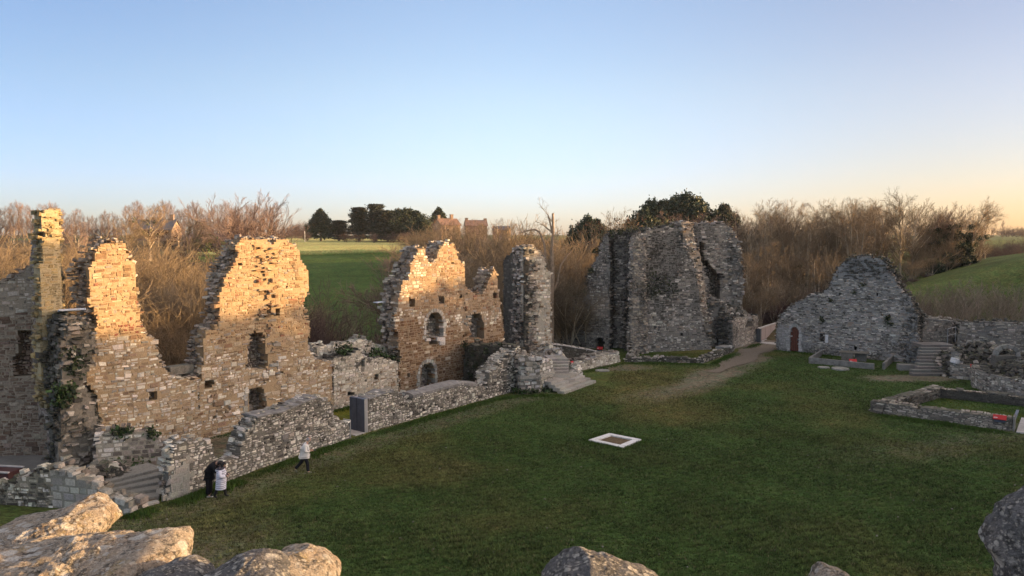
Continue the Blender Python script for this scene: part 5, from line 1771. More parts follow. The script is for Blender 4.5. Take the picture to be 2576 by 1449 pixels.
def tree_meshes(branches, cut, minr=0.010, seed=0):
    tr, cr = MB(), MB()
    for pts, rad, lev in branches:
        k = (7, 5, 4, 3, 3)[min(lev, 4)]
        rad = np.maximum(rad, minr)
        (tr if lev < cut else cr).tube(pts, rad, k, cap=False)
    return tr, cr


TREES = {}


def proto(kind, branches, cut, mat_t, mat_c, extra=None, minr=0.010):
    tr, cr = tree_meshes(branches, cut, minr)
    h = max(b[0][-1][2] for b in branches)
    w = max(math.hypot(b[0][-1][0], b[0][-1][1]) for b in branches)
    TREES[kind] = dict(trunk=tr.mesh('trunk'), crown=cr.mesh('crown'), h=h, w=w, mt=mat_t, mc=mat_c, extra=extra)
    TREES[kind]['trunk'].materials.append(mat_t)
    TREES[kind]['crown'].materials.append(mat_c)


def stems(seed, n, H, spread, spec, r=0.075):
    rng = R(seed)
    out = []
    for i in range(n):
        a = rng.uniform(0, 6.283)
        t = rng.uniform(0.05, spread)
        d = (math.cos(a) * t, math.sin(a) * t, 1)
        p = (math.cos(a) * rng.uniform(0, 0.6), math.sin(a) * rng.uniform(0, 0.6), -0.2)
        grow(rng, p, d, H * rng.uniform(0.65, 1.0), r * rng.uniform(0.7, 1.2), 0, spec, out)
    return out


BUSH = [dict(seg=5, wob=0.10, up=0.02, tip=0.25, kids=(11, 15), ang=(18, 42), lr=(0.28, 0.45), t0=0.38, con=0.5), dict(seg=4, wob=0.14, up=0.08, tip=0.4, kids=(5, 8), ang=(20, 55), lr=(0.36, 0.6), t0=0.15, con=0.5, rr=0.8), dict(seg=3, wob=0.18, up=0.03, tip=0.5)]
for k, sd_i in enumerate((3, 8, 17)):
    proto('bush%d' % k, stems(sd_i, 15, 8.0, 0.7, BUSH), 1, M_STEM, M_TWIG, minr=0.011)
THIN = [dict(seg=5, wob=0.07, up=0.05, tip=0.25, kids=(5, 8), ang=(18, 40), lr=(0.25, 0.4), t0=0.3, con=0.6), dict(seg=3, wob=0.14, up=0.06, tip=0.5, kids=(3, 6), ang=(20, 45), lr=(0.3, 0.5)), dict(seg=2, wob=0.14, tip=0.6)]
proto('thin', stems(31, 9, 5.0, 0.4, THIN, 0.03), 1, M_BARK, M_BARK, minr=0.009)
proto('thin1', stems(37, 7, 5.0, 0.5, THIN, 0.03), 1, M_BARK, M_BARK, minr=0.009)
RUSS = [dict(seg=4, wob=0.12, up=0.02, tip=0.3, kids=(10, 14), ang=(20, 55), lr=(0.3, 0.5), t0=0.1, con=0.5), dict(seg=3, wob=0.18, up=0.05, tip=0.5, kids=(7, 10), ang=(25, 60), lr=(0.35, 0.55)), dict(seg=2, wob=0.2, tip=0.6)]
proto('bramble', stems(41, 22, 3.0, 1.1, RUSS, 0.02), 1, M_TWIG3, M_TWIG3, minr=0.009)
proto('russet', stems(43, 14, 6.0, 0.8, RUSS, 0.04), 1, M_TWIG3, M_TWIG3, minr=0.011)
TALL = [dict(seg=7, wob=0.06, up=0.06, tip=0.15, kids=(19, 24), ang=(30, 62), lr=(0.34, 0.52), t0=0.26, con=0.9), dict(seg=5, wob=0.14, up=0.09, tip=0.25, kids=(9, 12), ang=(24, 52), lr=(0.3, 0.5), t0=0.2, con=0.6), dict(seg=4, wob=0.16, up=0.05, tip=0.35, kids=(9, 12), ang=(22, 52), lr=(0.38, 0.6), t0=0.15, rr=0.8), dict(seg=2, wob=0.16, tip=0.5)]
for k, sd_i in enumerate((5, 12, 23)):
    out = []
    grow(R(sd_i), (0, 0, -0.3), (0.05, 0, 1), 13.0, 0.30, 0, TALL, out)
    proto('tall%d' % k, out, 2, M_STEM, M_TWIG if k else M_TWIG2, minr=0.010)
# multi-stemmed slender woodland tree
WOOD = [dict(seg=6, wob=0.05, up=0.03, tip=0.2, kids=(10, 13), ang=(20, 42), lr=(0.2, 0.36), t0=0.35, con=0.8), dict(seg=4, wob=0.13, up=0.1, tip=0.35, kids=(7, 9), ang=(20, 46), lr=(0.32, 0.5)), dict(seg=3, wob=0.15, up=0.04, tip=0.5, kids=(5, 7), ang=(20, 48), lr=(0.5, 0.75)), dict(seg=2, wob=0.1, tip=0.6)]
for k, sd_i in enumerate((6, 15)):
    proto('wood%d' % k, stems(sd_i, 5, 13.0, 0.34, WOOD, 0.17), 1, M_STEM, M_TWIG, minr=0.010)
# wide low-forked crown
FORK = [dict(seg=3, wob=0.05, up=0.0, tip=0.8, kids=(11, 12), ang=(15, 52), lr=(3.0, 4.2), t0=0.6, con=0.3, rr=0.8), dict(seg=6, wob=0.09, up=0.03, tip=0.2, kids=(13, 16), ang=(16, 40), lr=(0.28, 0.5), t0=0.18, con=0.7), dict(seg=4, wob=0.12, up=0.05, tip=0.35, kids=(8, 11), ang=(16, 40), lr=(0.34, 0.55), t0=0.15), dict(seg=3, wob=0.12, up=0.03, tip=0.5, kids=(4, 6), ang=(18, 42), lr=(0.5, 0.7)), dict(seg=2, wob=0.1, tip=0.6)]
out = []
grow(R(9), (0, 0, -0.3), (0, 0, 1), 2.2, 0.3, 0, FORK, out)
proto('fork', out, 2, M_STEM, M_TWIG2, minr=0.011)
# poplar
POP = [dict(seg=6, wob=0.02, up=0.02, tip=0.12, kids=(34, 40), ang=(16, 30), lr=(0.17, 0.30), t0=0.12, con=0.7), dict(seg=3, wob=0.07, up=0.1, tip=0.35, kids=(10, 13), ang=(14, 38), lr=(0.45, 0.7)), dict(seg=2, wob=0.1, tip=0.6)]
for k, sd_i in enumerate((14, 25)):
    out = []
    grow(R(sd_i), (0, 0, -0.3), (0, 0, 1), 17.0, 0.22, 0, POP, out)
    proto('poplar%d' % k, out, 1, M_BARK, M_TWIG2, minr=0.022)
# dead broken tree
rng = R(4)
out = [([(0, 0, -0.3), (0.15, 0, 3.2), (0.05, 0, 6.2), (0.25, 0, 8.2), (0.1, 0, 11.2), (0.3, 0, 13.3), (0.25, 0, 15.4)], [0.42, 0.33, 0.36, 0.27, 0.22, 0.17, 0.14], 0),
       ([(0.15, 0, 8.6), (-0.6, 0, 10.4), (-0.85, 0, 12.2), (-1.5, 0.1, 13.4), (-2.1, 0.1, 13.65), (-3.1, 0, 13.5), (-4.0, 0, 13.25), (-4.5, 0, 14.3)], [0.2, 0.16, 0.14, 0.12, 0.10, 0.085, 0.06, 0.03], 1),
       ([(0.2, 0, 13.2), (-0.1, 0, 14.4), (-0.35, 0, 15.2)], [0.13, 0.11, 0.09], 1),
       ([(0.05, 0, 6.4), (0.9, 0.2, 7.8), (1.3, 0.1, 9.6), (2.2, 0.2, 10.8), (2.8, 0.3, 11.2)], [0.2, 0.13, 0.09, 0.06, 0.03], 1),
       ([(-0.6, 0, 10.4), (-1.2, 0.3, 11.2), (-1.9, 0.4, 11.6)], [0.08, 0.06, 0.03], 1)]
KN = [dict(seg=4, wob=0.2, up=0.05, tip=0.3, kids=(5, 8), ang=(25, 60), lr=(0.35, 0.6), t0=0.2), dict(seg=3, wob=0.2, up=0.03, tip=0.4, kids=(4, 6), ang=(25, 55), lr=(0.4, 0.6)), dict(seg=2, wob=0.2, tip=0.5)]
tmp = []
for i in range(26):
    z = rng.uniform(6.2, 14.8)
    a = rng.uniform(0, 6.283)
    grow(rng, (0.1, 0, z), (math.cos(a), math.sin(a), 0.7), rng.uniform(1.2, 2.6), 0.05, 0, KN, tmp)
out += [(p, r, l + 2) for p, r, l in tmp]
proto('dead', out, 2, plain_mat('bleached_dead_bark', (0.34, 0.25, 0.17), 0.9, 0.15, 0.3, 3), M_TWIG, minr=0.012)


# evergreens: many small leaf faces on sprays through the crown volume
def conifer(kind, seed, H, Wd, style, cols):
    rng = R(seed)
    m, tr = MB(), MB()
    tr.tube([(0, 0, -0.3), (0.1, 0, H * 0.5), (0, 0, H * 0.95)], [H * 0.028, H * 0.018, 0.03], 6, cap=False)
    n = 620 if style != 'cedar' else 380
    for i in range(n):
        t = rng.rand() ** 0.8
        z = H * (0.08 + 0.9 * t)
        if style == 'cone': wr = Wd * (1 - t) ** 0.65 * (0.45 + 0.6 * min(1, t * 6))
        elif style == 'round': wr = Wd * math.sqrt(max(0.02, 1 - (2 * t - 0.9) ** 2)) * (1 if t > 0.2 else 0.8)
        else: wr = Wd * (1.05 - 0.8 * t) * (0.35 + 0.65 * abs(math.sin(t * 15 + seed)))
        a = rng.uniform(0, 6.283)
        lump = 1 + 0.26 * math.sin(3 * a + 5 * t + seed) + 0.2 * math.sin(7 * a - 9 * t)
        rr = wr * lump * (rng.uniform(0.55, 1.05) if style != 'cedar' else rng.uniform(0.2, 1.15))
        c = np.array((rr * math.cos(a), rr * math.sin(a), z + (0.25 * rr if style == 'cone' else 0.05 * rr)))
        if style == 'cedar':
            tr.tube([(0, 0, z - 0.3), c * (0.5, 0.5, 1), c], [0.07, 0.05, 0.02], 3, cap=False)
            leaves(m, [c, c * (0.8, 0.8, 1), c * (0.55, 0.55, 1)], 44, 0.19, (0.6, 0.6, 0.16), rng, cols)
        else:
            leaves(m, [c], 26, 0.17, (0.24, 0.24, 0.46) if style == 'cone' else (0.3, 0.3, 0.42), rng, cols)
    a, b = tr.mesh('trunk'), m.mesh('crown')
    a.materials.append(M_BARK)
    b.materials.append(M_LEAFD)
    TREES[kind] = dict(trunk=a, crown=b, h=H, w=Wd, mt=M_BARK, mc=M_LEAFD, extra=None)


CYP = [(0.034, 0.050, 0.028), (0.046, 0.062, 0.030), (0.024, 0.038, 0.024)]
conifer('cypress0', 1, 11, 3.4, 'cone', CYP)
conifer('cypress1', 2, 11, 4.6, 'round', CYP)
conifer('cedar0', 3, 13, 4.2, 'cedar', [(0.028, 0.040, 0.026), (0.040, 0.045, 0.028)])
conifer('pine0', 4, 14, 5.0, 'round', [(0.018, 0.030, 0.016), (0.028, 0.038, 0.018)])
conifer('ivybush', 6, 4, 2.6, 'round', [(0.022, 0.036, 0.018), (0.032, 0.045, 0.02)])
conifer('hedge0', 5, 3, 2.6, 'round', [(0.075, 0.105, 0.03), (0.05, 0.08, 0.025)])
# ivy up a bare tree
rng = R(77)
m = MB()
leaves(m, [(0.1 * math.sin(z), 0.1 * math.cos(z), z) for z in np.linspace(0.3, 7.5, 60)], 2000, 0.13, (0.34, 0.34, 0.25), rng, IVY_C)
for _ in range(34):
    z_ = rng.uniform(1.0, 9.5)
    leaves(m, [(rng.normal(0, 1.3), rng.normal(0, 1.3), z_)], 90, 0.13, (0.35, 0.35, 0.3), rng, IVY_C)
IVYM = m.mesh('ivy')
IVYM.materials.append(M_IVY)
m = MB()
leaves(m, [(rng.normal(0, 2.2), rng.normal(0, 2.2), rng.uniform(8, 13)) for _ in range(70)], 700, 0.10, (0.16, 0.16, 0.2), rng, [(0.13, 0.07, 0.04), (0.09, 0.05, 0.03)])
KEYM = m.mesh('seed_clumps')
KEYM.materials.append(M_LEAFD)
m = MB()
for _ in range(13):
    c = (rng.normal(0, 2.4), rng.normal(0, 2.4), rng.uniform(7, 11.5))
    leaves(m, [c], 60, 0.09, (0.2, 0.2, 0.2), rng, [(0.06, 0.075, 0.025)])
MISM = m.mesh('mistletoe')
MISM.materials.append(M_IVY)

FIRST = {}
rngT = R(2024)


def plant(kind, px, Y, ytop, name, label, cat, group, wide=1.0, extra=None, zoff=-0.1, base=None):
    t = TREES[kind]
    top = at(px, ytop, Y)
    zb = tz(top[0], top[1]) if base is None else base
    s = max((top[2] - zb) / t['h'], 0.12)
    key = (kind, extra)
    if key not in FIRST:
        r_ = empty(name, (0, 0, 0))
        for part in ('trunk', 'crown'):
            o = bpy.data.objects.new(part, t[part])
            COL.objects.link(o)
            o.parent = r_
        if extra:
            o = bpy.data.objects.new(extra, {'ivy': IVYM, 'seed_clumps': KEYM, 'mistletoe': MISM}[extra])
            COL.objects.link(o)
            o.parent = r_
        FIRST[key] = r_
    else:
        r_ = copy_tree(FIRST[key])
        r_.name = name
    r_.location = (top[0], top[1], zb + zoff)
    r_.rotation_euler = (0, 0, rngT.uniform(0, 6.283) if kind != 'dead' else 0.0)
    r_.scale = (s * wide, s * wide, s)
    tag(r_, label, cat, group)
    return r_


def row(kinds, lst, name, label, cat, group, wide=1.0, jy=4, jt=6, extra=None):
    for (px, Y, yt) in lst:
        k = kinds[rngT.randint(len(kinds))]
        plant(k, px, Y + rngT.uniform(-jy, jy), yt + rngT.uniform(-jt, jt), name, label, cat, group, wide * rngT.uniform(0.85, 1.2), extra)


BU = ['bush0', 'bush1', 'bush2']
# far-left poplars and hazy wood
row(['poplar0', 'poplar1'], [(-10 + 10.5 * i, 330 + 20 * math.sin(i * 1.7), 512 + 9 * math.sin(i * 0.9) + (22 if 170 < 10.5 * i < 320 else 0) + (6 if i > 60 else 0)) for i in range(68)], 'poplar_tree', 'slender bare poplar in the pinkish row on the left skyline', 'tree', 'poplars on the left skyline', 1.25, 15, 7)
row(['russet', 'tall0'], [(-20 + 26 * i, 200 + 15 * math.sin(i), 560 + 8 * math.sin(i * 2.1)) for i in range(29)], 'bare_tree', 'brownish bare tree in the hedgerow under the left poplars', 'tree', 'hedgerow trees under the left poplars', 1.3, 15, 8)
row(['russet', 'poplar0'], [(712 + 13 * i, 340, 556 + 5 * math.sin(i * 2)) for i in range(6)], 'bare_tree', 'faint bare tree on the skyline left of the dark cypress', 'tree', 'faint trees left of the cypress', 1.4, 15, 4)
# left thicket
row(BU, [(-25, 47, 560), (10, 47, 556), (45, 48, 575), (70, 49, 590), (-10, 45, 600), (30, 45.5, 620)], 'bare_bush', 'sunlit orange-tan bare bush behind the wall at the left picture edge', 'bush', 'orange bushes at the left edge', 1.0, 1, 8)
row(BU, [(165, 62, 585), (190, 58, 600), (215, 64, 575), (240, 60, 590), (175, 53, 690), (205, 52, 720), (300, 70, 575), (275, 64, 600)], 'bare_bush', 'bare brown bush filling the gap between the tall cross wall and the left gable', 'bush', 'bushes behind the left gable', 1.1, 3, 8)
row(BU, [(335, 66, 580), (360, 62, 600), (385, 68, 575), (410, 60, 620), (440, 63, 610), (470, 66, 620), (500, 60, 640), (530, 64, 640), (555, 58, 660), (350, 55, 690), (385, 54, 720), (420, 55, 700), (455, 54, 690), (490, 55, 700), (520, 54, 720), (545, 53, 760), (400, 51, 800), (440, 51, 810), (475, 51, 800), (505, 51.5, 820)],
    'bare_bush', 'tangled bare bush in the gap between the left and middle gables', 'bush', 'bushes between the left and middle gables', 1.15, 2, 10)
row(['bush0', 'russet'], [(780, 66, 690), (792, 64, 730), (800, 70, 720), (785, 61, 800)], 'bare_bush', 'brown bare bush hard against the right side of the middle gable', 'bush', 'bushes right of the middle gable', 0.8, 1, 6)
plant('tall0', 200, 95, 545, 'bare_tree', 'rust-coloured bare tree standing above the thicket right of the tall cross wall', 'tree', None, 1.1)
plant('tall1', 300, 105, 532, 'bare_tree', 'bare domed tree rising right above the top of the left gable', 'tree', None, 1.3)
plant('tall1', 372, 130, 500, 'bare_tree', 'tall bare tree with round green mistletoe clumps above the slate house', 'tree', None, 1.2, 'mistletoe')
plant('tall2', 432, 82, 512, 'bare_tree', 'bare tree hung with dark brown seed clusters in front of the slate house', 'tree', None, 0.9, 'seed_clumps')
plant('fork', 638, 88, 476, 'bare_tree', 'big fan-shaped bare tree rising behind the middle gable', 'tree', None, 1.0)
row(['hedge0'], [(520, 150, 598)], 'clipped_bush', 'rounded green bush on the far lawn before the barn roof', 'bush', None, 0.9, 0, 0)
row(['thin', 'thin1'], [(868, 74, 720), (905, 76, 700), (940, 78, 730), (890, 71, 790)], 'sapling', 'thin bare sapling in the shade below the green field', 'sapling', 'saplings below the field', 0.8, 1, 8)
row(['tall1', 'fork'], [(1005, 78, 615), (1045, 82, 590)], 'bare_tree', 'grey bare tree with drooping branches just left of the arched gable', 'tree', 'bare trees left of the arched gable', 1.2, 2, 4)
row(['thin', 'bramble'], [(985, 70, 790), (960, 69, 830), (940, 68, 848), (905, 68, 852), (860, 67, 855), (830, 66, 850)], 'bramble', 'dark bramble growing behind the low ragged wall', 'bramble', 'brambles behind the low wall', 1.3, 1, 6)
# centre thicket
row(BU + ['tall0'], [(1085, 125, 556), (1115, 120, 552), (1150, 118, 560), (1060, 130, 572), (1180, 122, 556), (1030, 135, 582), (1215, 120, 560), (1140, 105, 590), (1100, 104, 600)], 'bare_tree', 'bare reddish tree on the slope before the distant farmhouses', 'tree', 'trees before the farmhouses', 1.3, 4, 6)
row(BU, [(1180, 82, 600), (1210, 86, 575), (1235, 90, 550), (1260, 86, 540), (1290, 92, 532), (1320, 88, 540), (1350, 92, 545), (1200, 76, 640), (1235, 75, 660), (1260, 77, 640), (1300, 80, 600), (1340, 84, 580), (1420, 86, 560), (1445, 84, 575), (1470, 88, 580), (1400, 80, 620), (1430, 78, 650), (1460, 78, 660), (1490, 82, 640), (1405, 75, 740), (1440, 75, 760), (1470, 77, 740)],
    'bare_bush', 'golden-tan bare bush in the thicket round the dead tree and slim tower', 'bush', 'bushes round the dead tree', 1.1, 2, 8)
plant('dead', 1386, 74, 492, 'dead_tree', 'bleached dead tree with one long bent arm, standing behind the slim tower', 'tree', None, 0.85)
row(['tall2', 'wood1'], [(1530, 98, 520), (1560, 102, 512), (1590, 100, 530), (1508, 96, 555)], 'bare_tree', 'thin bare tree tipped with seed clusters left of the keep top', 'tree', 'thin trees left of the keep', 1.0, 2, 6, 'seed_clumps')
row(BU, [(1520, 90, 590), (1545, 92, 580), (1575, 95, 560), (1600, 100, 560)], 'bare_bush', 'tan bare bush peeping over the left shoulder of the keep', 'bush', 'bushes over the keep shoulder', 1.0, 2, 5)
row(['cypress1', 'pine0'], [(1480, 125, 548), (1500, 130, 552)], 'evergreen_tree', 'rounded dark evergreen low on the skyline between the dead tree and the keep', 'tree', 'evergreens left of the keep', 0.9, 2, 2)
row(['tall0', 'tall2'], [(1098, 200, 546), (1122, 205, 542), (1146, 198, 548), (1172, 202, 552), (1196, 205, 548), (1222, 200, 550), (1250, 202, 546), (1278, 200, 550)], 'bare_tree', 'thin bare tree veiling the distant farmhouses', 'tree', 'trees veiling the farmhouses', 1.15, 3, 3)
# evergreens beyond the field
plant('cypress0', 806, 255, 530, 'cypress_tree', 'broad dark cypress standing alone at the left of the evergreen row beyond the field', 'tree', None, 1.5)
plant('cedar0', 852, 258, 553, 'cedar_tree', 'low spreading cedar beside the broad dark cypress beyond the field', 'tree', None, 2.3)
plant('cedar0', 903, 256, 520, 'cedar_tree', 'ragged cedar with airy layered branches in the evergreen row', 'tree', None, 1.5)
plant('cedar0', 945, 252, 512, 'cedar_tree', 'tallest ragged cedar at the middle of the evergreen row', 'tree', None, 1.4)
plant('cedar0', 975, 250, 528, 'cedar_tree', 'browner cedar right of the tallest one in the evergreen row', 'tree', None, 1.7)
row(['cypress1', 'cypress0'], [(1003, 256, 527), (1025, 252, 526), (1048, 250, 536), (1062, 245, 550)], 'cypress_tree', 'dense dark cypress massed at the right end of the evergreen row', 'tree', 'massed cypresses of the evergreen row', 1.45, 2, 2)
plant('cypress0', 1103, 262, 527, 'cypress_tree', 'single dark cypress behind the chimneyed farmhouse', 'tree', None, 1.3)
row(['russet'], [(770, 235, 580), (870, 235, 582), (900, 233, 584), (940, 232, 582), (985, 230, 580), (1020, 215, 576), (1050, 205, 572)], 'bare_bush', 'dull brown hedge bush at the foot of the evergreen row', 'bush', 'hedge at the foot of the evergreens', 1.5, 3, 4)
# pines behind the keep
row(['pine0', 'cypress1'], [(1640, 150, 510), (1668, 152, 508), (1700, 155, 500), (1728, 150, 497), (1752, 152, 505), (1622, 146, 535)], 'pine_tree', 'dark pine in the rounded clump above the keep', 'tree', 'pines above the keep', 0.85, 3, 3)
plant('pine0', 1822, 150, 517, 'pine_tree', 'smaller dark pine standing apart at the right of the clump above the keep', 'tree', None, 0.8)
row(['russet', 'tall0'], [(1690, 122, 530), (1730, 120, 520), (1765, 124, 528), (1800, 126, 545), (1845, 130, 545), (1880, 118, 545)], 'bare_tree', 'low rounded brown tree just over the ragged top of the keep', 'tree', 'brown trees over the keep', 1.3, 3, 4)
# right wood
row(['wood0', 'wood1', 'tall1'], [(1890, 108, 545), (1915, 104, 520), (1945, 110, 508), (1975, 106, 503), (2005, 112, 498), (2030, 104, 512), (2060, 110, 502), (2095, 106, 508), (2120, 112, 498), (2150, 105, 490), (2180, 110, 496), (2210, 103, 500), (2238, 108, 490), (2300, 106, 495), (2325, 112, 520)],
    'bare_tree', 'slender bare tree in the wood behind the right gable', 'tree', 'bare trees of the right-hand wood', 1.0, 3, 6)
plant('tall1', 2272, 100, 465, 'bare_tree', 'tallest bare tree of the right-hand wood, standing clear above its neighbours', 'tree', None, 0.8)
row(['tall0', 'tall1', 'wood1'], [(2358, 106, 512), (2402, 104, 500)], 'bare_tree', 'ivy-clad bare tree at the right end of the wood', 'tree', 'ivy-clad trees of the right wood', 0.9, 2, 4, 'ivy')
plant('tall2', 2445, 102, 490, 'bare_tree', 'wide bare tree with an ivied trunk standing last at the right of the wood', 'tree', None, 1.0, 'ivy')
plant('wood0', 2010, 98, 600, 'bare_tree', 'short dark ivy-wrapped stem among the tan bushes left of the right gable', 'tree', None, 0.6, 'ivy')
row(['bush0', 'bush2', 'wood1', 'wood0'], [(1885, 92, 620), (1910, 95, 600), (1940, 92, 615), (1975, 96, 600), (2015, 97, 605), (2055, 94, 612), (2095, 96, 620), (2135, 95, 605), (2175, 97, 610), (2215, 98, 620), (2250, 98, 625), (2290, 98, 640), (1880, 86, 700), (1915, 86, 710), (1950, 89, 690), (2000, 90, 690), (2040, 91, 695)],
    'bare_bush', 'tan bare bush in the undergrowth of the right-hand wood', 'bush', 'undergrowth of the right wood', 1.05, 2, 10)
row(['bramble', 'russet'], [(1885, 87, 755), (1910, 86, 765), (1935, 88, 750), (1960, 88, 740), (1990, 90, 725), (2020, 91, 715), (2050, 92, 720), (2080, 92, 715), (2240, 92, 700), (2270, 93, 695), (2300, 95, 690), (2330, 98, 680)], 'bramble', 'purplish bramble tangle at the edge of the right-hand wood', 'bramble', 'brambles of the right wood', 1.6, 1, 6)
row(['russet'], [(2290 + 22 * i, 112 + 2 * i, 650 - 4.2 * i) for i in range(14)], 'bare_bush', 'purple-brown hedge bush along the top of the right grass slope', 'bush', 'hedge along the right slope', 1.5, 2, 5)
row(['thin', 'thin1'], [(2318 + 17 * i, 75 + 3 * math.sin(i * 1.3), 705 + 12 * math.sin(i * 2.2)) for i in range(18)] + [(2325 + 30 * i, 78, 725) for i in range(9)], 'bare_shrub', 'thin grey bare shrub in the screen behind the right-hand wall', 'shrub', 'shrubs behind the right wall', 1.1, 1.5, 8)
plant('russet', 2325, 74, 735, 'bare_shrub', 'dark reddish shrub just right of the right gable shoulder', 'shrub', None, 0.6)
row(['tall0', 'russet'], [(2500 + 12 * i, 420, 570 + 4 * math.sin(i * 2)) for i in range(8)], 'bare_tree', 'faint far tree on the skyline at the right picture edge', 'tree', 'faint far trees at the right edge', 1.3, 20, 4)
plant('poplar1', 2524, 300, 552, 'poplar_tree', 'lone faint poplar on the skyline near the right picture edge', 'tree', None, 1.0)

row(BU + ['tall2'], [(2305, 104, 600), (2330, 106, 590), (2365, 108, 585), (2395, 106, 590), (2425, 108, 590), (2455, 108, 580), (2480, 112, 600), (2345, 100, 630), (2385, 101, 640), (2430, 103, 640), (2465, 106, 640)], 'bare_bush', 'grey-brown bush in the thicket round the ivy-clad trees at the right', 'bush', 'thicket round the ivy-clad trees', 1.25, 1.5, 8)
row(['ivybush'], [(2352, 101, 655), (2385, 103, 640), (2412, 104, 632), (2445, 105, 640)], 'ivy_bush', 'dark ivy-smothered bush at the foot of the ivy-clad trees', 'bush', 'ivy bushes at the right', 0.75, 1, 8)
row(['tall0', 'tall1', 'tall2', 'wood0'], [(1880 + 19 * i, 116, 508 + 14 * math.sin(i * 1.9) - (8 if i > 12 else 0)) for i in range(19)], 'bare_tree', 'bare tree in the rear rank of the right-hand wood', 'tree', 'rear trees of the right-hand wood', 1.05, 4, 5)
row(['tall1', 'tall2', 'fork'], [(2470, 112, 512), (2378, 112, 508), (2335, 114, 515)], 'bare_tree', 'bare tree crowding the ivy-clad ones at the end of the wood', 'tree', 'end trees of the right wood', 0.9, 2, 4)
row(BU, [(-20, 100, 605), (15, 105, 598), (50, 110, 600), (90, 108, 596), (130, 105, 600), (165, 100, 605), (205, 108, 598), (240, 110, 596)], 'bare_bush', 'bare brown bush in the far brush at the left edge', 'bush', 'far brush at the left', 1.3, 4, 8)
# wooded belt and leaf column beyond the right edge, added to shade the court
shade_belt = MB()
rng = R(50)
n = 40000
by = rng.uniform(-12, 92, n)
bx_ = rng.uniform(86, 94, n)
hz = terrain(bx_, by)
topz = 18.0 - 0.45 * sstep(51, 58, by) + 2.3 * sstep(66, 73, by) + 0.35 * waves(by, by * 0, 9, 0.5, 4) - 8.0 * sstep(83, 90, by)  # crest shaped to set the shadow height on the gables
zz = hz - 0.3 + (topz - hz) * (1 - rng.rand(n) ** 1.6 * 0.98)
zz = np.where(rng.rand(n) < 0.8, hz + (topz - 0.9 - hz) * rng.rand(n), topz - 1.0 + 2.6 * rng.rand(n) ** 1.7)
cc = np.stack([bx_, by, zz], 1)
cc = np.vstack([cc, np.stack([45 + rng.normal(0, 0.5, 9000), 39.5 + np.clip(rng.normal(0, 0.75, 9000), -1.5, 1.5), rng.uniform(0, 19.0, 9000)], 1)])  # lone evergreen column, added unseen to shade the tall cross wall
for i in range(0, n, 10000):
    leaves(shade_belt, cc[i:i + 10000 + (9000 if i == 30000 else 0)], 10000 + (9000 if i == 30000 else 0), 0.42, (0.2, 0.2, 0.1), rng, [(0.03, 0.04, 0.02), (0.05, 0.045, 0.03)])
tag(shade_belt.build('shade_woodland', M_LEAFD, None, (90, 40, tz(90, 40))), kind='stuff')

# ------------------------------------------------------------------ houses and pole far off
def house(name, label, px, Y, ybase, wpx, eave, ridge, depth, ang, wallm, roofm, chim=(), wins=()):
    c = at(px, ybase, Y)
    k = Y / FPX
    W, He, Hr = wpx * k, (ybase - eave) * k, (ybase - ridge) * k
    h = empty(name, c, 0)
    tag(h, label, 'house')
    M_ = Matrix.Translation(Vector(c)) @ Matrix.Rotation(ang, 4, 'Z')
    m = MB()
    w, d = W / 2, depth / 2
    V = np.array([(-w, -d, -1.5), (w, -d, -1.5), (w, d, -1.5), (-w, d, -1.5), (-w, -d, He), (w, -d, He), (w, d, He), (-w, d, He), (-w, 0, Hr - 0.1), (w, 0, Hr - 0.1)])
    V = V @ np.array(M_.to_3x3()).T + np.array(M_.translation)
    m.add(V, [(0, 1, 5, 4), (2, 3, 7, 6), (1, 2, 6, 5), (3, 0, 4, 7), (5, 6, 9, 9), (7, 4, 8, 8)])
    m.build('wall', wallm, h)
    m = MB()
    for s in (-1, 1):
        V = np.array([(-w - 0.25, s * (d + 0.35), He - 0.15), (w + 0.25, s * (d + 0.35), He - 0.15), (w + 0.25, 0, Hr), (-w - 0.25, 0, Hr), (-w - 0.25, s * (d + 0.35), He - 0.02), (w + 0.25, s * (d + 0.35), He - 0.02), (w + 0.25, 0, Hr + 0.15), (-w - 0.25, 0, Hr + 0.15)])
        V = V @ np.array(M_.to_3x3()).T + np.array(M_.translation)
        m.add(V, [(0, 1, 2, 3), (4, 5, 6, 7), (0, 1, 5, 4), (1, 2, 6, 5), (3, 2, 6, 7), (0, 3, 7, 4)])
    rf = m.build('roof', roofm, h)
    for (fx, hh) in chim:
        m = MB()
        m.bbox((fx * w - 0.45, -0.4, Hr - 0.8), (fx * w + 0.45, 0.4, Hr + hh * k), 0.03, (0.5, 0.5, 0.5), M_)
        m.bbox((fx * w - 0.52, -0.47, Hr + hh * k), (fx * w + 0.52, 0.47, Hr + hh * k + 0.18), 0.03, (0.5, 0.5, 0.5), M_)
        m.build('chimney', wallm, rf)
    for (fx, z0, z1, ww) in wins:
        m = MB()
        m.bbox((fx * w - ww / 2, -d - 0.03, z0), (fx * w + ww / 2, -d + 0.05, z1), 0.01, (0.5, 0.5, 0.5), M_)
        m.build('window', M_GLASS, h)
    return h


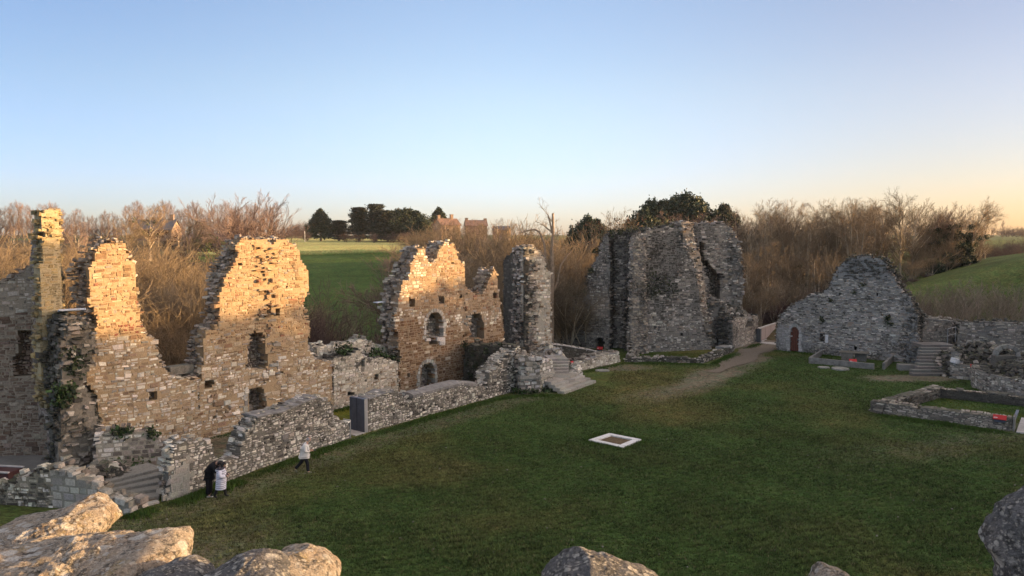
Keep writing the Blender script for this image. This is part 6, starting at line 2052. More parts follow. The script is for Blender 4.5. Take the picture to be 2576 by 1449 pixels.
house('farmhouse', 'slate-roofed stone house half hidden by bare trees on the left slope', 398, 185, 590, 88, 578, 554, 8, 0.12, M_HWALL, M_SLATE, chim=[(-0.25, 5), (0.1, 5), (0.78, 12)], wins=[(0.55, 0.4, 1.0, 0.7)])
house('farm_barn', 'long low barn with a brown tiled roof at the edge of the far lawn', 556, 172, 612, 150, 606, 589, 9, 0.0, M_HWALL, M_TILE, chim=[(-0.8, 5)])
house('farmhouse', 'tall gabled farmhouse with two chimneys on the skyline above the arched gable', 1124, 228, 590, 52, 566, 551, 6, 0.5, M_HWALL, M_TILE, chim=[(-0.85, 8), (0.5, 10)], wins=[(-0.3, 0.6, 1.6, 0.8), (0.3, 0.6, 1.6, 0.8)])
house('farmhouse', 'smaller farmhouse with end chimneys on the skyline right of the tall gabled one', 1197, 236, 592, 52, 568, 555, 6, 0.15, M_HWALL, M_TILE, chim=[(-0.9, 5), (0.9, 4)], wins=[(-0.3, 0.5, 1.4, 0.8), (0.35, 0.5, 1.4, 0.8)])
house('farmhouse', 'low dark-roofed outbuilding behind the centre thicket on the skyline', 1262, 238, 592, 40, 578, 570, 6, -0.1, M_HWALL, M_SLATE)
p = at(767, 607, 236)
m = MB()
m.tube([p + (0, 0, -0.5), p + (0, 0, 3.0), p + (-0.1, 0, 3.15)], [0.14, 0.12, 0.1], 6)
tag(m.build('field_post', M_WHITE, None, p), 'lone white post at the far field edge left of the broad cypress', 'post')


# ------------------------------------------------------------------ foreground parapet stones
def rock_mat(name, b0, b1, b2, rusta, yela):
    t = NT(name, 0.95, 0.12)
    v = objvec(t)
    base = t.ramp(t.noise(24, 6, 0.7, v), [(0.3, b0), (0.5, b1), (0.72, b2)])
    rust = t.ramp(t.noise(5, 5, 0.7, v), [(0.45, 0.0), (0.65, 1.0)])
    c = t.mix(t.math('MULTIPLY', rust, rusta), base, (0.25, 0.14, 0.07))
    yel = t.ramp(t.noise(9, 7, 0.8, v), [(0.54, 0.0), (0.64, 1.0)])
    c = t.mix(t.math('MULTIPLY', yel, yela), c, (0.34, 0.26, 0.07))

    def spots(scale, r0, r1, keep):
        # round lichen rosettes with crinkled rims, thinned out by a broad noise
        wv = t.n('ShaderNodeVectorMath', operation='MULTIPLY_ADD')
        nz_ = t.n('ShaderNodeTexNoise')
        nz_.inputs['Scale'].default_value = scale * 1.6
        nz_.inputs['Detail'].default_value = 5
        t.l(v, nz_.inputs['Vector'])
        t.l(nz_.outputs['Color'], wv.inputs[0])
        wv.inputs[1].default_value = (0.55 / scale,) * 3
        t.l(v, wv.inputs[2])
        vo = t.n('ShaderNodeTexVoronoi')
        vo.inputs['Scale'].default_value = scale
        t.l(wv.outputs[0], vo.inputs['Vector'])
        return t.math('MULTIPLY', t.ramp(vo.outputs['Distance'], [(r0, 1.0), (r1, 0.0)]), t.ramp(t.noise(scale * 0.28, 3, 0.6, v), [(keep, 0.0), (keep + 0.06, 1.0)]))

    dk = t.ramp(t.noise(22, 7, 0.8, v), [(0.50, 0.0), (0.57, 1.0)])
    c = t.mix(t.math('MULTIPLY', dk, 0.8), c, (0.05, 0.05, 0.047))
    c = t.mix(t.math('MULTIPLY', spots(13, 0.30, 0.40, 0.50), 0.9), c, (0.58, 0.56, 0.51))
    c = t.mix(t.math('MULTIPLY', spots(34, 0.26, 0.38, 0.44), 0.8), c, (0.50, 0.48, 0.43))
    c = t.mix(t.math('MULTIPLY', spots(75, 0.22, 0.36, 0.40), 0.6), c, (0.50, 0.47, 0.40))
    sp = t.ramp(t.noise(120, 4, 0.75, v), [(0.3, 0.6), (0.7, 1.4)])
    c = t.mix(1.0, c, sp, 'MULTIPLY')
    h = t.math('ADD', t.noise(30, 7, 0.75, v), t.math('MULTIPLY', t.noise(140, 3, 0.7, v), 0.4))
    t.bump(h, 1.0, 0.035)
    return t.out(c)


M_ROCK = rock_mat('lichened_granite', (0.30, 0.255, 0.195), (0.42, 0.36, 0.285), (0.54, 0.48, 0.39), 0.4, 0.45)
M_ROCKG = rock_mat('grey_lichened_granite', (0.10, 0.10, 0.10), (0.155, 0.155, 0.155), (0.24, 0.24, 0.235), 0.12, 0.12)


def rock(label, px, Y, depth, seed, tilt=0.5, pw=0.6, rot=0.0, mat=None, planes=()):
    P = np.array([at(x, y, Y) for x, y in px])
    for _ in range(6):      # the outline lies on a leaning plane through the stone's middle
        mid = (P.min(0) + P.max(0)) / 2
        P = np.array([at(x, y, Y + tilt * (q[2] - mid[2]) + rot * (q[0] - mid[0])) for (x, y), q in zip(px, P)])
    c = np.array([(P[:, 0].min() + P[:, 0].max()) / 2, Y, (P[:, 2].min() + P[:, 2].max()) / 2])
    ang = np.arctan2(P[:, 2] - c[2], P[:, 0] - c[0])
    rad = np.hypot(P[:, 0] - c[0], P[:, 2] - c[2])
    o = np.argsort(ang)
    ang, rad = ang[o], rad[o]
    nph, nth = 200, 110
    ph = np.linspace(-math.pi, math.pi, nph, endpoint=False)
    rr = np.interp(ph, np.concatenate([ang - 2 * math.pi, ang, ang + 2 * math.pi]), np.tile(rad, 3))
    th = np.linspace(0.02, math.pi - 0.02, nth)
    s = np.sign(np.sin(th)) * np.abs(np.sin(th)) ** pw
    cth = np.sign(np.cos(th)) * np.abs(np.cos(th)) ** 0.8
    X = c[0] + s[:, None] * rr[None] * np.cos(ph)[None]
    Z = c[2] + s[:, None] * rr[None] * np.sin(ph)[None]
    Yv = np.repeat((-cth * depth)[:, None], nph, 1)
    Yv = Yv + tilt * (Z - c[2]) + rot * (X - c[0])
    U = np.stack([(X - c[0]) / np.ptp(P[:, 0]) * 2, np.repeat(-cth[:, None], nph, 1), (Z - c[2]) / np.ptp(P[:, 2]) * 2], -1).reshape(-1, 3)
    un = U / (np.linalg.norm(U, axis=1)[:, None] + 1e-6)
    rq = R(seed + 400)
    fac = np.ones(len(U))
    for _ in range(16):
        pn = rq.normal(0, 1, 3)
        pn[1] = -abs(pn[1]) if rq.rand() < 0.7 else pn[1]
        pn /= np.linalg.norm(pn)
        off = np.quantile(U @ pn, 0.985) * (rq.uniform(0.72, 0.9) if abs(pn[1]) > 0.35 else rq.uniform(0.9, 0.98))
        dt = U @ pn
        fac = np.where(dt > off, np.minimum(fac, off / np.maximum(dt, 1e-6) * 0.96 + 0.04), fac)
    for pn, fr_ in planes:      # big cleavage faces
        pn = np.array(pn, float) / np.linalg.norm(pn)
        dt = U @ pn
        off = np.quantile(dt, 0.985) * fr_
        fac = np.where(dt > off, np.minimum(fac, off / np.maximum(dt, 1e-6)), fac)
    V = np.stack([X, Y + Yv, Z], -1).reshape(-1, 3)
    V = c + (V - c) * fac[:, None]
    D = V - c
    nr = D / (np.linalg.norm(D, axis=1)[:, None] + 1e-6)
    sc = max(np.ptp(P[:, 0]), np.ptp(P[:, 2]))
    off = Vector((seed * 3.1, seed * 1.7, seed * 0.9))
    disp = np.empty(len(V))
    for i, v in enumerate(V):
        q = Vector(v)
        disp[i] = 0.045 * (mnoise.noise(q * 4 + off)) + 0.028 * mnoise.noise(q * 11 + off) + 0.018 * mnoise.noise(q * 27 + off) + 0.009 * (1 - 2 * abs(mnoise.noise(q * 48 + off))) - 0.03 * max(0, mnoise.noise(q * 6 - off)) ** 0.5
    V = V + nr * (disp * min(1.0, sc * 1.3))[:, None]
    idx = np.arange(nph * nth).reshape(nth, nph)
    a, b = idx[:-1], idx[1:]
    F = np.stack([a, np.roll(a, -1, 1), np.roll(b, -1, 1), b], -1).reshape(-1, 4)
    V = np.vstack([V, V[idx[0]].mean(0), V[idx[-1]].mean(0)])
    n = len(V)
    caps = [(n - 2, idx[0][(j + 1) % nph], idx[0][j], idx[0][j]) for j in range(nph)] + [(n - 1, idx[-1][j], idx[-1][(j + 1) % nph], idx[-1][(j + 1) % nph]) for j in range(nph)]
    # set it down so that its top stands where it was measured
    vr = V - np.array((0, 0, CAMH))
    row_ = 724.5 - FPX * (vr[:, 1] * ST + vr[:, 2] * CT) / (vr[:, 1] * CT - vr[:, 2] * ST)
    V[:, 2] -= (min(y for x, y in px) - row_.min()) * Y / FPX
    m = MB()
    m.add(V, np.vstack([F, np.array(caps)]))
    ob = m.build('parapet_stone', mat or M_ROCK, None, c, smooth=True)
    return tag(ob, label, 'stone', 'stones along the parapet edge')


rock('humped golden stone at the far left, uppermost of the sunlit parapet stones', [(-60, 1318), (0, 1312), (40, 1306), (75, 1297), (100, 1293), (140, 1270), (170, 1250), (200, 1240), (225, 1247), (250, 1268), (258, 1295), (268, 1308), (268, 1320), (250, 1337), (215, 1354), (175, 1368), (140, 1390), (60, 1400), (-60, 1400)], 3.1, 0.30, 1, 0.5, planes=[((0.25, -0.85, 0.35), 0.6), ((0.8, -0.4, 0.3), 0.75)])
rock('small sunlit stone wedged under the humped golden one at the left edge', [(-40, 1356), (0, 1353), (30, 1349), (70, 1356), (105, 1370), (125, 1386), (100, 1410), (-40, 1420)], 2.75, 0.22, 2, 0.4)
rock('broad grey slab-like stone with patchy sunlight at the bottom left corner', [(-120, 1396), (0, 1386), (60, 1380), (150, 1360), (230, 1340), (290, 1331), (360, 1329), (405, 1341), (425, 1365), (433, 1388), (428, 1410), (430, 1450), (420, 1520), (300, 1570), (-120, 1570)], 2.35, 0.34, 3, 0.9, planes=[((-0.1, -0.35, 0.93), 0.62), ((0.7, -0.6, 0.3), 0.72)])
rock('low grey stone between the broad slab and the paler rounded pair', [(300, 1430), (380, 1408), (425, 1400), (470, 1407), (497, 1422), (520, 1450), (500, 1520), (300, 1540)], 2.2, 0.2, 4, 0.6, mat=M_ROCKG)
rock('pale lichened rounded stone near the bottom left, left one of a touching pair', [(455, 1470), (480, 1437), (520, 1411), (560, 1394), (610, 1385), (650, 1388), (690, 1402), (712, 1430), (720, 1480), (700, 1560), (470, 1560)], 2.1, 0.24, 5, 0.5, mat=M_ROCKG)
rock('lit rounded stone at the bottom, right one of the touching pair', [(640, 1480), (648, 1400), (662, 1383), (690, 1371), (730, 1371), (770, 1384), (810, 1409), (838, 1440), (850, 1500), (820, 1560), (660, 1560)], 2.25, 0.24, 6, 0.4, planes=[((0.75, -0.5, 0.4), 0.7)])
rock('faceted grey-brown stone at the bottom centre of the picture', [(1340, 1500), (1368, 1452), (1400, 1424), (1432, 1399), (1480, 1379), (1530, 1381), (1580, 1398), (1625, 1421), (1678, 1452), (1720, 1510), (1680, 1570), (1380, 1570)], 2.0, 0.26, 7, 0.3, mat=M_ROCKG, planes=[((-0.55, -0.8, 0.25), 0.55), ((0.55, -0.30, 0.78), 0.66)])
rock('tip of a small stone at the bottom edge right of centre', [(2045, 1480), (2064, 1446), (2076, 1424), (2094, 1416), (2122, 1425), (2172, 1448), (2200, 1490), (2160, 1540), (2060, 1540)], 2.5, 0.16, 8, 0.3)
rock('tall blue-grey shaded stone rising at the bottom right corner', [(2640, 1215), (2596, 1230), (2562, 1252), (2549, 1290), (2524, 1326), (2513, 1360), (2532, 1387), (2538, 1420), (2542, 1470), (2556, 1560), (2780, 1560), (2820, 1400), (2760, 1260)], 2.5, 0.2, 9, 0.2, mat=M_ROCKG, planes=[((-0.75, -0.6, 0.25), 0.7), ((0.2, -0.9, 0.4), 0.7)])
# parapet masonry below the frame that carries the stones
PW = Line((-6.0, 1.62), (7.0, 1.62))
mb = MB()
masonry(mb, PW, [(0, 6.0), (0, 9.45), (13, 9.45), (13, 6.0)], 1.7, dict(RUB, h=(0.25, 0.4), l=(0.4, 0.8)), P_GREYW, MORT_G, seed=101, backrag=0.0)
mb.box((-6.0, 1.66, -0.5), (7.0, 3.3, 6.05), (0.2, 0.18, 0.15))
tag(mb.build('parapet_wall', M_GREY, None, (0.5, 2.4, 0)), 'rubble parapet wall carrying the stones along the bottom of the picture', 'parapet wall')


# ------------------------------------------------------------------ people
def skin_obj(name, J, E, parent, mat, loc, rz, sub=2, root='pelvis'):
    names = list(J)
    me = bpy.data.meshes.new(name)
    me.from_pydata([J[k][0] for k in names], [(names.index(a), names.index(b)) for a, b in E], [])
    o = bpy.data.objects.new(name, me)
    COL.objects.link(o)
    md = o.modifiers.new('skin', 'SKIN')
    md.use_smooth_shade = True
    for i, k in enumerate(names):
        r = J[k][1]
        r = (r, r) if np.isscalar(r) else r
        me.skin_vertices[0].data[i].radius = r
        me.skin_vertices[0].data[i].use_root = (k == root)
    ss = o.modifiers.new('smooth', 'SUBSURF')
    ss.levels = ss.render_levels = sub
    me.materials.append(mat)
    o.parent = parent
    return o


def chain(J, E, pre, pts, rads, start=None):
    last = start
    for i, (p, r) in enumerate(zip(pts, rads)):
        k = '%s%d' % (pre, i)
        J[k] = (p, r)
        if last: E.append((last, k))
        last = k
    return last


def hand(J, E, wrist, w, f, up, pre, curl=0.5):
    """palm, four unequal bent fingers and a thumb from the side of the palm; f = finger direction, up = back of hand"""
    w, f, up = (np.array(q, float) for q in (w, f, up))
    f /= np.linalg.norm(f)
    sd_ = np.cross(f, up)
    sd_ /= np.linalg.norm(sd_)
    up = np.cross(sd_, f)
    J[pre + 'palm'] = (tuple(w + f * 0.055), (0.034, 0.022))
    E.append((wrist, pre + 'palm'))
    for k, (o, l) in enumerate(((-0.03, 0.070), (-0.01, 0.080), (0.01, 0.075), (0.03, 0.060))):
        b = w + f * 0.095 + sd_ * o
        m1 = b + (f * math.cos(curl * 0.7) - up * math.sin(curl * 0.7)) * l * 0.5
        tp = m1 + (f * math.cos(curl * 1.7) - up * math.sin(curl * 1.7)) * l * 0.5
        chain(J, E, pre + 'f%d' % k, [tuple(b), tuple(m1), tuple(tp)], [0.010, 0.009, 0.008], pre + 'palm')
    b = w + f * 0.03 + sd_ * -0.035
    chain(J, E, pre + 't', [tuple(b), tuple(b + f * 0.03 - sd_ * 0.022 - up * 0.012), tuple(b + f * 0.058 - sd_ * 0.024 - up * 0.022)], [0.012, 0.010, 0.009], pre + 'palm')


def head_obj(parent, c, fwd, up, skin, hair, s=1.0, long_hair=False, bald=False, body=None):
    """head with brow, nose, mouth, chin and ears, joined to the neck; hair as a child"""
    c, fwd, up = np.array(c, float), np.array(fwd, float), np.array(up, float)
    fwd /= np.linalg.norm(fwd)
    side = np.cross(up, fwd)
    side /= np.linalg.norm(side)
    up = np.cross(fwd, side)
    n, k = 22, 28
    V = []
    for i in range(n + 1):
        t = math.pi * i / n
        z = math.cos(t)
        for j in range(k):
            a = 2 * math.pi * j / k
            x, y = math.sin(t) * math.cos(a), math.sin(t) * math.sin(a)
            X, Y_, Z = 0.098 * x, 0.074 * y, 0.118 * z
            if z < -0.1: X, Y_ = X * (1 - 0.28 * (-z - 0.1)) + 0.012 * (-z), Y_ * (1 - 0.35 * (-z - 0.1))
            fr = max(0, x)
            X += 0.026 * fr * math.exp(-(y / 0.16) ** 2) * math.exp(-((z + 0.12) / 0.17) ** 2)      # nose
            X -= 0.010 * fr * math.exp(-((abs(y) - 0.36) / 0.16) ** 2) * math.exp(-((z - 0.02) / 0.11) ** 2)  # eye sockets
            X += 0.006 * fr * math.exp(-(y / 0.4) ** 2) * math.exp(-((z + 0.48) / 0.06) ** 2)       # lips
            X += 0.010 * fr * math.exp(-(y / 0.3) ** 2) * math.exp(-((z + 0.85) / 0.14) ** 2)       # chin
            e = math.exp(-((abs(y) - 0.97) / 0.10) ** 2) * math.exp(-((z + 0.05) / 0.24) ** 2) * math.exp(-((x + 0.05) / 0.22) ** 2)
            Y_ += 0.020 * e * (1 if y > 0 else -1)                                                  # ears
            V.append(c + s * (fwd * X + side * Y_ + up * Z))
    F = [(i * k + j, (i + 1) * k + j, (i + 1) * k + (j + 1) % k, i * k + (j + 1) % k) for i in range(n) for j in range(k)]
    m = MB()
    m.add(V, F)
    h = m.build('head', skin, parent, smooth=True)
    m = MB()
    for y in (-0.030, 0.030):
        p = c + s * (fwd * 0.083 + side * y + up * 0.004)
        m.tube([p - fwd * 0.01, p + fwd * 0.006], [0.010 * s, 0.006 * s], 6)
    m.build('eyes', M_GLASS, h)
    # hair shell
    V = []
    for i in range(n + 1):
        t = math.pi * i / n
        z = math.cos(t)
        for j in range(k):
            a = 2 * math.pi * j / k
            x, y = math.sin(t) * math.cos(a), math.sin(t) * math.sin(a)
            cov = z > (0.42 if x > 0.3 else (-0.75 if x < 0.0 else -0.3) if not long_hair else -1.1)
            if bald and z > 0.55: cov = False
            g = 1.10 + 0.03 * math.sin(9 * a + 5 * t) if cov else 0.86
            if long_hair and cov and x < 0.2: g *= 1.12
            V.append(c + s * (fwd * 0.098 * x * g + side * 0.078 * y * g + up * 0.120 * z * g))
    m = MB()
    m.add(V, F)
    if long_hair:
        rng = R(3)
        for q in range(40):
            a = rng.uniform(1.7, 4.6)
            p0 = c + s * (fwd * 0.085 * math.cos(a) + side * 0.08 * math.sin(a) + up * rng.uniform(-0.05, 0.06))
            m.tube([p0, p0 + np.array((rng.normal(0, 0.02), rng.normal(0, 0.02), -0.12)), p0 + np.array((rng.normal(0, 0.04), rng.normal(0, 0.03), -0.26))], [0.022, 0.02, 0.006], 5)
    m.build('hair', hair, h, smooth=True)
    return h


SKIN = plain_mat('skin', (0.46, 0.28, 0.20), 0.6, 0.3, 0.08, 20, 0, 0)
BLACK = plain_mat('black_cloth', (0.010, 0.010, 0.012), 0.85, 0.2, 0.2, 10)
NAVY = plain_mat('dark_trousers', (0.014, 0.015, 0.020), 0.85, 0.2, 0.2, 10)
CREAM = plain_mat('cream_jacket_cloth', (0.68, 0.65, 0.60), 0.85, 0.2, 0.10, 10)
SHOE = plain_mat('khaki_shoe', (0.17, 0.18, 0.11), 0.7, 0.3, 0.2, 12)
BOOT = plain_mat('black_boot', (0.012, 0.012, 0.012), 0.5, 0.4, 0.2, 12)
GREYH = plain_mat('grey_hair', (0.33, 0.31, 0.30), 0.8, 0.2, 0.2, 30)
DARKH = plain_mat('black_hair', (0.010, 0.008, 0.007), 0.6, 0.4, 0.2, 30)


def place(o, loc, rz):
    o.location = loc
    o.rotation_euler = (0, 0, rz)


# the parts are modelled about the origin (x forward, y to the person's left, z up), then the Empty is moved
def walker():
    w = empty('person', (0, 0, 0))
    tag(w, 'person walking right in a cream jacket and dark trousers, looking down at their hands', 'person')
    J, E = {}, []
    J['pelvis'] = ((0, 0, 0.90), (0.13, 0.11))
    chain(J, E, 'sp', [(0.03, 0, 1.08), (0.06, 0, 1.26), (0.09, 0, 1.40), (0.13, 0, 1.49), (0.16, 0, 1.55)], [0.12, 0.14, 0.12, 0.055, 0.05], 'pelvis')
    legs = {'a': (-1, [(0.02, 0.85), (0.14, 0.47), (0.15, 0.09), (0.27, 0.035)]), 'b': (1, [(-0.02, 0.85), (-0.17, 0.50), (-0.46, 0.20), (-0.40, 0.06)])}
    for k, (s, pt) in legs.items(): chain(J, E, 'leg' + k, [(x, s * 0.09, z) for x, z in pt], [0.085, 0.06, 0.045, 0.035], 'pelvis')
    for s, pr in ((-1, 'r'), (1, 'l')):
        e_ = chain(J, E, 'arm' + pr, [(0.08, s * 0.16, 1.38), (0.06, s * 0.23, 1.12), (0.30, s * 0.10, 1.10)], [0.055, 0.042, 0.03], 'sp2')
        hand(J, E, e_, (0.30, s * 0.10, 1.10), (1, -0.35 * s, 0.05), (0, s * 0.4, 1), 'h' + pr, 0.8)
    skin_obj('body', J, E, w, SKIN, None, 0, 2)
    # jacket
    J, E = {}, []
    J['pelvis'] = ((-0.01, 0, 1.0), (0.245, 0.225))
    chain(J, E, 'dn', [(-0.01, 0, 0.86), (0.0, 0, 0.74)], [(0.27, 0.26), (0.275, 0.265)], 'pelvis')
    chain(J, E, 'up', [(0.02, 0, 1.17), (0.05, 0, 1.33), (0.09, 0, 1.44), (0.12, 0, 1.50)], [(0.22, 0.19), (0.205, 0.17), 0.12, 0.08], 'pelvis')
    for s, pr in ((-1, 'r'), (1, 'l')):
        chain(J, E, 'sl' + pr, [(0.06, s * 0.19, 1.36), (0.04, s * 0.26, 1.12), (0.27, s * 0.125, 1.095)], [0.098, 0.088, 0.062], 'up1')
    jk = skin_obj('jacket', J, E, w, CREAM, None, 0, 2)
    J, E = {}, []
    J['pelvis'] = ((0, 0, 0.86), (0.12, 0.11))
    for k, (s, pt) in legs.items(): chain(J, E, 'leg' + k, [(x, s * 0.09, z) for x, z in pt[:3]], [0.105, 0.085, 0.075], 'pelvis')
    skin_obj('trousers', J, E, w, NAVY, None, 0, 2)
    for k, pts in (('a', [(0.11, -0.09, 0.055), (0.20, -0.09, 0.05), (0.33, -0.09, 0.035)]), ('b', [(-0.47, 0.09, 0.20), (-0.43, 0.09, 0.12), (-0.37, 0.09, 0.03)])):
        J, E = {}, []
        J['pelvis'] = (pts[1], (0.05, 0.05))
        J['x'] = (pts[0], (0.048, 0.05))
        J['y'] = (pts[2], (0.042, 0.03))
        E = [('pelvis', 'x'), ('pelvis', 'y')]
        skin_obj('shoe', J, E, w, SHOE, None, 0, 2)
    head_obj(w, (0.215, 0, 1.645), (0.85, 0, -0.5), (0.5, 0, 0.85), SKIN, GREYH, 1.02, bald=True)
    m = MB()
    m.bbox((0.40, -0.075, 1.085), (0.52, 0.075, 1.10), 0.005, (0.5, 0.5, 0.5))
    ph = m.build('phone', BOOT, None, (0.46, 0, 1.09))
    return w, ph


wk, ph = walker()
wl_p = gnd(767, 1189)
place(wk, (wl_p[0], wl_p[1], tz(wl_p[0], wl_p[1]) + 0.0), math.radians(12))
ph.location = wk.matrix_basis @ Vector((0.46, 0, 1.09)) if False else Vector((wl_p[0] + 0.46 * math.cos(math.radians(12)), wl_p[1] + 0.46 * math.sin(math.radians(12)), tz(wl_p[0], wl_p[1]) + 1.09))
ph.rotation_euler = (0, 0, math.radians(12))
tag(ph, 'small dark phone held by the walker in the cream jacket', 'phone')


def man():
    w = empty('person', (0, 0, 0))
    tag(w, 'tall person all in black bending over to embrace the person in the white padded coat', 'person')
    J, E = {}, []
    J['pelvis'] = ((0.0, 0, 0.95), (0.13, 0.12))
    chain(J, E, 'sp', [(0.02, 0, 1.13), (0.10, 0, 1.30), (0.24, 0, 1.44), (0.35, 0, 1.50), (0.40, 0, 1.51)], [0.12, 0.14, 0.12, 0.06, 0.05], 'pelvis')
    for s, k in ((-1, 'r'), (1, 'l')):
        chain(J, E, 'leg' + k, [(0.0, s * 0.09, 0.88), (0.0, s * 0.10, 0.48), (-0.02, s * 0.10, 0.09), (0.10, s * 0.11, 0.035)], [0.09, 0.062, 0.045, 0.035], 'pelvis')
        e_ = chain(J, E, 'arm' + k, [(0.24, s * 0.17, 1.40), (0.38, s * 0.26, 1.16), (0.60, s * 0.22, 1.17)], [0.055, 0.042, 0.03], 'sp2')
        hand(J, E, e_, (0.60, s * 0.22, 1.17), (0.8, -0.7 * s, 0.1), (0.3, s * 0.9, 0.2), 'h' + k, 0.5)
    skin_obj('body', J, E, w, SKIN, None, 0, 2)
    J, E = {}, []
    J['pelvis'] = ((0.0, 0, 0.98), (0.215, 0.19))
    chain(J, E, 'dn', [(0.0, 0, 0.80)], [(0.215, 0.19)], 'pelvis')
    chain(J, E, 'up', [(0.03, 0, 1.15), (0.11, 0, 1.32), (0.24, 0, 1.455), (0.34, 0, 1.50)], [(0.215, 0.18), (0.22, 0.18), 0.165, 0.11], 'pelvis')
    for s, k in ((-1, 'r'), (1, 'l')):
        chain(J, E, 'sl' + k, [(0.23, s * 0.18, 1.40), (0.38, s * 0.27, 1.16), (0.56, s * 0.235, 1.165)], [0.10, 0.085, 0.06], 'up2')
    skin_obj('coat', J, E, w, BLACK, None, 0, 2)
    J, E = {}, []
    J['pelvis'] = ((0, 0, 0.90), (0.15, 0.14))
    for s, k in ((-1, 'r'), (1, 'l')):
        chain(J, E, 'leg' + k, [(0.0, s * 0.09, 0.84), (0.0, s * 0.10, 0.48), (-0.02, s * 0.10, 0.08)], [0.135, 0.12, 0.115], 'pelvis')
    skin_obj('trousers', J, E, w, BLACK, None, 0, 2)
    for s in (-1, 1):
        m = MB()
        m.bbox((-0.09, s * 0.10 - 0.05, 0.0), (0.19, s * 0.10 + 0.05, 0.03), 0.012, (0.5, 0.5, 0.5))
        so = m.build('shoe', CREAM, w)
        m = MB()
        m.bbox((-0.08, s * 0.10 - 0.045, 0.03), (0.17, s * 0.10 + 0.045, 0.09), 0.03, (0.5, 0.5, 0.5))
        m.build('upper', BOOT, so)
    head_obj(w, (0.50, -0.02, 1.47), (0.35, 0.25, -0.9), (0.9, 0, 0.35), SKIN, DARKH, 1.1)
    return w


def woman():
    w = empty('person', (0, 0, 0))
    tag(w, 'person in a long white padded coat and black boots, held by the one in black', 'person')
    J, E = {}, []
    J['pelvis'] = ((0, 0, 0.84), (0.13, 0.12))
    chain(J, E, 'sp', [(0.0, 0, 1.0), (0.01, 0, 1.16), (0.04, 0, 1.28), (0.08, 0, 1.36), (0.10, 0, 1.39)], [0.11, 0.13, 0.10, 0.05, 0.046], 'pelvis')
    legs = {'a': (-1, [(-0.04, 0.76), (-0.10, 0.44), (-0.24, 0.11), (-0.16, 0.035)]), 'b': (1, [(0.04, 0.76), (0.15, 0.44), (0.20, 0.08), (0.33, 0.035)])}
    for k, (s, pt) in legs.items(): chain(J, E, 'leg' + k, [(x, s * 0.08, z) for x, z in pt], [0.08, 0.055, 0.042, 0.032], 'pelvis')
    for s, k in ((-1, 'r'), (1, 'l')):
        e_ = chain(J, E, 'arm' + k, [(0.02, s * 0.15, 1.25), (0.03, s * 0.24, 1.02), (0.25, s * 0.15, 1.02)], [0.05, 0.038, 0.028], 'sp1')
        hand(J, E, e_, (0.25, s * 0.15, 1.02), (1, -0.3 * s, -0.1), (0, s * 0.4, 1), 'h' + k, 0.7)
    skin_obj('body', J, E, w, SKIN, None, 0, 2)
    # quilted coat: bulging baffles with dark stitched valleys
    m = MB()
    zs = np.linspace(0.40, 1.30, 82)
    k = 36
    V, C = [], []
    for z in zs:
        f = ((z - 0.40) / 0.082) % 1.0
        bul = 0.022 * math.sin(math.pi * f) ** 0.5
        t = (z - 0.40) / 0.9
        rx, ry = (0.205 - 0.02 * t) * (1 - 0.35 * max(0, t - 0.85) / 0.15), (0.225 - 0.02 * t) * (1 - 0.25 * max(0, t - 0.85) / 0.15)
        for j in range(k):
            a = 2 * math.pi * j / k
            rr = 1 + bul / 0.2 + 0.02 * math.sin(3 * a + z * 9)
            V.append((0.02 + 0.05 * t + rx * rr * math.cos(a), ry * rr * math.sin(a), z))
    F = []
    for i in range(len(zs) - 1):
        f = ((zs[i] - 0.40) / 0.082 + 0.12) % 1.0
        for j in range(k):
            F.append((i * k + j, i * k + (j + 1) % k, (i + 1) * k + (j + 1) % k, (i + 1) * k + j))
            C.append((0.10, 0.105, 0.15) if f < 0.24 else (0.58, 0.58, 0.66))
    m.add(V, F, np.array(C))
    QC = attr_mat('white_quilted_nylon', 0.5, 0.4, 0.06, 10)
    coat = m.build('padded_coat', QC, w, smooth=True)
    m = MB()
    for s in (-1, 1):
        P = np.array([(0.06, s * 0.17, 1.26), (0.04, s * 0.235, 1.15), (0.04, s * 0.255, 1.03), (0.12, s * 0.225, 0.99), (0.26, s * 0.15, 1.01)])
        m.tube(P, [0.075, 0.088, 0.088, 0.08, 0.06], 12, (0.58, 0.58, 0.66))
        mm = MB()
        mm.tube([P[-1] - (0.01, 0, 0), P[-1] + (0.035, -s * 0.015, 0)], [0.062, 0.058], 12, (0.03, 0.03, 0.04))
        mm.build('cuff', QC, coat)
    m.build('sleeves', QC, coat, smooth=True)
    m = MB()
    th = np.linspace(0, 2 * math.pi, 26)
    m.tube([(0.03 + 0.13 * math.cos(a), 0.15 * math.sin(a), 1.31 + 0.03 * math.cos(a)) for a in th], 0.055, 10, (0.035, 0.035, 0.05))
    m.build('hood', QC, coat, smooth=True)
    m = MB()
    m.tube([(0.0 + 0.15 * math.cos(a), 0.165 * math.sin(a), 1.275 + 0.03 * math.cos(a)) for a in th], 0.04, 10, (0.50, 0.50, 0.56))
    m.build('hood_lining', QC, coat, smooth=True)
    for k2, pts in (('a', [(-0.10, -0.08, 0.44), (-0.24, -0.08, 0.12), (-0.13, -0.08, 0.04)]), ('b', [(0.15, 0.08, 0.44), (0.20, 0.08, 0.09), (0.34, 0.08, 0.04)])):
        J, E = {}, []
        J['pelvis'] = (pts[0], 0.075)
        chain(J, E, 'b', pts[1:], [0.062, (0.045, 0.035)], 'pelvis')
        skin_obj('boot', J, E, w, BOOT, None, 0, 2)
    head_obj(w, (0.155, 0.0, 1.475), (0.8, 0.1, -0.6), (0.6, 0, 0.8), SKIN, DARKH, 0.96, long_hair=True)
    return w


mn, wm = man(), woman()
p = gnd(527, 1246)
place(mn, (p[0], p[1], tz(p[0], p[1])), math.radians(6))
p = gnd(555, 1250)
place(wm, (p[0], p[1], tz(p[0], p[1])), math.radians(8))

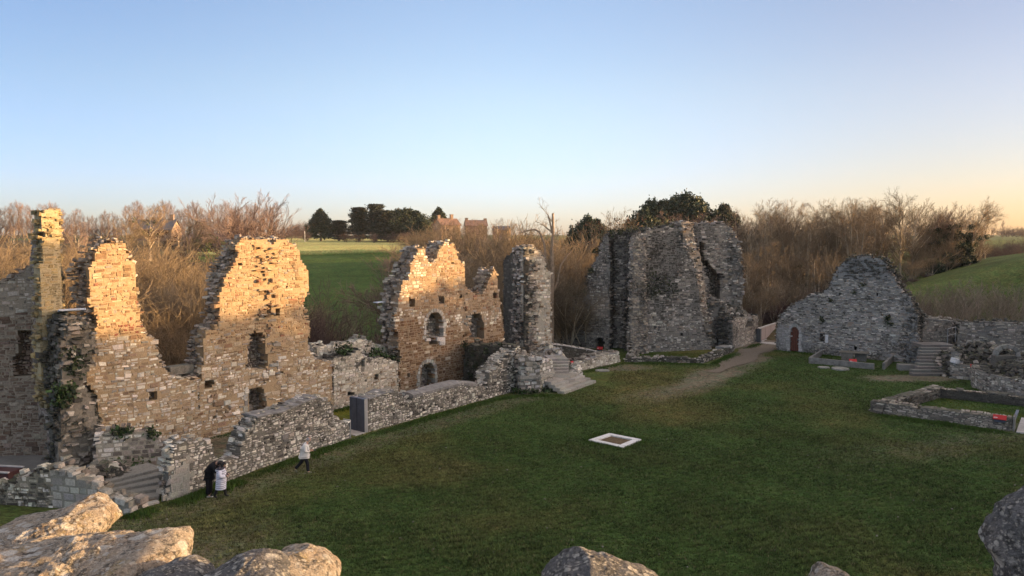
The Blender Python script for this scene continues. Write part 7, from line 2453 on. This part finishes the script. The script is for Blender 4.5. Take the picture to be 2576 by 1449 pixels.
# ------------------------------------------------------------------ grass
rng = R(99)


def grass_patch(name, X, Y, h, wd, cols, lean=0.5, zadd=0.0, blades=3):
    n = len(X)
    Z = terrain(X, Y) + zadd
    m = MB()
    for b in range(blades):
        a = rng.uniform(0, 6.283, n)
        ox, oy = rng.normal(0, wd * 1.2, n), rng.normal(0, wd * 1.2, n)
        hh = h * rng.uniform(0.5, 1.3, n)
        lx, ly = rng.normal(0, lean, n) * hh, rng.normal(0, lean, n) * hh
        ww = wd * rng.uniform(0.6, 1.3, n)
        p0 = np.stack([X + ox - ww * np.cos(a), Y + oy - ww * np.sin(a), Z - 0.02], 1)
        p1 = np.stack([X + ox + ww * np.cos(a), Y + oy + ww * np.sin(a), Z - 0.02], 1)
        p2 = np.stack([X + ox + lx, Y + oy + ly, Z + hh], 1)
        V = np.stack([p0, p1, p2], 1).reshape(-1, 3)
        F = np.arange(3 * n).reshape(-1, 3)
        m.add(V, np.hstack([F, F[:, -1:]]), cols)
    o = m.build(name, M_GRASS, None, (0, 40, 0))
    return tag(o, kind='stuff')


BLOCKS = [[(encl[0][0], encl[0][1]), encl[1], encl[2], (11.6, 72.6)], [tuple(q) for q in Pq], [tuple(c[:2]) for c in Cq], [(-0.2, 53.2), (7.2, 57.0), (9.8, 67.2), (3, 70), (-4, 57)]]
LAWN = [(-16.2, 26.0), (-16.2, 30.2), (-15.0, 31.2), (-12.4, 36.0), (-8.9, 42.0), (-8.3, 42.9), (-1.4, 52.2), (0.4, 53.4), (4.0, 53.6), (6.9, 57.6), (10.0, 67.0), (17.5, 65.8), (22.6, 73.5), (26.3, 73.8), (31.8, 66.5), (36.5, 60.0), (34.2, 55.0), (37.0, 46), (40, 36), (20, 19), (-14, 19)]
n = 800000
X, Y = rng.uniform(-17, 40, n), rng.uniform(19, 75, n)
ok = pip(X, Y, LAWN)
for b in BLOCKS: ok &= ~pip(X, Y, b)
ok &= rng.rand(n) < np.clip((34.0 / Y) ** 1.6, 0, 1)
soil, olive, inner = ground_cover(X, Y)
ok &= rng.rand(n) > soil * 1.05
X, Y, soil, olive = X[ok], Y[ok], soil[ok], olive[ok]
n2 = waves(X, Y, 41, 0.8, 4)
n3 = waves(X, Y, 42, 2.6, 3)
g0, g1 = np.array((0.055, 0.088, 0.024)), np.array((0.135, 0.120, 0.045))
cols = g0 + (g1 - g0) * np.clip(olive * 0.8 + 0.25 * n2, 0, 1)[:, None]
n4 = waves(X * 0.55, Y * 1.6, 44, 11.0, 3)
cols = cols * (1 + 0.3 * n3 + 1.0 * n4 + 0.45 * rng.normal(0, 1, len(X)))[:, None].clip(0.25, 2.2)
dry = rng.rand(len(X)) < 0.05
cols[dry] = np.array((0.20, 0.18, 0.09)) * rng.uniform(0.6, 1.2, (dry.sum(), 1))
grass_patch('grass', X, Y, 0.075 * (1 + 0.5 * np.clip(n2, -0.8, 1) + 0.6 * np.clip(n4, -0.8, 1)), 0.017, np.clip(cols, 0.005, 0.5), 0.7)
# longer growth along wall feet
segs = [((-16.0, 29.8), (-15.2, 30.9), 500, 0.30), ((-14.9, 31.3), (-12.9, 34.6), 2600, 0.26), ((-12.7, 35.0), (-9.2, 41.4), 2200, 0.15), ((-8.2, 42.6), (-1.3, 52.0), 2800, 0.16), ((-1.3, 51.7), (0.6, 53.1), 500, 0.12), ((0.6, 53.1), (3.6, 53.1), 700, 0.2), ((10.2, 66.9), (17.3, 65.9), 1500, 0.2), ((17.6, 66.0), (22.4, 73.2), 1500, 0.22),
        ((23.2, 47.4), (29.2, 42.8), 2200, 0.2), ((26.2, 73.8), (31, 69.6), 900, 0.2), ((22.9, 74.4), (26.6, 79.0), 900, 0.2), ((34.6, 50), (34.3, 55.5), 900, 0.2), ((-17.6, 41.7), (-6.5, 54.4), 1500, 0.2), ((26.4, 66.2), (31.5, 62.6), 500, 0.12), ((5.6, 61.8), (10.2, 66.9), 600, 0.15)]
Xs, Ys, Hs = [], [], []
for a, b, k, h in segs:
    t = rng.rand(k)
    d = np.array(b) - np.array(a)
    nn = np.array((d[1], -d[0])) / np.hypot(*d)
    off = np.abs(rng.normal(0, 0.35, k))
    Xs.append(a[0] + d[0] * t + nn[0] * off)
    Ys.append(a[1] + d[1] * t + nn[1] * off)
    Hs.append(h * rng.uniform(0.4, 1.2, k) * np.sin(np.pi * np.clip(t, 0.01, 0.99)) ** 0.5 * (0.6 + 0.6 * np.clip(waves(Xs[-1], Ys[-1], 8, 1.5, 3) + 0.5, 0, 1)))
for (a, b, k) in ((Cq[0], Cq[1], 420), (Cq[3], Cq[0], 260), (Cq[2], Cq[3], 160), (Cq[1], Cq[2], 160)):
    t = rng.rand(k)
    d = (b - a)[:2]
    nn = np.array((d[1], -d[0])) / np.hypot(*d)
    off = np.abs(rng.normal(0, 0.28, k)) + 0.02
    Xs.append(a[0] + d[0] * t + nn[0] * off)
    Ys.append(a[1] + d[1] * t + nn[1] * off)
    Hs.append(0.13 * rng.uniform(0.4, 1.2, k))
X, Y, Hh = np.concatenate(Xs), np.concatenate(Ys), np.concatenate(Hs)
cols = np.array((0.040, 0.092, 0.018)) * rng.uniform(0.5, 1.5, (len(X), 1)) + np.array((0.03, 0.012, 0.0)) * rng.rand(len(X), 1)
grass_patch('grass_verge', X, Y, Hh, 0.022, cols, 0.35, blades=4)
# grass inside the enclosure and the basin
parts_ = []
for b, k in ((BLOCKS[0], 9000), (BLOCKS[1], 9000)):
    bb = np.array(b)
    x, y = rng.uniform(bb[:, 0].min(), bb[:, 0].max(), k), rng.uniform(bb[:, 1].min(), bb[:, 1].max(), k)
    o = pip(x, y, b) & (polydist(x, y, b) > 0.75)
    parts_.append((x[o], y[o]))
X, Y = np.concatenate([q[0] for q in parts_]), np.concatenate([q[1] for q in parts_])
cols = (np.array((0.085, 0.115, 0.024)) + np.array((0.05, 0.02, 0.0)) * waves(X, Y, 3, 1.0, 3)[:, None]) * rng.uniform(0.6, 1.3, (len(X), 1))
grass_patch('plot_grass', X, Y, np.full(len(X), 0.08), 0.016, np.clip(cols, 0.01, 0.5), 0.6)
# a few pale pebbles and dead leaves in the turf
mb = MB()
k = 260
X, Y = rng.uniform(-15, 36, k), rng.uniform(22, 62, k)
o = pip(X, Y, LAWN)
for b in BLOCKS: o &= ~pip(X, Y, b)
X, Y = X[o], Y[o]
for x, y in zip(X, Y):
    s = rng.uniform(0.015, 0.04)
    mb.bbox((x - s, y - s * 0.7, -0.02), (x + s, y + s * 0.7, 0.012 + s * 0.5), s * 0.25, np.array((0.30, 0.28, 0.23)) * rng.uniform(0.5, 1.2))
tag(mb.build('pebbles', M_ASH, None, (0, 40, 0)), kind='stuff')

# ------------------------------------------------------------------ thin evening air
m = MB()
m.box((-900, -40, -6), (900, 900, 75))
hz = m.build('haze', None, None, (0, 300, 0))
tag(hz, kind='stuff')
hm = bpy.data.materials.new('haze_air')
hm.use_nodes = True
hm.node_tree.nodes.remove(hm.node_tree.nodes['Principled BSDF'])
pv = hm.node_tree.nodes.new('ShaderNodeVolumePrincipled')
pv.inputs['Density'].default_value = 0.00008
pv.inputs['Color'].default_value = (0.88, 0.93, 1.0, 1)
hm.node_tree.links.new(pv.outputs[0], hm.node_tree.nodes['Material Output'].inputs['Volume'])
hz.data.materials.append(hm)
